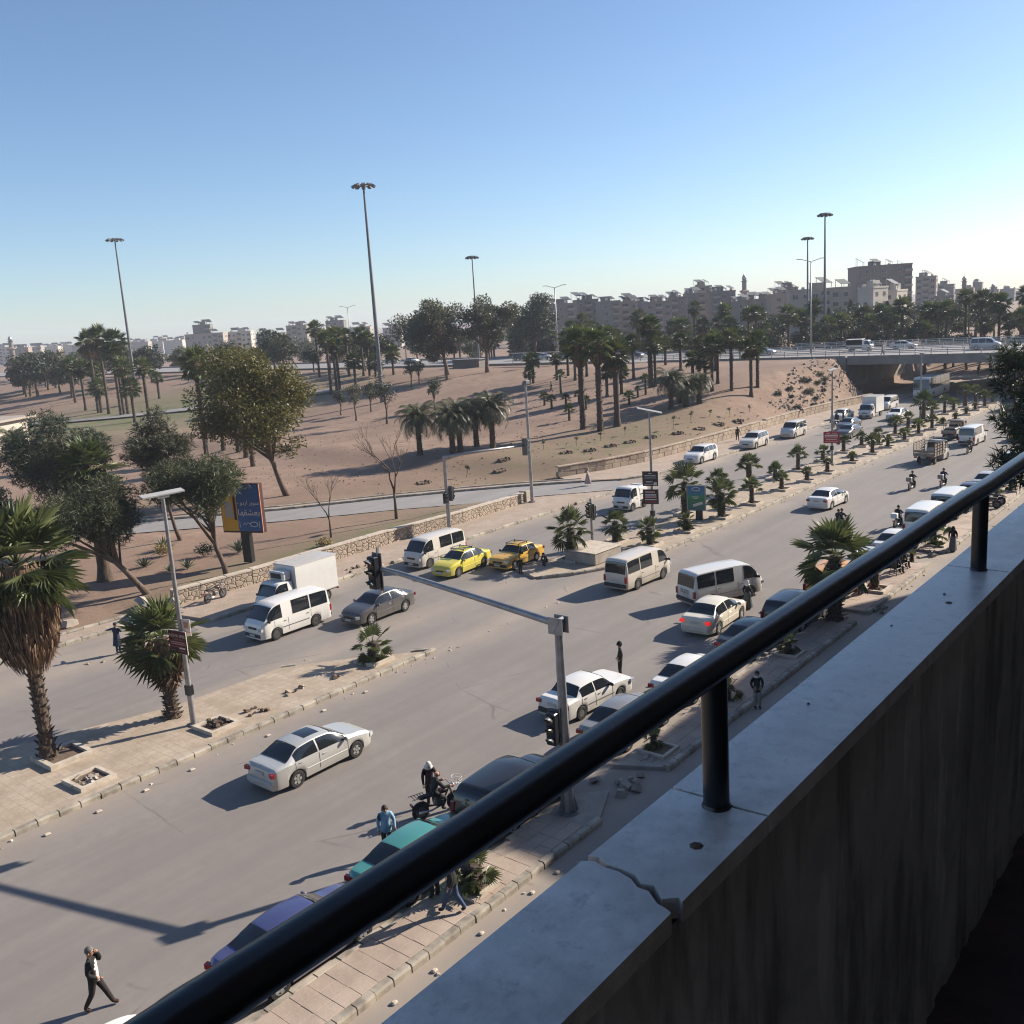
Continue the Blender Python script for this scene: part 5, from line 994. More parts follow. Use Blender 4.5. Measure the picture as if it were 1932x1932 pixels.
M['glass'] = plain('car_glass', (.012, .015, .018), .06, 0, .5); M['glass_blue'] = plain('tinted_glass', (.02, .028, .045), .08, 0, .5)
M['tyre'] = plain('tyre_rubber', (.018, .018, .018), .85); M['rim'] = plain('alloy_rim', (.48, .47, .45), .35, .6); M['rim_steel'] = plain('steel_rim', (.16, .15, .145), .5, .5)
M['chrome'] = plain('chrome', (.6, .6, .6), .2, .9); M['headlamp'] = plain('headlamp', (.55, .56, .57), .12, .2, .5); M['tail'] = plain('tail_lamp', (.28, .012, .012), .2, 0, .4); M['tail_on'] = plain('lit_brake_lamp', (.8, .03, .02), .2, 0, 0, (.5, .012, .008))
M['amber'] = plain('amber_lamp', (.5, .16, .02), .25); M['trim'] = plain('black_trim', (.018, .018, .019), .55); M['number_plate'] = plain('number_plate', (.45, .44, .42), .5); M['interior'] = plain('dark_interior', (.012, .011, .011), .9); M['tarp'] = noisy('grey_tarp', (.30, .28, .26), (.22, .20, .19), 2., .8, 'obj', .4)
M['wood'] = noisy('truck_timber', (.32, .26, .20), (.20, .15, .11), 3., .85, 'obj', .3)
def herm(P, x):
    if x <= P[0][0]: return P[0][1]
    if x >= P[-1][0]: return P[-1][1]
    for i in range(len(P) - 1):
        if P[i][0] <= x <= P[i + 1][0]:
            x0, y0 = P[i]; x1, y1 = P[i + 1]; h = x1 - x0; d = (y1 - y0) / h
            def sl(k):
                if k <= 0 or k >= len(P) - 1: return d
                a = (P[k][1] - P[k - 1][1]) / (P[k][0] - P[k - 1][0]); c = (P[k + 1][1] - P[k][1]) / (P[k + 1][0] - P[k][0])
                return 0 if a * c <= 0 else 2 * a * c / (a + c)
            m0, m1 = sl(i), sl(i + 1); t = (x - x0) / h
            return (2 * t ** 3 - 3 * t * t + 1) * y0 + (t ** 3 - 2 * t * t + t) * h * m0 + (-2 * t ** 3 + 3 * t * t) * y1 + (t ** 3 - t * t) * h * m1
SPEC = {
 'sedan': dict(L=4.55, W=.88, top=[(-2.28, .60), (-2.25, .90), (-2.12, 1.00), (-1.72, 1.04), (-1.0, 1.41), (-.35, 1.47), (.32, 1.43), (1.08, 1.03), (1.7, .93), (2.08, .80), (2.24, .64), (2.28, .48)], belt=[(-2.28, .58), (-2.2, .86), (-1.75, .95), (0, .93), (1.1, .90), (1.8, .79), (2.2, .62), (2.28, .46)], wid=[(-2.28, .70), (-2.1, .83), (-1.5, .88), (1.3, .88), (1.9, .82), (2.2, .69), (2.28, .56)], wt=.60, fw=1.36, rw=-1.32, wr=.315, ws=(.40, 1.02), rg=(-1.66, -1.06), win=[(-1.32, -.36), (-.28, .92)]),
 'old': dict(L=4.2, W=.82, top=[(-2.10, .62), (-2.07, .86), (-1.95, .96), (-1.42, .98), (-1.02, 1.34), (-.3, 1.39), (.28, 1.36), (.78, .98), (1.5, .92), (1.98, .84), (2.08, .70), (2.10, .50)], belt=[(-2.10, .60), (-2.0, .84), (-1.4, .90), (.8, .88), (1.7, .82), (2.05, .70), (2.10, .48)], wid=[(-2.10, .76), (-1.9, .81), (1.7, .81), (2.05, .77), (2.1, .72)], wt=.60, fw=1.25, rw=-1.2, wr=.29, ws=(.33, .74), rg=(-1.38, -1.06), win=[(-1.12, -.36), (-.28, .68)]),
 'suv': dict(L=4.7, W=.93, top=[(-2.35, .70), (-2.33, 1.10), (-2.18, 1.50), (-1.9, 1.68), (-.3, 1.74), (.30, 1.68), (1.0, 1.18), (1.7, 1.08), (2.15, .92), (2.32, .72), (2.35, .52)], belt=[(-2.35, .68), (-2.3, 1.05), (-1.8, 1.10), (1.0, 1.06), (1.9, .95), (2.28, .72), (2.35, .5)], wid=[(-2.35, .76), (-2.2, .86), (-1.6, .93), (1.5, .93), (2.1, .83), (2.35, .64)], wt=.70, fw=1.42, rw=-1.35, wr=.37, ws=(.38, .94), rg=(-2.31, -2.0), win=[(-1.85, -1.25), (-1.17, -.28), (-.2, .86)]),
 'van': dict(L=4.7, W=.85, top=[(-2.35, .92), (-2.335, 1.06), (-2.22, 1.82), (-2.0, 1.95), (0, 1.99), (1.15, 1.95), (1.5, 1.84), (2.10, 1.13), (2.28, 1.0), (2.34, .72), (2.35, .5)], belt=[(-2.35, .88), (-2.3, 1.05), (2.1, 1.05), (2.28, .93), (2.35, .5)], wid=[(-2.35, .78), (-2.2, .84), (1.9, .85), (2.2, .79), (2.35, .66)], wt=.73, fw=1.42, rw=-1.22, wr=.32, ws=(1.56, 2.06), rg=(-2.325, -2.23), win=[(-2.12, -.98), (-.88, .28), (.98, 1.88)]),
 'minivan': dict(L=4.6, W=.88, top=[(-2.30, .85), (-2.285, 1.04), (-2.15, 1.72), (-1.9, 1.86), (0, 1.89), (.7, 1.83), (1.5, 1.20), (1.95, 1.05), (2.22, .82), (2.30, .5)], belt=[(-2.30, .82), (-2.25, 1.0), (1.5, 1.0), (2.0, .9), (2.3, .48)], wid=[(-2.30, .78), (-2.1, .87), (1.6, .87), (2.1, .78), (2.3, .62)], wt=.74, fw=1.5, rw=-1.3, wr=.33, ws=(.80, 1.44), rg=(-2.275, -2.17), win=[(-2.02, -1.05), (-.95, .1), (.2, 1.2)]),
 'cab': dict(L=1.7, W=.84, top=[(-.85, 1.0), (-.84, 1.15), (-.80, 1.86), (-.6, 1.93), (.05, 1.93), (.28, 1.84), (.68, 1.12), (.80, 1.0), (.84, .75), (.85, .5)], belt=[(-.85, .95), (-.8, 1.1), (.68, 1.06), (.8, .95), (.85, .48)], wid=[(-.85, .82), (-.6, .84), (.5, .84), (.75, .79), (.85, .70)], wt=.72, fw=.28, rw=None, wr=.33, ws=(.33, .64), rg=(-.835, -.81), win=[(-.42, .52)]),
 'bus': dict(L=11.0, W=1.25, top=[(-5.5, 1.2), (-5.48, 1.5), (-5.35, 3.15), (-5.1, 3.3), (0, 3.35), (4.9, 3.3), (5.2, 3.1), (5.42, 1.35), (5.48, 1.1), (5.5, .6)], belt=[(-5.5, 1.1), (-5.4, 1.45), (5.4, 1.3), (5.5, .55)], wid=[(-5.5, 1.1), (-5.2, 1.25), (5.0, 1.25), (5.35, 1.18), (5.5, 1.05)], wt=1.18, fw=3.3, rw=-2.6, wr=.5, ws=(5.23, 5.41), rg=(-5.46, -5.37), win=[(-5.0, -2.6), (-2.5, -.1), (0, 2.4), (2.5, 4.8)])}
def section(sp, x, wheels):
    W = herm(sp['wid'], x); zt = herm(sp['top'], x); zb = min(herm(sp['belt'], x), zt - .012); zs = sp.get('sill', .22)
    for xw in wheels:
        R = sp['wr'] * 1.2; d = abs(x - xw)
        if d < R: zs = max(zs, sp['wr'] + sqrt(max(0, R * R - d * d)) * .98)
    zs = min(zs, zb - .04); g = min(1, max(0, (zt - zb) / .42)); wt = W * .9 + (sp['wt'] - W * .9) * g; mid = zs + (zb - zs) * .55; e = .05 * g
    return [(0, zs), (W * .8, zs), (W * .965, zs), (W * .99, zs + (zb - zs) * .18), (W, mid), (W * .985, zb), ((W * .985 + wt) / 2 + .02 * g, (zb + zt - e) / 2), (wt, zt - e), (wt * .82, zt - .008), (0, zt + .012)]
def S(sp, x, v, wheels, side):
    P = section(sp, x, wheels); i = min(8, int(v)); f = v - i; a, c = P[i], P[i + 1]
    return Vector((x, side * (a[0] + (c[0] - a[0]) * f), a[1] + (c[1] - a[1]) * f))
def loft(sp):
    wheels = [w for w in (sp['fw'], sp['rw']) if w is not None]; L = sp['L'] / 2; xs = set([round(p[0], 3) for p in sp['top']])
    x = -L
    while x <= L: xs.add(round(x, 3)); x += .14 if L < 4 else .3
    for w in wheels:
        R = sp['wr'] * 1.2
        for k in range(-6, 7): xs.add(round(w + R * sin(k * pi / 12), 3))
        xs.add(round(w - R - .004, 3)); xs.add(round(w + R + .004, 3))
    xs = sorted(q for q in xs if -L <= q <= L); mb = MB(); n = 18
    for x in xs:
        P = section(sp, x, wheels); ring = [(x, p[0], p[1]) for p in P] + [(x, -p[0], p[1]) for p in P[-2:0:-1]]; mb.v += ring
    for i in range(len(xs) - 1):
        for k in range(n): j = (k + 1) % n; mb.f.append((i * n + k, (i + 1) * n + k, (i + 1) * n + j, i * n + j)); mb.m.append(0)
    mb.f.append(tuple(range(n))); mb.m.append(0); e = (len(xs) - 1) * n; mb.f.append(tuple(range(e + n - 1, e - 1, -1))); mb.m.append(0)
    return mb, wheels
def patch(sp, wheels, x0, x1, v0, v1, side, off=.012, nx=7, nv=3, full=False, sk0=0.0, sk1=0.0):
    """a panel lying on the body surface, lifted by off and closed at its rim"""
    mb = MB(); rows = []
    for i in range(nx):
        row = []
        for j in range(nv):
            fv = j / (nv - 1); x = x0 + sk0 * fv + (x1 + sk1 * fv - x0 - sk0 * fv) * i / (nx - 1)
            if full: vv = v0 + (2 * (9 - v0)) * fv; sd, vv = (1, vv) if vv <= 9 else (-1, 18 - vv)
            else: sd, vv = side, v0 + (v1 - v0) * fv
            row.append((x, vv, sd))
        rows.append(row)
    def nrm(x, vv, sd):
        e = .015; a = S(sp, x - e, vv, wheels, sd); c = S(sp, x + e, vv, wheels, sd); d = S(sp, x, max(0, vv - .1), wheels, sd); g = S(sp, x, min(8.99, vv + .1), wheels, sd); n_ = (g - d).cross(c - a) * sd
        return n_.normalized() if n_.length > 1e-9 else Vector((0, 0, 1))
    P = [[S(sp, *q[:2], wheels, q[2]) for q in r] for r in rows]; Nn = [[nrm(*q) for q in r] for r in rows]
    vs_ = [P[i][j] + Nn[i][j] * off for i in range(nx) for j in range(nv)] + [P[i][j] - Nn[i][j] * .02 for i in range(nx) for j in range(nv)]
    fs = []; o = nx * nv
    for i in range(nx - 1):
        for j in range(nv - 1): fs.append((i * nv + j, (i + 1) * nv + j, (i + 1) * nv + j + 1, i * nv + j + 1))
    rim = [i * nv for i in range(nx)] + [(nx - 1) * nv + j for j in range(1, nv)] + [i * nv + nv - 1 for i in range(nx - 2, -1, -1)] + [j for j in range(nv - 2, 0, -1)]
    for a, c in zip(rim, rim[1:] + rim[:1]): fs.append((a, a + o, c + o, c))
    mb.add(vs_, fs); return mb
WHEELS = {}
def wheel_meshes(r, w, alloy):
    k = (r, w, alloy)
    if k not in WHEELS:
        mb = MB(); n = 20; prof = [(r * .62, -w / 2), (r * .93, -w / 2), (r, -w * .36), (r, w * .36), (r * .93, w / 2), (r * .62, w / 2)]
        vs_ = [(p[0] * cos(2 * pi * i / n), p[1], p[0] * sin(2 * pi * i / n)) for i in range(n) for p in prof]; q = len(prof)
        mb.add(vs_, [(i * q + k_, ((i + 1) % n) * q + k_, ((i + 1) % n) * q + k_ + 1, i * q + k_ + 1) for i in range(n) for k_ in range(q - 1)])
        ty = mb.mesh('wheel', M['tyre'], True, 40); rb = MB()
        rb.tube([(0, -w * .30, 0), (0, w * .30, 0)], r * .64, n, 1)
        for sd in (-1, 1):
            rb.tube([(0, sd * w * .42, 0), (0, sd * w * .46, 0)], r * .16, 8, 0)
            rb.add([(rr * cos(2 * pi * i / n), sd * yy, rr * sin(2 * pi * i / n)) for i in range(n) for rr, yy in ((r * .66, w * .40), (r * .56, w * .47), (r * .54, w * .33))], [(i * 3 + k_, ((i + 1) % n) * 3 + k_, ((i + 1) % n) * 3 + k_ + 1, i * 3 + k_ + 1) for i in range(n) for k_ in (0, 1)], 0)
            ns = 5 if alloy else 10
            for i in range(ns):
                a = 2 * pi * i / ns
                c, s_ = cos(a), sin(a); t_ = .075 if alloy else .05; y0 = sd * w * .36; y1 = sd * w * .44
                pts = [(r * .1 * c - t_ * s_ * .9, y1, r * .1 * s_ + t_ * c * .9), (r * .1 * c + t_ * s_ * .9, y1, r * .1 * s_ - t_ * c * .9), (r * .6 * c + t_ * s_ * .6, y1, r * .6 * s_ - t_ * c * .6), (r * .6 * c - t_ * s_ * .6, y1, r * .6 * s_ + t_ * c * .6)]
                rb.add(pts, [(0, 1, 2, 3)], 0)
        WHEELS[k] = (ty, rb.mesh('rim', [M['rim'] if alloy else M['rim_steel'], M['interior']], False))
    return WHEELS[k]
def add_wheels(o, pos, r, w, alloy=True):
    ty, rm = wheel_meshes(r, w, alloy)
    for (x, y) in pos:
        t_ = link('wheel', ty, o, (x, y, r)); link('rim', rm, t_)
def bx(parent, name, c, d, mat, bev=.02, rot=None):
    s_ = MB()
    if rot is not None: s_.box((0, 0, 0), d, rot=rot)
    elif bev: s_.bbox((0, 0, 0), d, bev)
    else: s_.box((0, 0, 0), d)
    return s_.build(name, mat, parent, loc=c)
def finish(o, sp, wheels, k, col, det, alloy, tail='tail', glass='glass', sc_w=1.0):
    L = sp['L'] / 2; gm = M[glass]
    patch(sp, wheels, sp['ws'][0], sp['ws'][1], 7.12, 9, 1, full=True, nv=7).build('windscreen', gm, o, True, 40)
    patch(sp, wheels, sp['rg'][0], sp['rg'][1], 7.15, 9, 1, full=True, nv=7).build('rear_window', gm, o, True, 40)
    for (a, c) in sp['win']:
        for sd in (-1, 1): patch(sp, wheels, a, c, 5.2, 6.86, sd).build('window', gm, o, True, 40)
    if sp['rw'] is not None:
        add_wheels(o, [(sp['fw'], sp['W'] - .11), (sp['fw'], -sp['W'] + .11), (sp['rw'], sp['W'] - .11), (sp['rw'], -sp['W'] + .11)], sp['wr'], .21, alloy)
    wf, wr_ = herm(sp['wid'], L - .04), herm(sp['wid'], -L + .04); zf = herm(sp['belt'], L - .06)
    if k in ('van', 'cab', 'bus'): zf = .78 if k != 'bus' else .8
    zr = {'sedan': .80, 'old': .78, 'suv': .98, 'van': .80, 'minivan': .9, 'bus': 1.0}.get(k, .75)
    for sd in (-1, 1):
        bx(o, 'headlight', (L - .10 if k not in ('van', 'cab') else L - .05, sd * (wf - .06), zf - .02 if k not in ('van', 'cab') else .74), (.22 if k not in ('van', 'cab') else .12, .30, .15), M['headlamp'], .04, Matrix.Rotation(-sd * .45 if k in ('sedan', 'suv', 'minivan') else 0, 3, 'Z'))
        if k != 'cab': bx(o, 'taillight', (-L + .03, sd * (wr_ - .05), zr), (.12, .26 if k in ('sedan', 'old') else .14, .15 if k in ('sedan', 'old') else .36), M[tail], .02, Matrix.Rotation(sd * .25, 3, 'Z'))
    zs = .22
    bx(o, 'bumper', (L - .02, 0, .40), (.14, wf * 1.9, .20), M['trim'] if k in ('old', 'van', 'cab') and det != 'paintbump' else col, .04); bx(o, 'grille', (L - .005, 0, zf - .1 if k not in ('van', 'cab') else .78), (.06, wf * 1.0, .12), M['trim'], .02); bx(o, 'number_plate', (L + .055, 0, .42), (.02, .42, .12), M['number_plate'], 0)
    if k != 'cab': bx(o, 'bumper', (-L + .0, 0, .42), (.14, wr_ * 1.96, .22), M['trim'] if k in ('old', 'van') else col, .04); bx(o, 'number_plate', (-L - .012 if k in ('sedan', 'suv') else -L - .02, 0, zr - .04 if k != 'van' else .62), (.02, .46, .12), M['number_plate'], 0)
    xm = sp['ws'][1] - (.16 if k != 'bus' else 0)
    for sd in (-1, 1): bx(o, 'mirror', (xm, sd * (sp['W'] + .07), herm(sp['belt'], xm) + (.09 if k != 'bus' else 1.0)), (.10, .20, .15 if k != 'bus' else .5), col if k in ('sedan', 'suv', 'minivan') else M['trim'], .03)
    if det:
        seams = {'sedan': (-1.35, -.32, .98), 'old': (-1.15, -.32, .74), 'suv': (-1.25, -.24, .95), 'van': (-.93, .60, 1.5), 'minivan': (-1.0, .15, 1.3), 'cab': (-.5, .5), 'bus': (4.9,)}[k]
        for sd in (-1, 1):
            for x in seams:
                s_ = MB(); pts = [S(sp, x, v, wheels, sd) + Vector((0, sd * .002, 0)) for v in (3.0, 3.6, 4.3, 5.0)]; s_.tube(pts, .008, 4); s_.build('door_seam', M['trim'], o)
            for x in seams[:-1] if k != 'cab' else ((-.3,)):
                p = S(sp, x + .22 if k != 'cab' else x, 4.65, wheels, sd); bx(o, 'door_handle', (p.x, p.y + sd * .015, p.z), (.16, .03, .035), M['chrome'] if k == 'sedan' else M['trim'], .01)
            if k in ('sedan', 'old', 'van'):
                s_ = MB(); s_.tube([S(sp, x, 3.75, wheels, sd) + Vector((0, sd * .004, 0)) for x in [(sp['rw'] + .42) + (sp['fw'] - sp['rw'] - .84) * i / 5 for i in range(6)]], .018, 5); s_.build('side_trim', M['trim'] if k != 'sedan' else col, o)
def vehicle(name, label, k, x, y, ang, c, cat='car', metal=0.0, dust=.25, alloy=True, tail='tail', z=0.0, rack=False, sunroof=False, det=True, sl=1.0, sh=1.0, glass='glass', group=None):
    o = thing(name, label, cat, (x, y, z), ang, group); sp = SPEC[k]; mb, wh = loft(sp); col = paint(c, metal, dust); body = mb.build('body', col, o, True, 32)
    finish(o, sp, wh, k, col, det, alloy, tail, glass)
    if rack:
        zt = herm(sp['top'], .2); s_ = MB()
        for xx in (-.55, .35): s_.box((xx, 0, zt + .10), (.05, 1.1, .04)); [s_.box((xx, sy * .5, zt + .05), (.05, .04, .12)) for sy in (-1, 1)]
        for yy in (-.5, .5): s_.box((-.1, yy, zt + .124), (1.1, .04, .03))
        s_.build('roof_rack', M['trim'], o)
    if sunroof: patch(sp, wh, -.55, .12, 8.25, 9, 1, full=True, nv=5, off=.006).build('sunroof', M['glass'], o, True, 40)
    if sl != 1.0 or sh != 1.0: o.scale = (sl, 1, sh)
    return o
WH, SILV, CREAM = (.72, .70, .66), (.50, .50, .49), (.62, .56, .46)
def deg(a): return radians(a)
W_ = .88
# parked along the near pavement (kerbside wheels at Y 18.1)
vehicle('parked_car', 'white parked car at the bottom edge under the handrail', 'sedan', 6.75, 19.05, 0, WH, group=None)
vehicle('parked_car', 'blue-violet parked sedan partly behind the thick handrail', 'sedan', 13.05, 19.0, deg(-1), (.075, .085, .21), metal=.35, dust=.3)
vehicle('parked_car', 'teal green parked sedan with a man in blue beside it', 'sedan', 17.6, 19.05, 0, (.07, .27, .25), metal=.2, dust=.12)
vehicle('parked_car', 'black parked SUV behind the traffic signal pole', 'suv', 22.05, 19.05, deg(1), (.012, .012, .014), dust=.06)
vehicle('parked_car', 'silver-grey parked sedan beside the square planter', 'sedan', 28.95, 19.1, 0, (.30, .29, .28), metal=.4)
vehicle('old_car', 'white boxy old sedan double-parked beside the silver sedan', 'old', 30.3, 22.0, deg(-6), WH, dust=.3, alloy=False)
vehicle('parked_car', 'white parked sedan half hidden by the handrail', 'sedan', 34.1, 19.1, deg(-1), WH)
vehicle('parked_car', 'black parked sedan behind the cream sedan', 'sedan', 39.9, 19.1, deg(-1), (.02, .019, .022), dust=.18)
vehicle('parked_car', 'dark grey parked SUV left of the big pavement palm', 'suv', 44.3, 18.85, deg(-1), (.03, .029, .03), dust=.15)
vehicle('parked_van', 'orange-yellow parked minivan behind the big pavement palm', 'minivan', 49.8, 19.0, deg(-1), (.62, .27, .02), 'van', dust=.12)
vehicle('parked_car', 'silver parked sedan beside the cut palm stump', 'sedan', 55.2, 19.0, 0, SILV, metal=.3)
vehicle('parked_car', 'white parked sedan nearest the seated pair', 'sedan', 60.3, 19.05, 0, WH)
vehicle('parked_van', 'white parked van, left of two beside the second balcony post', 'van', 66.4, 19.05, 0, WH, 'van', alloy=False)
vehicle('parked_van', 'white parked van, right of two beside the second balcony post', 'van', 72.2, 19.05, 0, (.66, .64, .60), 'van', alloy=False)
for i, (x, c, lb_) in enumerate(((78, (.06, .06, .065), 'dark'), (83.2, (.5, .49, .47), 'silver'), (93.5, WH, 'white'))): vehicle('parked_car', '%s parked car at the far end of the near pavement' % lb_, 'sedan' if i != 2 else 'suv', x, 19.05, 0, c, det=False)
# moving on the near carriageway
vehicle('sedan_car', 'silver sedan with sunroof driving past the left median', 'sedan', 20.35, 27.55, 0, (.52, .52, .50), metal=.35, dust=.22, sunroof=True, sl=1.04)
vehicle('sedan_car', 'cream sedan with red brake lights lit', 'sedan', 42.2, 22.3, deg(2), (.68, .62, .50), dust=.22, tail='tail_on')
iv = vehicle('minibus', 'dirty white van with ISUZU lettering on its rear door', 'van', 46.3, 24.1, deg(-24), (.62, .61, .58), 'van', dust=.55, alloy=False, rack=False, sl=1.02)
lettering('isuzu', iv, (-2.374, 0, .86), Euler((pi / 2, 0, -pi / 2)), .30, M['trim'], .95)
vehicle('minibus', 'beige dusty van turning right beside the long median', 'van', 47.0, 29.85, deg(-3), (.60, .54, .46), 'van', dust=.5, alloy=False)
vehicle('sedan_car', 'white sedan driving away alone in the middle of the near carriageway', 'sedan', 72.3, 28.1, deg(-2), WH, dust=.1)
vehicle('minibus', 'white van driving away behind the stake truck', 'van', 108.0, 26.5, deg(-1), WH, 'van', dust=.2, alloy=False)
vehicle('taxi_car', 'yellow taxi seen through the conifer at the right', 'old', 111.5, 22.6, 0, (.60, .36, .03), alloy=False, rack=True)
vehicle('suv_car', 'dark SUV driving away near the right end of the median', 'suv', 139.5, 29.6, 0, (.03, .03, .032))
# far carriageway, coming towards the left
vehicle('minibus', 'clean white van in front of the refrigerated truck', 'van', 30.4, 41.95, pi, WH, 'van', dust=.15, alloy=False)
vehicle('sedan_car', 'dark grey sedan with silver wheels at the junction', 'sedan', 34.65, 39.35, pi + deg(2), (.085, .085, .088), metal=.4, dust=.15)
vehicle('minibus', 'beige white van behind the lemon taxi', 'van', 45.1, 44.9, pi + deg(1), (.64, .59, .52), 'van', dust=.35, alloy=False)
vehicle('taxi_car', 'lemon-yellow taxi with a roof rack', 'sedan', 44.2, 41.65, pi + deg(4), (.66, .57, .07), dust=.15, alloy=False, rack=True)
vehicle('taxi_car', 'orange-yellow boxy old taxi at the median tip', 'old', 47.15, 39.4, pi + deg(3), (.66, .37, .03), dust=.15, alloy=True, rack=True)
vehicle('suv_car', 'white SUV parked at the far kerb, nearer of two', 'suv', 89.0, 48.3, pi, WH, dust=.1)
vehicle('suv_car', 'beige white SUV parked at the far kerb, farther of two', 'suv', 100.0, 47.5, pi + deg(2), (.60, .56, .50), dust=.3)
vehicle('minivan_car', 'white minivan parked at the far kerb beside a dirt patch', 'minivan', 109.0, 46.7, pi + deg(2), (.62, .59, .54), 'van', dust=.35)
vehicle('sedan_car', 'dark grey sedan on the far carriageway, nearer of the pair by the red sign', 'sedan', 110.0, 40.4, pi, (.07, .075, .085), metal=.3, det=False)
vehicle('sedan_car', 'grey sedan on the far carriageway, farther of the pair by the red sign', 'sedan', 116.3, 42.7, pi, (.10, .105, .115), metal=.3, det=False)
vehicle('parked_car', 'white car parked near the people at the far kerb', 'sedan', 125.5, 47.0, pi, WH, det=False)
vehicle('minivan_car', 'white minivan parked just before the overpass shadow', 'minivan', 138.6, 45.4, pi, WH, 'van', det=False)
vehicle('sedan_car', 'white sedan between the median palms near the overpass', 'sedan', 127.2, 40.4, pi, WH, det=False)
bus = vehicle('coach_bus', 'white coach bus emerging from the shade under the overpass', 'bus', 157.0, 44.7, pi, (.62, .62, .60), 'bus', det=True)
# on the overpass
vehicle('sedan_car', 'silver sedan at the left end of the overpass', 'sedan', 171, 79, pi / 2 + pi, (.45, .45, .46), metal=.3, det=False, z=RZ + .01); vehicle('sedan_car', 'white sedan crossing the middle of the overpass', 'sedan', 178.5, 55.8, -pi / 2, WH, det=False, z=RZ + .03)
vehicle('minivan_car', 'silver van at the right end of the overpass', 'minivan', 170.5, 40.3, -pi / 2, (.5, .5, .5), 'van', det=False, z=RZ + .03); vehicle('suv_car', 'black SUV on the ring road behind the park palms', 'suv', 172, 108.5, -pi / 2, (.02, .02, .022), det=False, z=RZ + .01)
for i, (y, c, kk) in enumerate(((129, (.35, .35, .36), 'sedan'), (135, (.5, .5, .5), 'sedan'), (141.5, (.04, .045, .05), 'suv'), (178, WH, 'sedan'), (185, (.5, .5, .5), 'suv'), (192, WH, 'sedan'))): vehicle('parked_car', 'parked car by the ring road, %s from the right' % ORD[i], kk, 176, y, -pi / 2, c, det=False, z=RZ + .01, group='cars by the ring road')
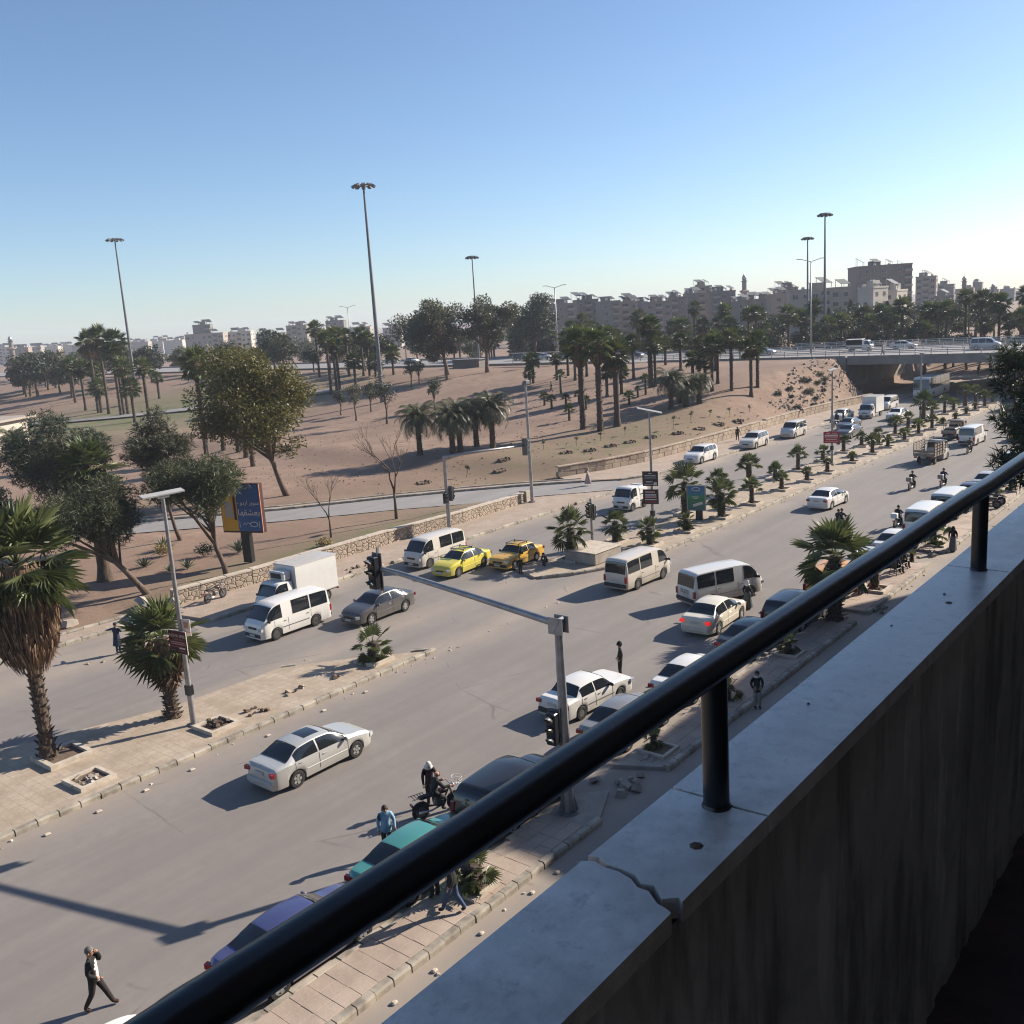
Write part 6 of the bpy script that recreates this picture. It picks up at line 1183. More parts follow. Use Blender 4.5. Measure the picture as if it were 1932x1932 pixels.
# ---- trucks
def truck(label, x, y, ang, c, kind, name='truck', z=0.0, cabh=1.0):
    o = thing(name, label, 'truck', (x, y, z), ang); sp = SPEC['cab']; mb, wh = loft(sp); col = paint(c, 0, .25)
    L = {'reefer': 5.0, 'mini': 3.3, 'stake': 4.7, 'box': 4.9, 'pickup': 4.4, 'tarp': 4.6}[kind]; front = L / 2; cx = front - .85
    cab = mb.build('cab', col, o, True, 32, loc=(cx, 0, 0))
    finish(cab, sp, wh, 'cab', col, True, False)
    rear = -L / 2; bl = cx - .85 - rear - .05; bc = rear + bl / 2
    bx(o, 'chassis', (bc + .3, 0, .55), (bl + 1.0, .8, .2), M['trim'], 0)
    add_wheels(o, [(cx + .28, .72), (cx + .28, -.72), (rear + .85, .72), (rear + .85, -.72)], .33 if kind != 'mini' else .28, .2, False)
    if kind in ('reefer', 'box'):
        h = 2.0 if kind == 'reefer' else 2.05; bx(o, 'cargo_box', (bc, 0, .72 + h / 2), (bl, 1.86, h), paint((.72, .71, .68), 0, .12), .05); 
        for zz in (.74, .70 + h): bx(o, 'box_trim', (bc, 0, zz), (bl + .02, 1.89, .07), M['chrome'] if False else paint((.6, .59, .57), 0, .2), 0)
        if kind == 'reefer': bx(o, 'cooling_unit', (cx - .55, 0, 2.2), (.55, 1.3, .5), paint((.66, .65, .63), 0, .1), .05); bx(o, 'cooling_fan', (cx - .26, 0, 2.2), (.02, .9, .3), M['trim'], 0)
        for sd in (-1, 1): bx(o, 'taillight', (rear + .02, sd * .8, .62), (.06, .22, .12), M['tail'], 0)
    elif kind == 'stake':
        bx(o, 'bed_floor', (bc, 0, .85), (bl, 1.9, .12), M['wood'], 0)
        for sd in (-1, 1):
            for k in range(4): bx(o, 'side_slat', (bc, sd * .93, 1.05 + k * .27), (bl, .04, .16), M['wood'], 0)
            for k in range(5): bx(o, 'stake_post', (rear + .05 + (bl - .1) * k / 4, sd * .965, 1.45), (.06, .05, 1.15), M['trim'], 0)
        for k in range(2): bx(o, 'tailgate_slat', (rear + .02, 0, 1.02 + k * .28), (.04, 1.82, .22), M['wood'], 0)
        for zz in (1.6, 1.95): bx(o, 'rail', (bc, 0, zz + .25) if False else (rear + bl - .05, 0, zz), (.06, 1.9, .06), M['trim'], 0)
        for sd in (-1, 1): bx(o, 'rail', (bc, sd * .93, 2.06), (bl, .05, .05), M['trim'], 0); bx(o, 'taillight', (rear - .02, sd * .75, .72), (.06, .25, .12), M['tail'], 0)
        bx(o, 'number_plate', (rear - .03, 0, .68), (.02, .45, .13), M['number_plate'], 0)
        s_ = MB(); [s_.box((cx - .1 + .5 * (i - 1), 0, 2.12), (.05, 1.3, .05)) for i in range(3)]; [s_.box((cx - .1, sy * .62, 2.17), (1.2, .05, .04)) for sy in (-1, 1)]; s_.build('roof_rack', M['trim'], o)
    elif kind in ('mini', 'tarp', 'pickup'):
        for sd in (-1, 1): bx(o, 'bed_side', (bc, sd * .76, .92), (bl, .06, .40), col, .01)
        bx(o, 'bed_floor', (bc, 0, .76), (bl, 1.5, .08), col, 0); bx(o, 'tailgate', (rear + .03, 0, .92), (.06, 1.5, .4), col, .01)
        if kind == 'mini':
            s_ = MB(); s_.bbox((bc + .05, 0, 1.45), (bl - .05, 1.46, .72), .14); s_.build('bed_cover', paint((.70, .69, .65), 0, .1), o, True, 30); bx(o, 'cover_rib', (bc, 0, 1.83), (.08, 1.1, .03), M['trim'], 0)
        if kind == 'tarp': bx(o, 'bed_cover', (bc, 0, 1.55), (bl, 1.62, .95), M['interior'], .05); bx(o, 'tarp_roof', (bc, 0, 2.08), (bl + .1, 1.7, .12), M['white'], .04)
        if kind == 'pickup': bx(o, 'load', (bc, 0, 1.05), (bl * .8, 1.2, .5), M['trim'], .1); s_ = MB(); [s_.box((bc + .6 * (i - 1), 0, 1.75), (.05, 1.5, .05)) for i in range(3)]; [s_.box((bc + .6 * (i - 1), sy * .75, 1.4), (.05, .05, .7)) for i in range(3) for sy in (-1, 1)]; s_.build('load_frame', M['wood'], o)
        for sd in (-1, 1): bx(o, 'taillight', (rear - .02, sd * .66, .8), (.06, .12, .2), M['tail'], 0)
    return o
truck('white refrigerated box truck behind the clean white van', 33.6, 45.25, pi + deg(2), WH, 'reefer')
truck('small white covered mini truck beside the two-sign lamp post', 65.6, 42.1, pi + deg(1), (.72, .71, .67), 'mini', 'mini_truck')
truck('stake-sided timber truck driving away on the near carriageway', 95.3, 26.9, deg(-3), (.62, .60, .55), 'stake')
truck('white box truck parked at the far kerb before the overpass', 129.2, 44.5, pi, WH, 'box')
truck('loaded brown pickup driving away beside the white van', 111.5, 29.2, deg(-1), (.28, .20, .14), 'pickup', 'pickup_truck')
truck('covered white pickup on the overpass', 176, 62.7, -pi / 2, WH, 'tarp', 'pickup_truck', z=RZ + .01)
# ------------------------------------------------------------------ people
SKIN = plain('skin', (.36, .20, .13), .55); HAIR = plain('dark_hair', (.02, .014, .011), .7); GREYHAIR = plain('grey_hair', (.12, .11, .10), .7); EYE = plain('eye', (.02, .015, .015), .3)
CLOTH = {}
def cloth(c):
    if c not in CLOTH: CLOTH[c] = noisy('cloth', c, tuple(v * .75 for v in c), 9., .9, 'obj', .3, b_scale=14)
    return CLOTH[c]
BLK, NAVY, DK, JEAN, BROWN, WHT, LBLUE, MAROON, GREY, PINK = (.012, .012, .013), (.022, .03, .065), (.03, .028, .03), (.05, .085, .17), (.05, .03, .02), (.68, .66, .62), (.28, .48, .62), (.045, .014, .018), (.12, .115, .11), (.42, .33, .31)
BASE = dict(pel=(0, 0, .95), spi=(0, 0, 1.13), che=(.01, 0, 1.32), nek=(.0, 0, 1.50), hd0=(.02, 0, 1.60), hd1=(.02, 0, 1.70),
            shL=(0, .18, 1.42), elL=(-.02, .24, 1.15), wrL=(.06, .25, .92), haL=(.08, .25, .84), shR=(0, -.18, 1.42), elR=(-.02, -.24, 1.15), wrR=(.06, -.25, .92), haR=(.08, -.25, .84),
            hiL=(0, .09, .90), knL=(.03, .10, .50), anL=(0, .10, .09), toL=(.15, .11, .035), hiR=(0, -.09, .90), knR=(.03, -.10, .50), anR=(0, -.10, .09), toR=(.15, -.11, .035))
RAD = dict(pel=(.15, .125), spi=(.145, .115), che=(.165, .125), nek=(.06, .06), hd0=(.082, .098), hd1=(.07, .088), shL=.08, elL=.052, wrL=.038, haL=.042, hiL=.10, knL=.068, anL=.05, toL=.042)
EDG = [('pel', 'spi', 'top'), ('spi', 'che', 'top'), ('che', 'nek', 'top'), ('nek', 'hd0', 'skin'), ('hd0', 'hd1', 'skin'), ('che', 'shL', 'top'), ('shL', 'elL', 'top'), ('elL', 'wrL', 'top'), ('wrL', 'haL', 'skin'), ('che', 'shR', 'top'), ('shR', 'elR', 'top'), ('elR', 'wrR', 'top'), ('wrR', 'haR', 'skin'),
       ('pel', 'hiL', 'leg'), ('hiL', 'knL', 'leg'), ('knL', 'anL', 'leg'), ('anL', 'toL', 'shoe'), ('pel', 'hiR', 'leg'), ('hiR', 'knR', 'leg'), ('knR', 'anR', 'leg'), ('anR', 'toR', 'shoe')]
POSES = {
 'stand': {},
 'walk': dict(knL=(.16, .09, .53), anL=(.30, .09, .10), toL=(.44, .09, .07), knR=(-.05, -.09, .50), anR=(-.30, -.09, .13), toR=(-.18, -.10, .035), elL=(-.10, .24, 1.17), wrL=(-.02, .25, .94), haL=(.02, .25, .86), elR=(.06, -.24, 1.16), wrR=(.20, -.22, .98), haR=(.25, -.21, .91)),
 'phone': dict(knL=(.18, .09, .53), anL=(.36, .09, .10), toL=(.50, .09, .06), knR=(-.06, -.09, .50), anR=(-.28, -.09, .11), toR=(-.14, -.10, .035), elL=(.16, .27, 1.22), wrL=(.13, .14, 1.52), haL=(.10, .10, 1.60), elR=(-.04, -.26, 1.15), wrR=(.14, -.18, .98), haR=(.2, -.13, .95)),
 'point': dict(elL=(.04, .42, 1.34), wrL=(.08, .64, 1.28), haL=(.09, .73, 1.26), elR=(.12, -.26, 1.24), wrR=(.2, -.1, 1.27), haR=(.22, -.03, 1.28)),
 'look': dict(hd0=(.06, 0, 1.58), hd1=(.10, 0, 1.66), elL=(.02, .27, 1.16), wrL=(.14, .26, .96), haL=(.18, .24, .89)),
 'pockets': dict(elL=(-.06, .27, 1.17), wrL=(.08, .20, .98), haL=(.12, .15, .96), elR=(-.06, -.27, 1.17), wrR=(.08, -.20, .98), haR=(.12, -.15, .96)),
 'sit': dict(pel=(0, 0, .50), spi=(-.03, 0, .68), che=(-.02, 0, .87), nek=(.0, 0, 1.05), hd0=(.03, 0, 1.15), hd1=(.03, 0, 1.25), shL=(0, .18, .97), shR=(0, -.18, .97), elL=(.03, .24, .72), elR=(.03, -.24, .72), wrL=(.26, .16, .62), wrR=(.26, -.16, .62), haL=(.34, .13, .60), haR=(.34, -.13, .60), hiL=(.04, .09, .48), hiR=(.04, -.09, .48), knL=(.45, .12, .50), knR=(.45, -.12, .50), anL=(.50, .12, .09), anR=(.50, -.12, .09), toL=(.65, .12, .035), toR=(.65, -.12, .035)),
 'crouch': dict(pel=(0, 0, .30), spi=(.05, 0, .48), che=(.14, 0, .64), nek=(.22, 0, .78), hd0=(.27, 0, .86), hd1=(.29, 0, .95), shL=(.16, .17, .73), shR=(.16, -.17, .73), elL=(.34, .22, .52), elR=(.34, -.22, .52), wrL=(.44, .12, .40), wrR=(.44, -.12, .40), haL=(.48, .07, .36), haR=(.48, -.07, .36), hiL=(.02, .09, .28), hiR=(.02, -.09, .28), knL=(.36, .14, .48), knR=(.36, -.14, .48), anL=(.20, .12, .08), anR=(.20, -.12, .08), toL=(.34, .13, .03), toR=(.34, -.13, .03)),
 'ride': dict(pel=(0, 0, .86), spi=(.04, 0, 1.04), che=(.12, 0, 1.22), nek=(.16, 0, 1.40), hd0=(.20, 0, 1.50), hd1=(.22, 0, 1.60), shL=(.14, .18, 1.31), shR=(.14, -.18, 1.31), elL=(.30, .27, 1.10), elR=(.30, -.27, 1.10), wrL=(.52, .27, 1.10), wrR=(.52, -.27, 1.10), haL=(.60, .27, 1.09), haR=(.60, -.27, 1.09), hiL=(.02, .10, .83), hiR=(.02, -.10, .83), knL=(.38, .20, .66), knR=(.38, -.20, .66), anL=(.22, .18, .32), anR=(.22, -.18, .32), toL=(.36, .19, .27), toR=(.36, -.19, .27)),
 'pillion': dict(pel=(0, 0, .90), spi=(.02, 0, 1.08), che=(.07, 0, 1.27), nek=(.09, 0, 1.45), hd0=(.12, 0, 1.55), hd1=(.13, 0, 1.65), shL=(.07, .18, 1.37), shR=(.07, -.18, 1.37), elL=(.18, .25, 1.12), elR=(.18, -.25, 1.12), wrL=(.34, .18, 1.05), wrR=(.34, -.18, 1.05), haL=(.41, .14, 1.05), haR=(.41, -.14, 1.05), hiL=(.02, .11, .87), hiR=(.02, -.11, .87), knL=(.36, .22, .72), knR=(.36, -.22, .72), anL=(.20, .20, .38), anR=(.20, -.20, .38), toL=(.33, .20, .33), toR=(.33, -.20, .33))}
PEOPLE = []
def person(label, x, y, ang, pose='stand', top=BLK, leg=DK, shoe=BROWN, h=1.74, hair='short', z=0.0, hc='dark', skirt=None, coat=None, scarf=None, group=None, bulk=1.0, bag=None, head_turn=0):
    PEOPLE.append(dict(label=label, x=x, y=y, z=z, ang=ang, pose=pose, top=top, leg=leg, shoe=shoe, h=h, hair=hair, hc=hc, skirt=skirt, coat=coat, scarf=scarf, group=group, bulk=bulk, bag=bag))
A = lambda dx, dy: atan2(dy, dx)
IR, IL, IA, IC = A(.63, -.77), A(-.63, .77), A(.75, .63), A(-.75, -.63)      # picture right, left, away, towards the camera
person('man in dark jacket and white shirt walking with a hand at his ear', 8.85, 21.7, A(.75, -.66), 'phone', BLK, (.022, .014, .013), (.07, .03, .02), 1.74, hc='grey', coat=('shirt', WHT), bulk=1.1)
person('traffic policeman in navy coat with one arm stretched out on the road', 23.2, 47.0, A(.9, .35), 'point', NAVY, NAVY, BLK, 1.76, hair='cap', skirt=(NAVY, .80, .50, .22))
person('bearded man in pale blue shirt beside the teal sedan', 17.75, 20.75, A(-.5, -.85), 'look', LBLUE, BLK, BLK, 1.72, bulk=1.12)
person('man in black jacket and blue jeans striding on the near pavement', 16.55, 16.85, A(-.35, .94), 'walk', BLK, JEAN, (.02, .012, .012), 1.78, z=.15)
person('person in dark clothes standing by the rear wheel of the teal sedan', 16.75, 17.75, A(.2, .98), 'stand', BLK, BLK, BLK, 1.72, z=.15)
person('man in black standing alone on the road behind the white old sedan', 33.5, 22.4, IL, 'pockets', BLK, BLK, BLK, 1.78, hair='hood')
person('woman in black top, grey skirt and white headscarf beside the ISUZU van', 45.3, 22.0, A(.5, -.2), 'walk', BLK, BLK, BROWN, 1.6, scarf=WHT, skirt=((.10, .105, .10), .95, .12, .30), bag=1)
person('pedestrian in dark jacket with a white scarf in the shaded service lane', 33.6, 15.95, IC, 'pockets', (.02, .018, .022), (.30, .28, .26), BLK, 1.62, hair='short', scarf=None, coat=('scarf', WHT))
person('child in black standing in front of the orange old taxi', 45.3, 37.6, IC, 'stand', BLK, BLK, BLK, 1.12, z=.0)
person('boy in black crouching on the median tip', 47.3, 37.0, A(-.8, .3), 'crouch', BLK, BLK, BLK, 1.55, z=.15)
person('woman in a long pale robe walking at the slip road entrance', 73.0, 51.6, A(.2, -.9), 'walk', PINK, PINK, BROWN, 1.6, scarf=PINK, skirt=(PINK, 1.15, .06, .28), z=.15, bag=1)
person('man in black walking on the far pavement left of the two SUVs', 103.0, 51.0, IA, 'walk', BLK, BLK, BLK, 1.72, z=.15)
person('man bending beside the farther SUV at the far kerb', 101.8, 49.0, IR, 'look', BLK, BLK, BLK, 1.6, z=.15)
person('person in black sitting on the retaining wall near the overpass', 126.2, 53.1, A(-.3, -.95), 'sit', BLK, BLK, BLK, 1.7, z=.78)
person('older man with white hair in a tracksuit seated on a chair on the pavement', 54.6, 17.25, A(.95, -.3), 'sit', (.025, .028, .04), (.02, .02, .025), BLK, 1.74, hc='white', z=.14)
person('man in brown jacket and cap seated beside the older man', 55.9, 17.3, A(.95, -.3), 'sit', (.06, .045, .035), (.09, .07, .05), BLK, 1.7, hair='cap', z=.14)
person('woman in black robe walking at the end of the near pavement', 61.8, 16.1, A(.9, .1), 'walk', BLK, GREY, BLK, 1.64, scarf=BLK, skirt=(GREY, .8, .10, .28))
person('person in dark clothes behind the yellow minivan', 49.9, 17.6, IA, 'stand', BLK, JEAN, BLK, 1.6, z=.15)
person('lone figure in black walking across the park slope', 122.9, 93.2, IL, 'walk', BLK, BLK, BLK, 1.7, z=terr(122.9, 93.2))
for i, (x, y, t_) in enumerate(((119.5, 45.4, BLK), (120.8, 46.0, NAVY), (122.2, 45.6, DK))): person('person in the group by the parked white car, %s from the left' % ORD[i], x, y, (IC, IR, IL)[i], ('stand', 'pockets', 'look')[i], t_, BLK, BLK, 1.7, group='group at the far kerb')
for i, (x, y, t_) in enumerate(((196, 47.5, BLK), (199, 46.0, DK), (203, 45.0, NAVY), (206, 43.5, BLK), (201, 48.6, GREY))): person('person in the crowd beyond the overpass, %s' % ('in black by the wall', 'in dark grey', 'in navy', 'in black at the right', 'in grey at the back')[i], x, y, IC, ('stand', 'pockets', 'walk', 'stand', 'look')[i], t_, BLK, BLK, 1.72, z=.05, group='crowd beyond the overpass')
person('person in black leaning on the overpass railing at the left', 158.9, 78.0, -pi / 2, 'stand', BLK, BLK, BLK, 1.72, z=RZ); person('person in black walking along the overpass', 158.9, 53.0, -pi / 2, 'walk', BLK, BLK, BLK, 1.72, z=RZ + .02)
# riders (their motorcycles come below)
BIKES = []
def rider(label, blabel, x, y, ang, top, z=0, pillion=None, scarf=None, hair='short', load=None, basket=False):
    BIKES.append((blabel, x, y, ang, z, load, basket)); d = Vector((cos(ang), sin(ang)))
    person(label, x - d.x * .12, y - d.y * .12, ang, 'ride', top, DK, BLK, 1.72, hair=hair, z=z - .02, scarf=scarf)
    if pillion: person(pillion[0], x - d.x * .48, y - d.y * .48, ang, 'pillion', pillion[1], DK, BLK, 1.7, z=z - .02)
rider('bald man in black jacket seated on the motorcycle nearest the balcony', 'black motorcycle with a front basket nearest the balcony', 20.35, 21.1, A(.94, -.33), (.014, .016, .017), hair='bald', basket=True)
person('woman in maroon jacket and white headscarf standing behind the motorcycle', 20.7, 21.75, A(-.5, -.86), 'look', MAROON, BLK, BLK, 1.66, scarf=WHT)
rider('motorcyclist in dark red seen from behind, left of the two riding abreast', 'motorcycle with a rear box, left of the two riding abreast', 80.9, 24.4, 0.0, (.03, .018, .02), load='box')
rider('motorcyclist in navy seen from behind, right of the two riding abreast', 'small motorcycle, right of the two riding abreast', 82.9, 22.5, 0.0, NAVY, load='box')
rider('motorcycle driver carrying a passenger beyond the big pavement palm', 'motorcycle carrying two people beyond the big pavement palm', 64.6, 24.2, deg(-8), BLK, pillion=('passenger in grey on the motorcycle beyond the big pavement palm', (.035, .038, .042)))
rider('motorcyclist in black beside the parked white vans', 'motorcycle with a white box beside the parked white vans', 67.0, 21.1, 0.0, BLK, load='wbox')
rider('rider in a brown coat behind the white van on the near carriageway', 'motorcycle ridden behind the white van on the near carriageway', 101.2, 25.1, 0.0, (.10, .065, .035))

def build_people():
    tmp = []
    for P in PEOPLE:
        J = dict(BASE); J.update(POSES[P['pose']]); names = list(J); me = bpy.data.meshes.new('tmp')
        me.from_pydata([J[n] for n in names], [(names.index(a), names.index(c)) for a, c, _ in EDG], []); o = bpy.data.objects.new('tmp', me); COL.objects.link(o)
        md = o.modifiers.new('skin', 'SKIN'); md.branch_smoothing = .6; md.use_smooth_shade = True; sb = o.modifiers.new('sub', 'SUBSURF'); sb.levels = 2; sb.render_levels = 2
        for i, n in enumerate(names):
            r_ = RAD.get(n) or RAD.get(n[:2] + 'L'); k = P['bulk'] if n in ('pel', 'spi', 'che', 'shL', 'shR') else 1.0; k *= 1.18
            me.skin_vertices[0].data[i].radius = (r_[0] * k, r_[1] * k) if hasattr(r_, '__len__') else (r_ * k, r_ * k)
            me.skin_vertices[0].data[i].use_root = (n == 'pel')
        tmp.append((P, J, o))
    dg = bpy.context.evaluated_depsgraph_get(); out = []
    for P, J, o in tmp: out.append((P, J, bpy.data.meshes.new_from_object(o.evaluated_get(dg))))
    for P, J, o in tmp: m_ = o.data; bpy.data.objects.remove(o); bpy.data.meshes.remove(m_)
    for P, J, me in out:
        s = P['h'] / 1.80; root = thing('person', P['label'], 'person', (P['x'], P['y'], P['z']), P['ang'], P['group']); me.name = 'body'; me.materials.clear()
        shirt = P['coat'][1] if P['coat'] and P['coat'][0] == 'shirt' else None
        for m_ in (SKIN, cloth(P['top']), cloth(P['leg']), cloth(P['shoe']), cloth(shirt or P['top'])): me.materials.append(m_)
        segs = [(Vector(J[a]), Vector(J[c]), k) for a, c, k in EDG]; hd = Vector(J['hd0']); pel = Vector(J['pel']); nek = Vector(J['nek'])
        for p in me.polygons:
            c = p.center; best = 9; kind = 'top'
            for a, b_, k in segs:
                d = b_ - a; t = max(0, min(1, (c - a).dot(d) / d.length_squared)); q = (c - a - d * t).length
                if q < best: best = q; kind = k
            if kind == 'leg' and (c - pel).length < .20: kind = 'top'
            if kind == 'skin' and (c - nek).length < .075 and c.z < nek.z + .02: kind = 'top'
            if kind == 'top' and shirt and c.x > J['che'][0] + .085 and abs(c.y) < .085: kind = 'shirt'
            p.material_index = {'skin': 0, 'top': 1, 'leg': 2, 'shoe': 3, 'shirt': 4}[kind]; p.use_smooth = True
        # hands with separate fingers, a nose, ears and eyes, joined into the same body mesh
        bm = bmesh.new(); bm.from_mesh(me); ex = MB()
        for sd, w_, h_ in ((1, 'wrL', 'haL'), (-1, 'wrR', 'haR')):
            w, hnd = Vector(J[w_]), Vector(J[h_]); d = (hnd - w).normalized(); sx = d.cross(Vector((0, 0, 1))); sx = sx.normalized() if sx.length > .1 else Vector((1, 0, 0)); nn = sx.cross(d)
            for i, L in enumerate((.075, .088, .082, .062)):
                b0 = hnd + d * .02 + sx * (i - 1.5) * .021; m1 = b0 + d * L * .55; ex.tube([b0, m1, m1 + d * L * .38 - nn * .022], [.0105, .0095, .007], 5)
            b0 = w.lerp(hnd, .45) + sx * -.035; ex.tube([b0, b0 + d * .04 - sx * .025, b0 + d * .075 - sx * .028], [.012, .011, .008], 5)
        fx = Vector((1, 0, 0)); hc_ = hd.lerp(Vector(J['hd1']), .35)
        ex.tube([hc_ + Vector((.085, 0, .025)), hc_ + Vector((.125, 0, -.02)), hc_ + Vector((.09, 0, -.035))], [.012, .02, .012], 5)
        for sy in (-1, 1): ex.tube([hc_ + Vector((-.005, sy * .088, .02)), hc_ + Vector((-.01, sy * .108, -.01)), hc_ + Vector((0, sy * .09, -.045))], [.015, .02, .012], 5)
        n0 = len(bm.verts); vv = [bm.verts.new(p) for p in ex.v]
        for f in ex.f:
            try: q = bm.faces.new([vv[i] for i in f]); q.material_index = 0; q.smooth = True
            except ValueError: pass
        bm.to_mesh(me); bm.free(); body = link('body', me, root, scale=s)
        e_ = MB()
        for sy in (-1, 1): e_.box(tuple(hc_ + Vector((.098, sy * .036, .022))), (.012, .026, .012))
        e_.box(tuple(hc_ + Vector((.095, 0, -.065))), (.012, .05, .01)); e_.build('eyes', EYE, root).scale = (s,) * 3
        def ball(name, c, r, mat, zmin=-1, back=0.0, n=12):
            b_ = MB(); rings = 7; pts = []
            for i in range(rings + 1):
                ph = pi * i / rings
                for k in range(n): a = 2 * pi * k / n; pts.append((c.x + r[0] * sin(ph) * cos(a), c.y + r[1] * sin(ph) * sin(a), c.z + r[2] * cos(ph)))
            fs = [(i * n + k, (i + 1) * n + k, (i + 1) * n + (k + 1) % n, i * n + (k + 1) % n) for i in range(rings) for k in range(n)]
            keep = []
            for f in fs:
                m_ = sum((Vector(pts[i]) for i in f), Vector()) / 4 - c
                if m_.z / r[2] < zmin + (max(0, m_.x / r[0]) * back): continue
                keep.append(f)
            b_.add(pts, keep); q = b_.build(name, mat, root, True); q.scale = (s,) * 3; return q
        hm = {'dark': HAIR, 'grey': GREYHAIR, 'white': cloth(WHT)}[P['hc']]; top = hd.lerp(Vector(J['hd1']), .5)
        if P['scarf']:
            ball('headscarf', top + Vector((-.015, 0, -.01)), (.118, .115, .138), cloth(P['scarf']), -.95, .75); ball('scarf_drape', Vector(J['nek']) + Vector((0, 0, .0)), (.15, .17, .10), cloth(P['scarf']), -.7)
        elif P['hair'] == 'hood': ball('hood', top + Vector((-.02, 0, 0)), (.125, .122, .145), cloth(P['top']), -.9, .8)
        elif P['hair'] == 'cap': ball('cap', top + Vector((0, 0, .03)), (.12, .112, .095), cloth(P['top']), .0, .2)
        elif P['hair'] == 'bald': ball('beard', hc_ + Vector((.04, 0, -.05)), (.075, .075, .07), HAIR, -1, 0)
        else: ball('hair', top + Vector((-.012, 0, .012)), (.118, .108, .118), hm, -.35, .75)
        if P['coat'] and P['coat'][0] == 'scarf': ball('collar_scarf', Vector(J['nek']) + Vector((.02, 0, .01)), (.12, .13, .07), cloth(P['coat'][1]), -1)
        if P['skirt']:
            c, L, z0, wd = P['skirt']; ztop = J['pel'][2] + .12; b_ = MB(); n = 16; rows = []
            for i in range(7):
                f = i / 6; z = ztop - (ztop - z0) * f; rx = .15 + (wd - .12) * f * .9 + (.10 * f if P['pose'] == 'walk' else 0); ry = .17 + (wd - .15) * f * .8
                for k in range(n): a = 2 * pi * k / n; w = 1 + .07 * f * sin(a * 5 + i * .4); b_.v.append((rx * cos(a) * w, ry * sin(a) * w, z))
            b_.f = [(i * n + k, (i + 1) * n + k, (i + 1) * n + (k + 1) % n, i * n + (k + 1) % n) for i in range(6) for k in range(n)]; b_.m = [0] * len(b_.f); b_.build('skirt', cloth(c), root, True).scale = (s,) * 3
        if P['bag']: b_ = MB(); hnd = Vector(J['haL']); b_.bbox(tuple(hnd + Vector((0, .02, -.16))), (.28, .12, .24), .04); b_.tube([tuple(hnd + Vector((-.08, .02, -.05))), tuple(hnd), tuple(hnd + Vector((.08, .02, -.05)))], .012, 5); q = b_.build('handbag', cloth(BLK), root); q.scale = (s,) * 3
build_people()
# motorcycles
M['moto_red'] = plain('motorcycle_paint', (.05, .02, .02), .3, .2, .5)
BW_ = {}
def moto(label, x, y, ang, z=0, load=None, basket=False):
    o = thing('motorcycle', label, 'motorcycle', (x, y, z), ang, None); r = .30; ty, rm = wheel_meshes(.30, .09, False)
    for xx in (-.62, .66): t_ = link('wheel', ty, o, (xx, 0, r)); link('rim', rm, t_)
    s_ = MB(); s_.tube([(.66, .06, .30), (.48, .06, .86)], .022, 6); s_.tube([(.66, -.06, .30), (.48, -.06, .86)], .022, 6); s_.build('fork', M['chrome'], o)
    s_ = MB(); s_.tube([(.46, 0, .82), (.30, 0, .55), (.02, 0, .35), (-.30, 0, .40), (-.62, 0, .30)], .03, 6); s_.tube([(.46, 0, .82), (-.1, 0, .70), (-.55, 0, .72), (-.3, 0, .4)], .025, 6); s_.build('frame', M['trim'], o)
    s_ = MB(); s_.bbox((.22, 0, .80), (.46, .24, .20), .08); s_.build('fuel_tank', M['moto_red'], o, True, 50); s_ = MB(); s_.bbox((-.30, 0, .78), (.72, .24, .10), .04); s_.build('seat', M['trim'], o, True, 50)
    s_ = MB(); s_.bbox((.06, 0, .45), (.34, .24, .28), .06); s_.build('engine', M['rim_steel'], o); s_ = MB(); s_.tube([(.1, -.13, .36), (-.3, -.15, .30), (-.75, -.15, .36)], [.022, .035, .045], 7); s_.build('exhaust', M['chrome'], o, True)
    s_ = MB(); s_.tube([(.44, -.34, 1.0), (.48, -.2, 1.02), (.50, 0, .96), (.48, .2, 1.02), (.44, .34, 1.0)], .016, 6); s_.build('handlebar', M['chrome'], o); s_ = MB(); s_.bbox((.60, 0, .88), (.14, .18, .16), .05); s_.build('headlamp', M['headlamp'], o, True); s_ = MB()
    for xx in (-.62, .66): s_.tube([(xx + .33 * cos(a), 0, .3 + .33 * sin(a)) for a in [radians(30 + 20 * i) for i in range(7)]], .035, 5)
    s_.build('mudguard', M['moto_red'], o); s_ = MB(); s_.box((-.93, 0, .62), (.05, .16, .08)); s_.build('tail_lamp', M['tail'], o)
    if load: s_ = MB(); s_.bbox((-.78, 0, .98), (.36, .42, .34), .03); s_.build('rear_box', M['white' if load == 'wbox' else 'darkpole'], o)
    if basket:
        s_ = MB(); 
        for zz, rr in ((.92, .13), (1.02, .155), (1.12, .17)): s_.tube([(.78 + rr * cos(a), rr * sin(a) * 1.15, zz) for a in [i * pi / 8 for i in range(17)]], .01, 4)
        for i in range(10): a = i * pi / 5; s_.tube([(.78 + .12 * cos(a), .14 * sin(a), .9), (.78 + .17 * cos(a), .195 * sin(a), 1.12)], .008, 4)
        s_.tube([(.78, 0, .89), (.78, 0, .905)], .12, 10); s_.build('basket', M['tank2'], o)
        s_ = MB()
        for i in range(5): s_.tube([(-.45 - .1 * i, -.16, .86), (-.45 - .1 * i, .16, .86)], .012, 4)
        s_.tube([(-.42, .16, .86), (-.95, .16, .86)], .012, 4); s_.tube([(-.42, -.16, .86), (-.95, -.16, .86)], .012, 4); s_.build('carrier', M['trim'], o)
for b_ in BIKES: moto(*b_)
moto('motorcycle leaning parked against the far retaining wall', 31.5, 50.6, deg(12), .15, None); moto('parked motorcycle, left of two at the far end of the near pavement', 74.8, 17.2, deg(100), .14); moto('parked motorcycle, right of two at the far end of the near pavement', 76.2, 17.2, deg(95), .14); moto('dark motorcycle parked beside the group at the far kerb', 118.2, 45.0, deg(170), 0)
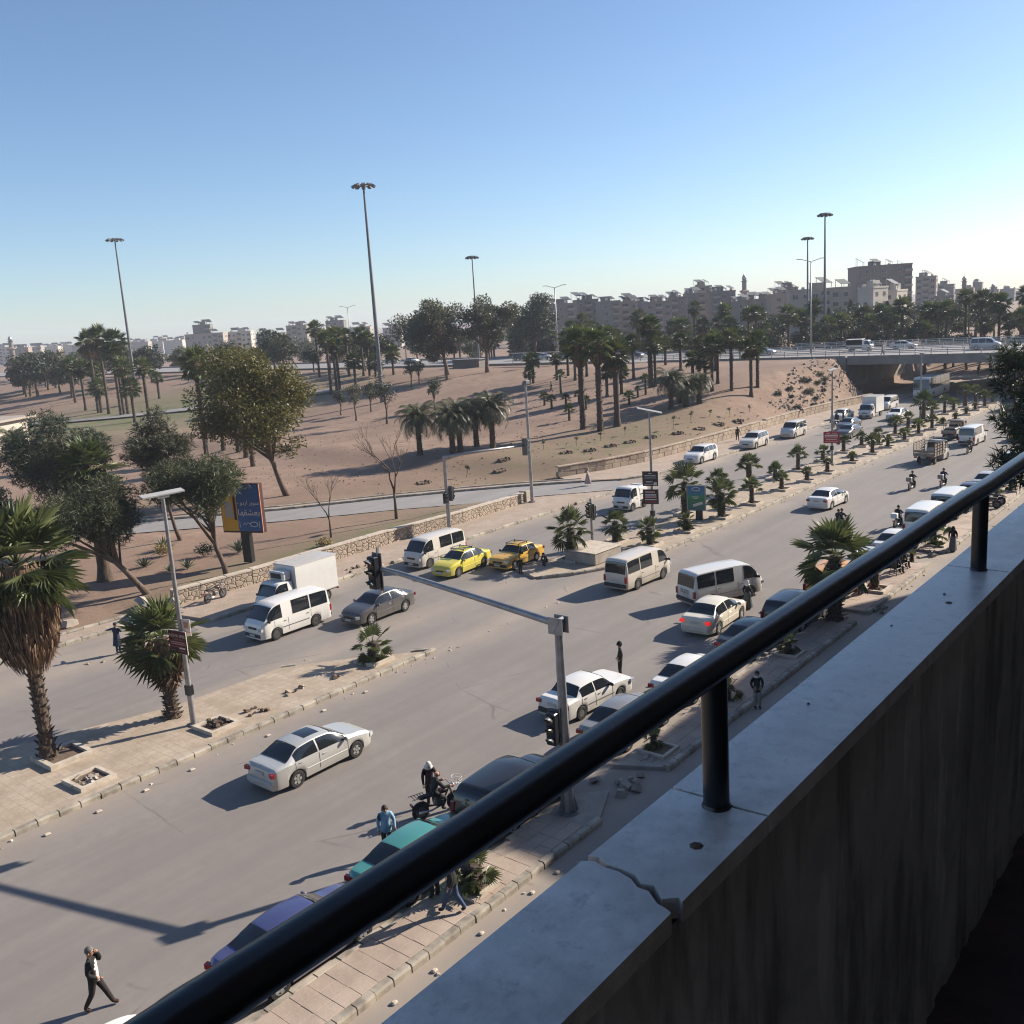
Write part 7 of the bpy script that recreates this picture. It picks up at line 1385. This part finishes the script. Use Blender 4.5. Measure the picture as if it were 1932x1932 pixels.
def chair(x, y, ang, label):
    o = thing('plastic_chair', label, 'chair', (x, y, .14), ang, None); s_ = MB(); s_.bbox((0, 0, .42), (.46, .46, .04), .015); s_.build('seat', M['trim'], o); s_ = MB(); s_.box((-.22, 0, .68), (.04, .44, .50), rot=Matrix.Rotation(-.15, 3, 'Y')); s_.build('backrest', M['trim'], o)
    for sx in (-1, 1):
        for sy in (-1, 1): s_ = MB(); s_.tube([(sx * .19, sy * .19, .42), (sx * .23, sy * .23, 0)], .02, 5); s_.build('leg', M['trim'], o)
chair(54.55, 17.27, A(.95, -.3), 'dark plastic chair under the older seated man'); chair(55.85, 17.32, A(.95, -.3), 'dark plastic chair under the man in the cap')
# ------------------------------------------------------------------ the balcony
m, t, b = new_mat('coping_marble'); v = coord(t)
n1 = noise(t, v, 9., 9, .75); n2 = noise(t, v, 34., 6, .7); n3 = noise(t, v, 1.6, 4, .6, 1.0)
col = mix(t, ramp(t, n1, [(.35, 0.), (.68, 1.)]), (.54, .50, .45), (.86, .82, .76)); col = mix(t, ramp(t, n2, [(.28, .65), (.46, 0.)]), col, (.30, .285, .27)); col = mix(t, ramp(t, n3, [(.48, 0.), (.64, .6)]), col, (.47, .41, .36))
t.links.new(col, b.inputs['Base Color']); t.links.new(ramp(t, n1, [(.3, .30), (.7, .5)]), b.inputs['Roughness']); bump(t, b, n2, .15, .004); M['marble'] = m
m, t, b = new_mat('peeling_plaster'); v = coord(t); vs2 = coord(t, 'pos', (9, 9, 1.6)); n1 = noise(t, v, 2.0, 8, .65, .6); n2 = noise(t, vs2, 1.0, 7, .65); n3 = noise(t, v, 26., 5)
col = mix(t, ramp(t, n1, [(.38, 0.), (.62, 1.)]), (.40, .39, .37), (.58, .565, .54)); col = mix(t, ramp(t, n2, [(.36, .8), (.5, 0.)]), col, (.20, .19, .175)); col = mix(t, ramp(t, n2, [(.60, 0.), (.66, .8)]), col, (.70, .685, .65))
t.links.new(col, b.inputs['Base Color']); b.inputs['Roughness'].default_value = .92; bump(t, b, n3, .4, .006); M['plaster'] = m
M['blackpaint'] = noisy('black_gloss_paint', (.010, .010, .012), (.016, .017, .02), 9., .30, 'pos', .035, b_scale=60); M['bfloor'] = noisy('balcony_floor', (.10, .06, .05), (.06, .04, .035), 3., .9, 'pos', .4, c3=(.16, .11, .09), s3=1.)
bal = thing('balcony', 'shaded balcony with marble-topped parapet and thick black handrail in the foreground', 'balcony', (0, 0, 0))
YO, YI, ZP = .776, .603, 15.2
def coping(x0, x1, jag0=None, jag1=None):
    """one marble slab; its ends may be ragged"""
    a = jag0 or [(x0, YI), (x0, YO)]; c = jag1 or [(x1, YO), (x1, YI)]
    s_ = MB(); P = a + c; th = .032; n = len(P); s_.prism(P, ZP - th, ZP); s_.build('coping_slab', M['marble'], bal)
CR = [(.612, 1.020), (.63, 1.014), (.655, 1.034), (.672, 1.030), (.69, 1.043), (.715, 1.047), (.74, 1.045), (.76, 1.052), (.776, 1.044)]
GP = [.016, .006, .008, .005, .006, .004, .004, .006, .008]
coping(-3.0, -.315); 
coping(-.309, 0, None, [(x - g_, y) for (y, x), g_ in reversed(list(zip(CR, GP)))] + [(1.0, YI)])
coping(0, 1.3, [(1.03, YI)] + [(x + g_, y) for (y, x), g_ in zip(CR, GP)], [(1.300, YO), (1.302, .70), (1.297, .66), (1.301, YI)])
coping(0, 2.915, [(1.307, YI), (1.303, .66), (1.309, .70), (1.306, YO)]); coping(2.921, 4.53); coping(4.536, 6.15); coping(6.156, 7.8); coping(7.806, 9.4); coping(9.406, 14)
s_ = MB(); s_.box((5.5, (.628 + .752) / 2, ZP - .036 - .52), (17, .752 - .628, 1.04)); s_.build('parapet_wall', M['plaster'], bal)
# plaster skin on the inner face, peeled away in streaks
s_ = MB(); nx_, nz_ = 230, 70
for j in range(nz_ + 1):
    for i in range(nx_ + 1):
        x = .25 + 4.9 * i / nx_; z = 14.15 + 1.01 * j / nz_; f = (z - 14.15) / 1.01
        q = mnoise.noise((x * 9, 0, z * 2.2)) + .6 * mnoise.noise((x * 21, 3, z * 5)) + .35 * mnoise.noise((x * 55, 7, z * 17)); lim = .30 + .9 * f - .25 * ss((x - 2.2) / 1.5)
        s_.v.append((x, .6275 - (.009 if q < lim else .0015) - .0016 * mnoise.noise((x * 30, 1, z * 14)) - .0025 * mnoise.noise((x * 6, 4, z * 5)), z))
s_.f = [(j * (nx_ + 1) + i, j * (nx_ + 1) + i + 1, (j + 1) * (nx_ + 1) + i + 1, (j + 1) * (nx_ + 1) + i) for j in range(nz_) for i in range(nx_)]; s_.m = [0] * len(s_.f); s_.build('plaster_skin', M['plaster'], bal, True)
s_ = MB(); s_.box((5.5, -.33, 14.06), (17, 2.12, .2)); s_.build('floor', M['bfloor'], bal)
s_ = MB(); s_.box((5.5, -.55, 17.35), (17, 1.66, .2)); s_.build('ceiling_slab', M['plaster'], bal)
RY, RZ_, RR = .686, 15.437, .0248
s_ = MB(); n = 60; s_.tube([(-3 + 17 * i / n, RY + .0015 * sin(i * 1.7), RZ_ + .0015 * sin(i * 2.3)) for i in range(n + 1)], RR, 24); s_.build('handrail', M['blackpaint'], bal, True, 60)
for i, x in enumerate((-.325, 1.290, 2.908, 4.53, 6.15, 7.8)):
    s_ = MB(); s_.tube([(x, RY, ZP - .01), (x, RY, RZ_)], .0213, 20); s_.tube([(x, RY, ZP), (x, RY, ZP + .006)], [.0245, .022], 20); s_.build('rail_post', M['blackpaint'], bal, True, 40)
for i, (x, y, sx) in enumerate(((1.165, .655, .02), (2.55, .67, .016), (2.62, .70, .008), (1.42, .74, .007), (2.30, .735, .006), (1.75, .72, .006))): s_ = MB(); s_.tube([(x, y, ZP + .0005), (x, y, ZP + .003)], [sx * .55, sx * .3], 7); s_.build('dirt_spot', M['soil'], bal)
# ------------------------------------------------------------------ hazy air
hz = bpy.data.materials.new('haze'); hz.use_nodes = True; ht = hz.node_tree; ht.nodes.clear(); out = ht.nodes.new('ShaderNodeOutputMaterial'); pv = ht.nodes.new('ShaderNodeVolumePrincipled')
pv.inputs['Color'].default_value = (.78, .87, 1.0, 1); pv.inputs['Density'].default_value = .00022; pv.inputs['Anisotropy'].default_value = 0.0
ht.links.new(pv.outputs[0], out.inputs['Volume'])
s_ = MB(); s_.box((500, 450, 26), (3600, 3600, 56)); o = s_.build('haze', hz); o['kind'] = 'stuff'; o['label'] = 'pale blue haze in the air over the city'; o['category'] = 'haze'
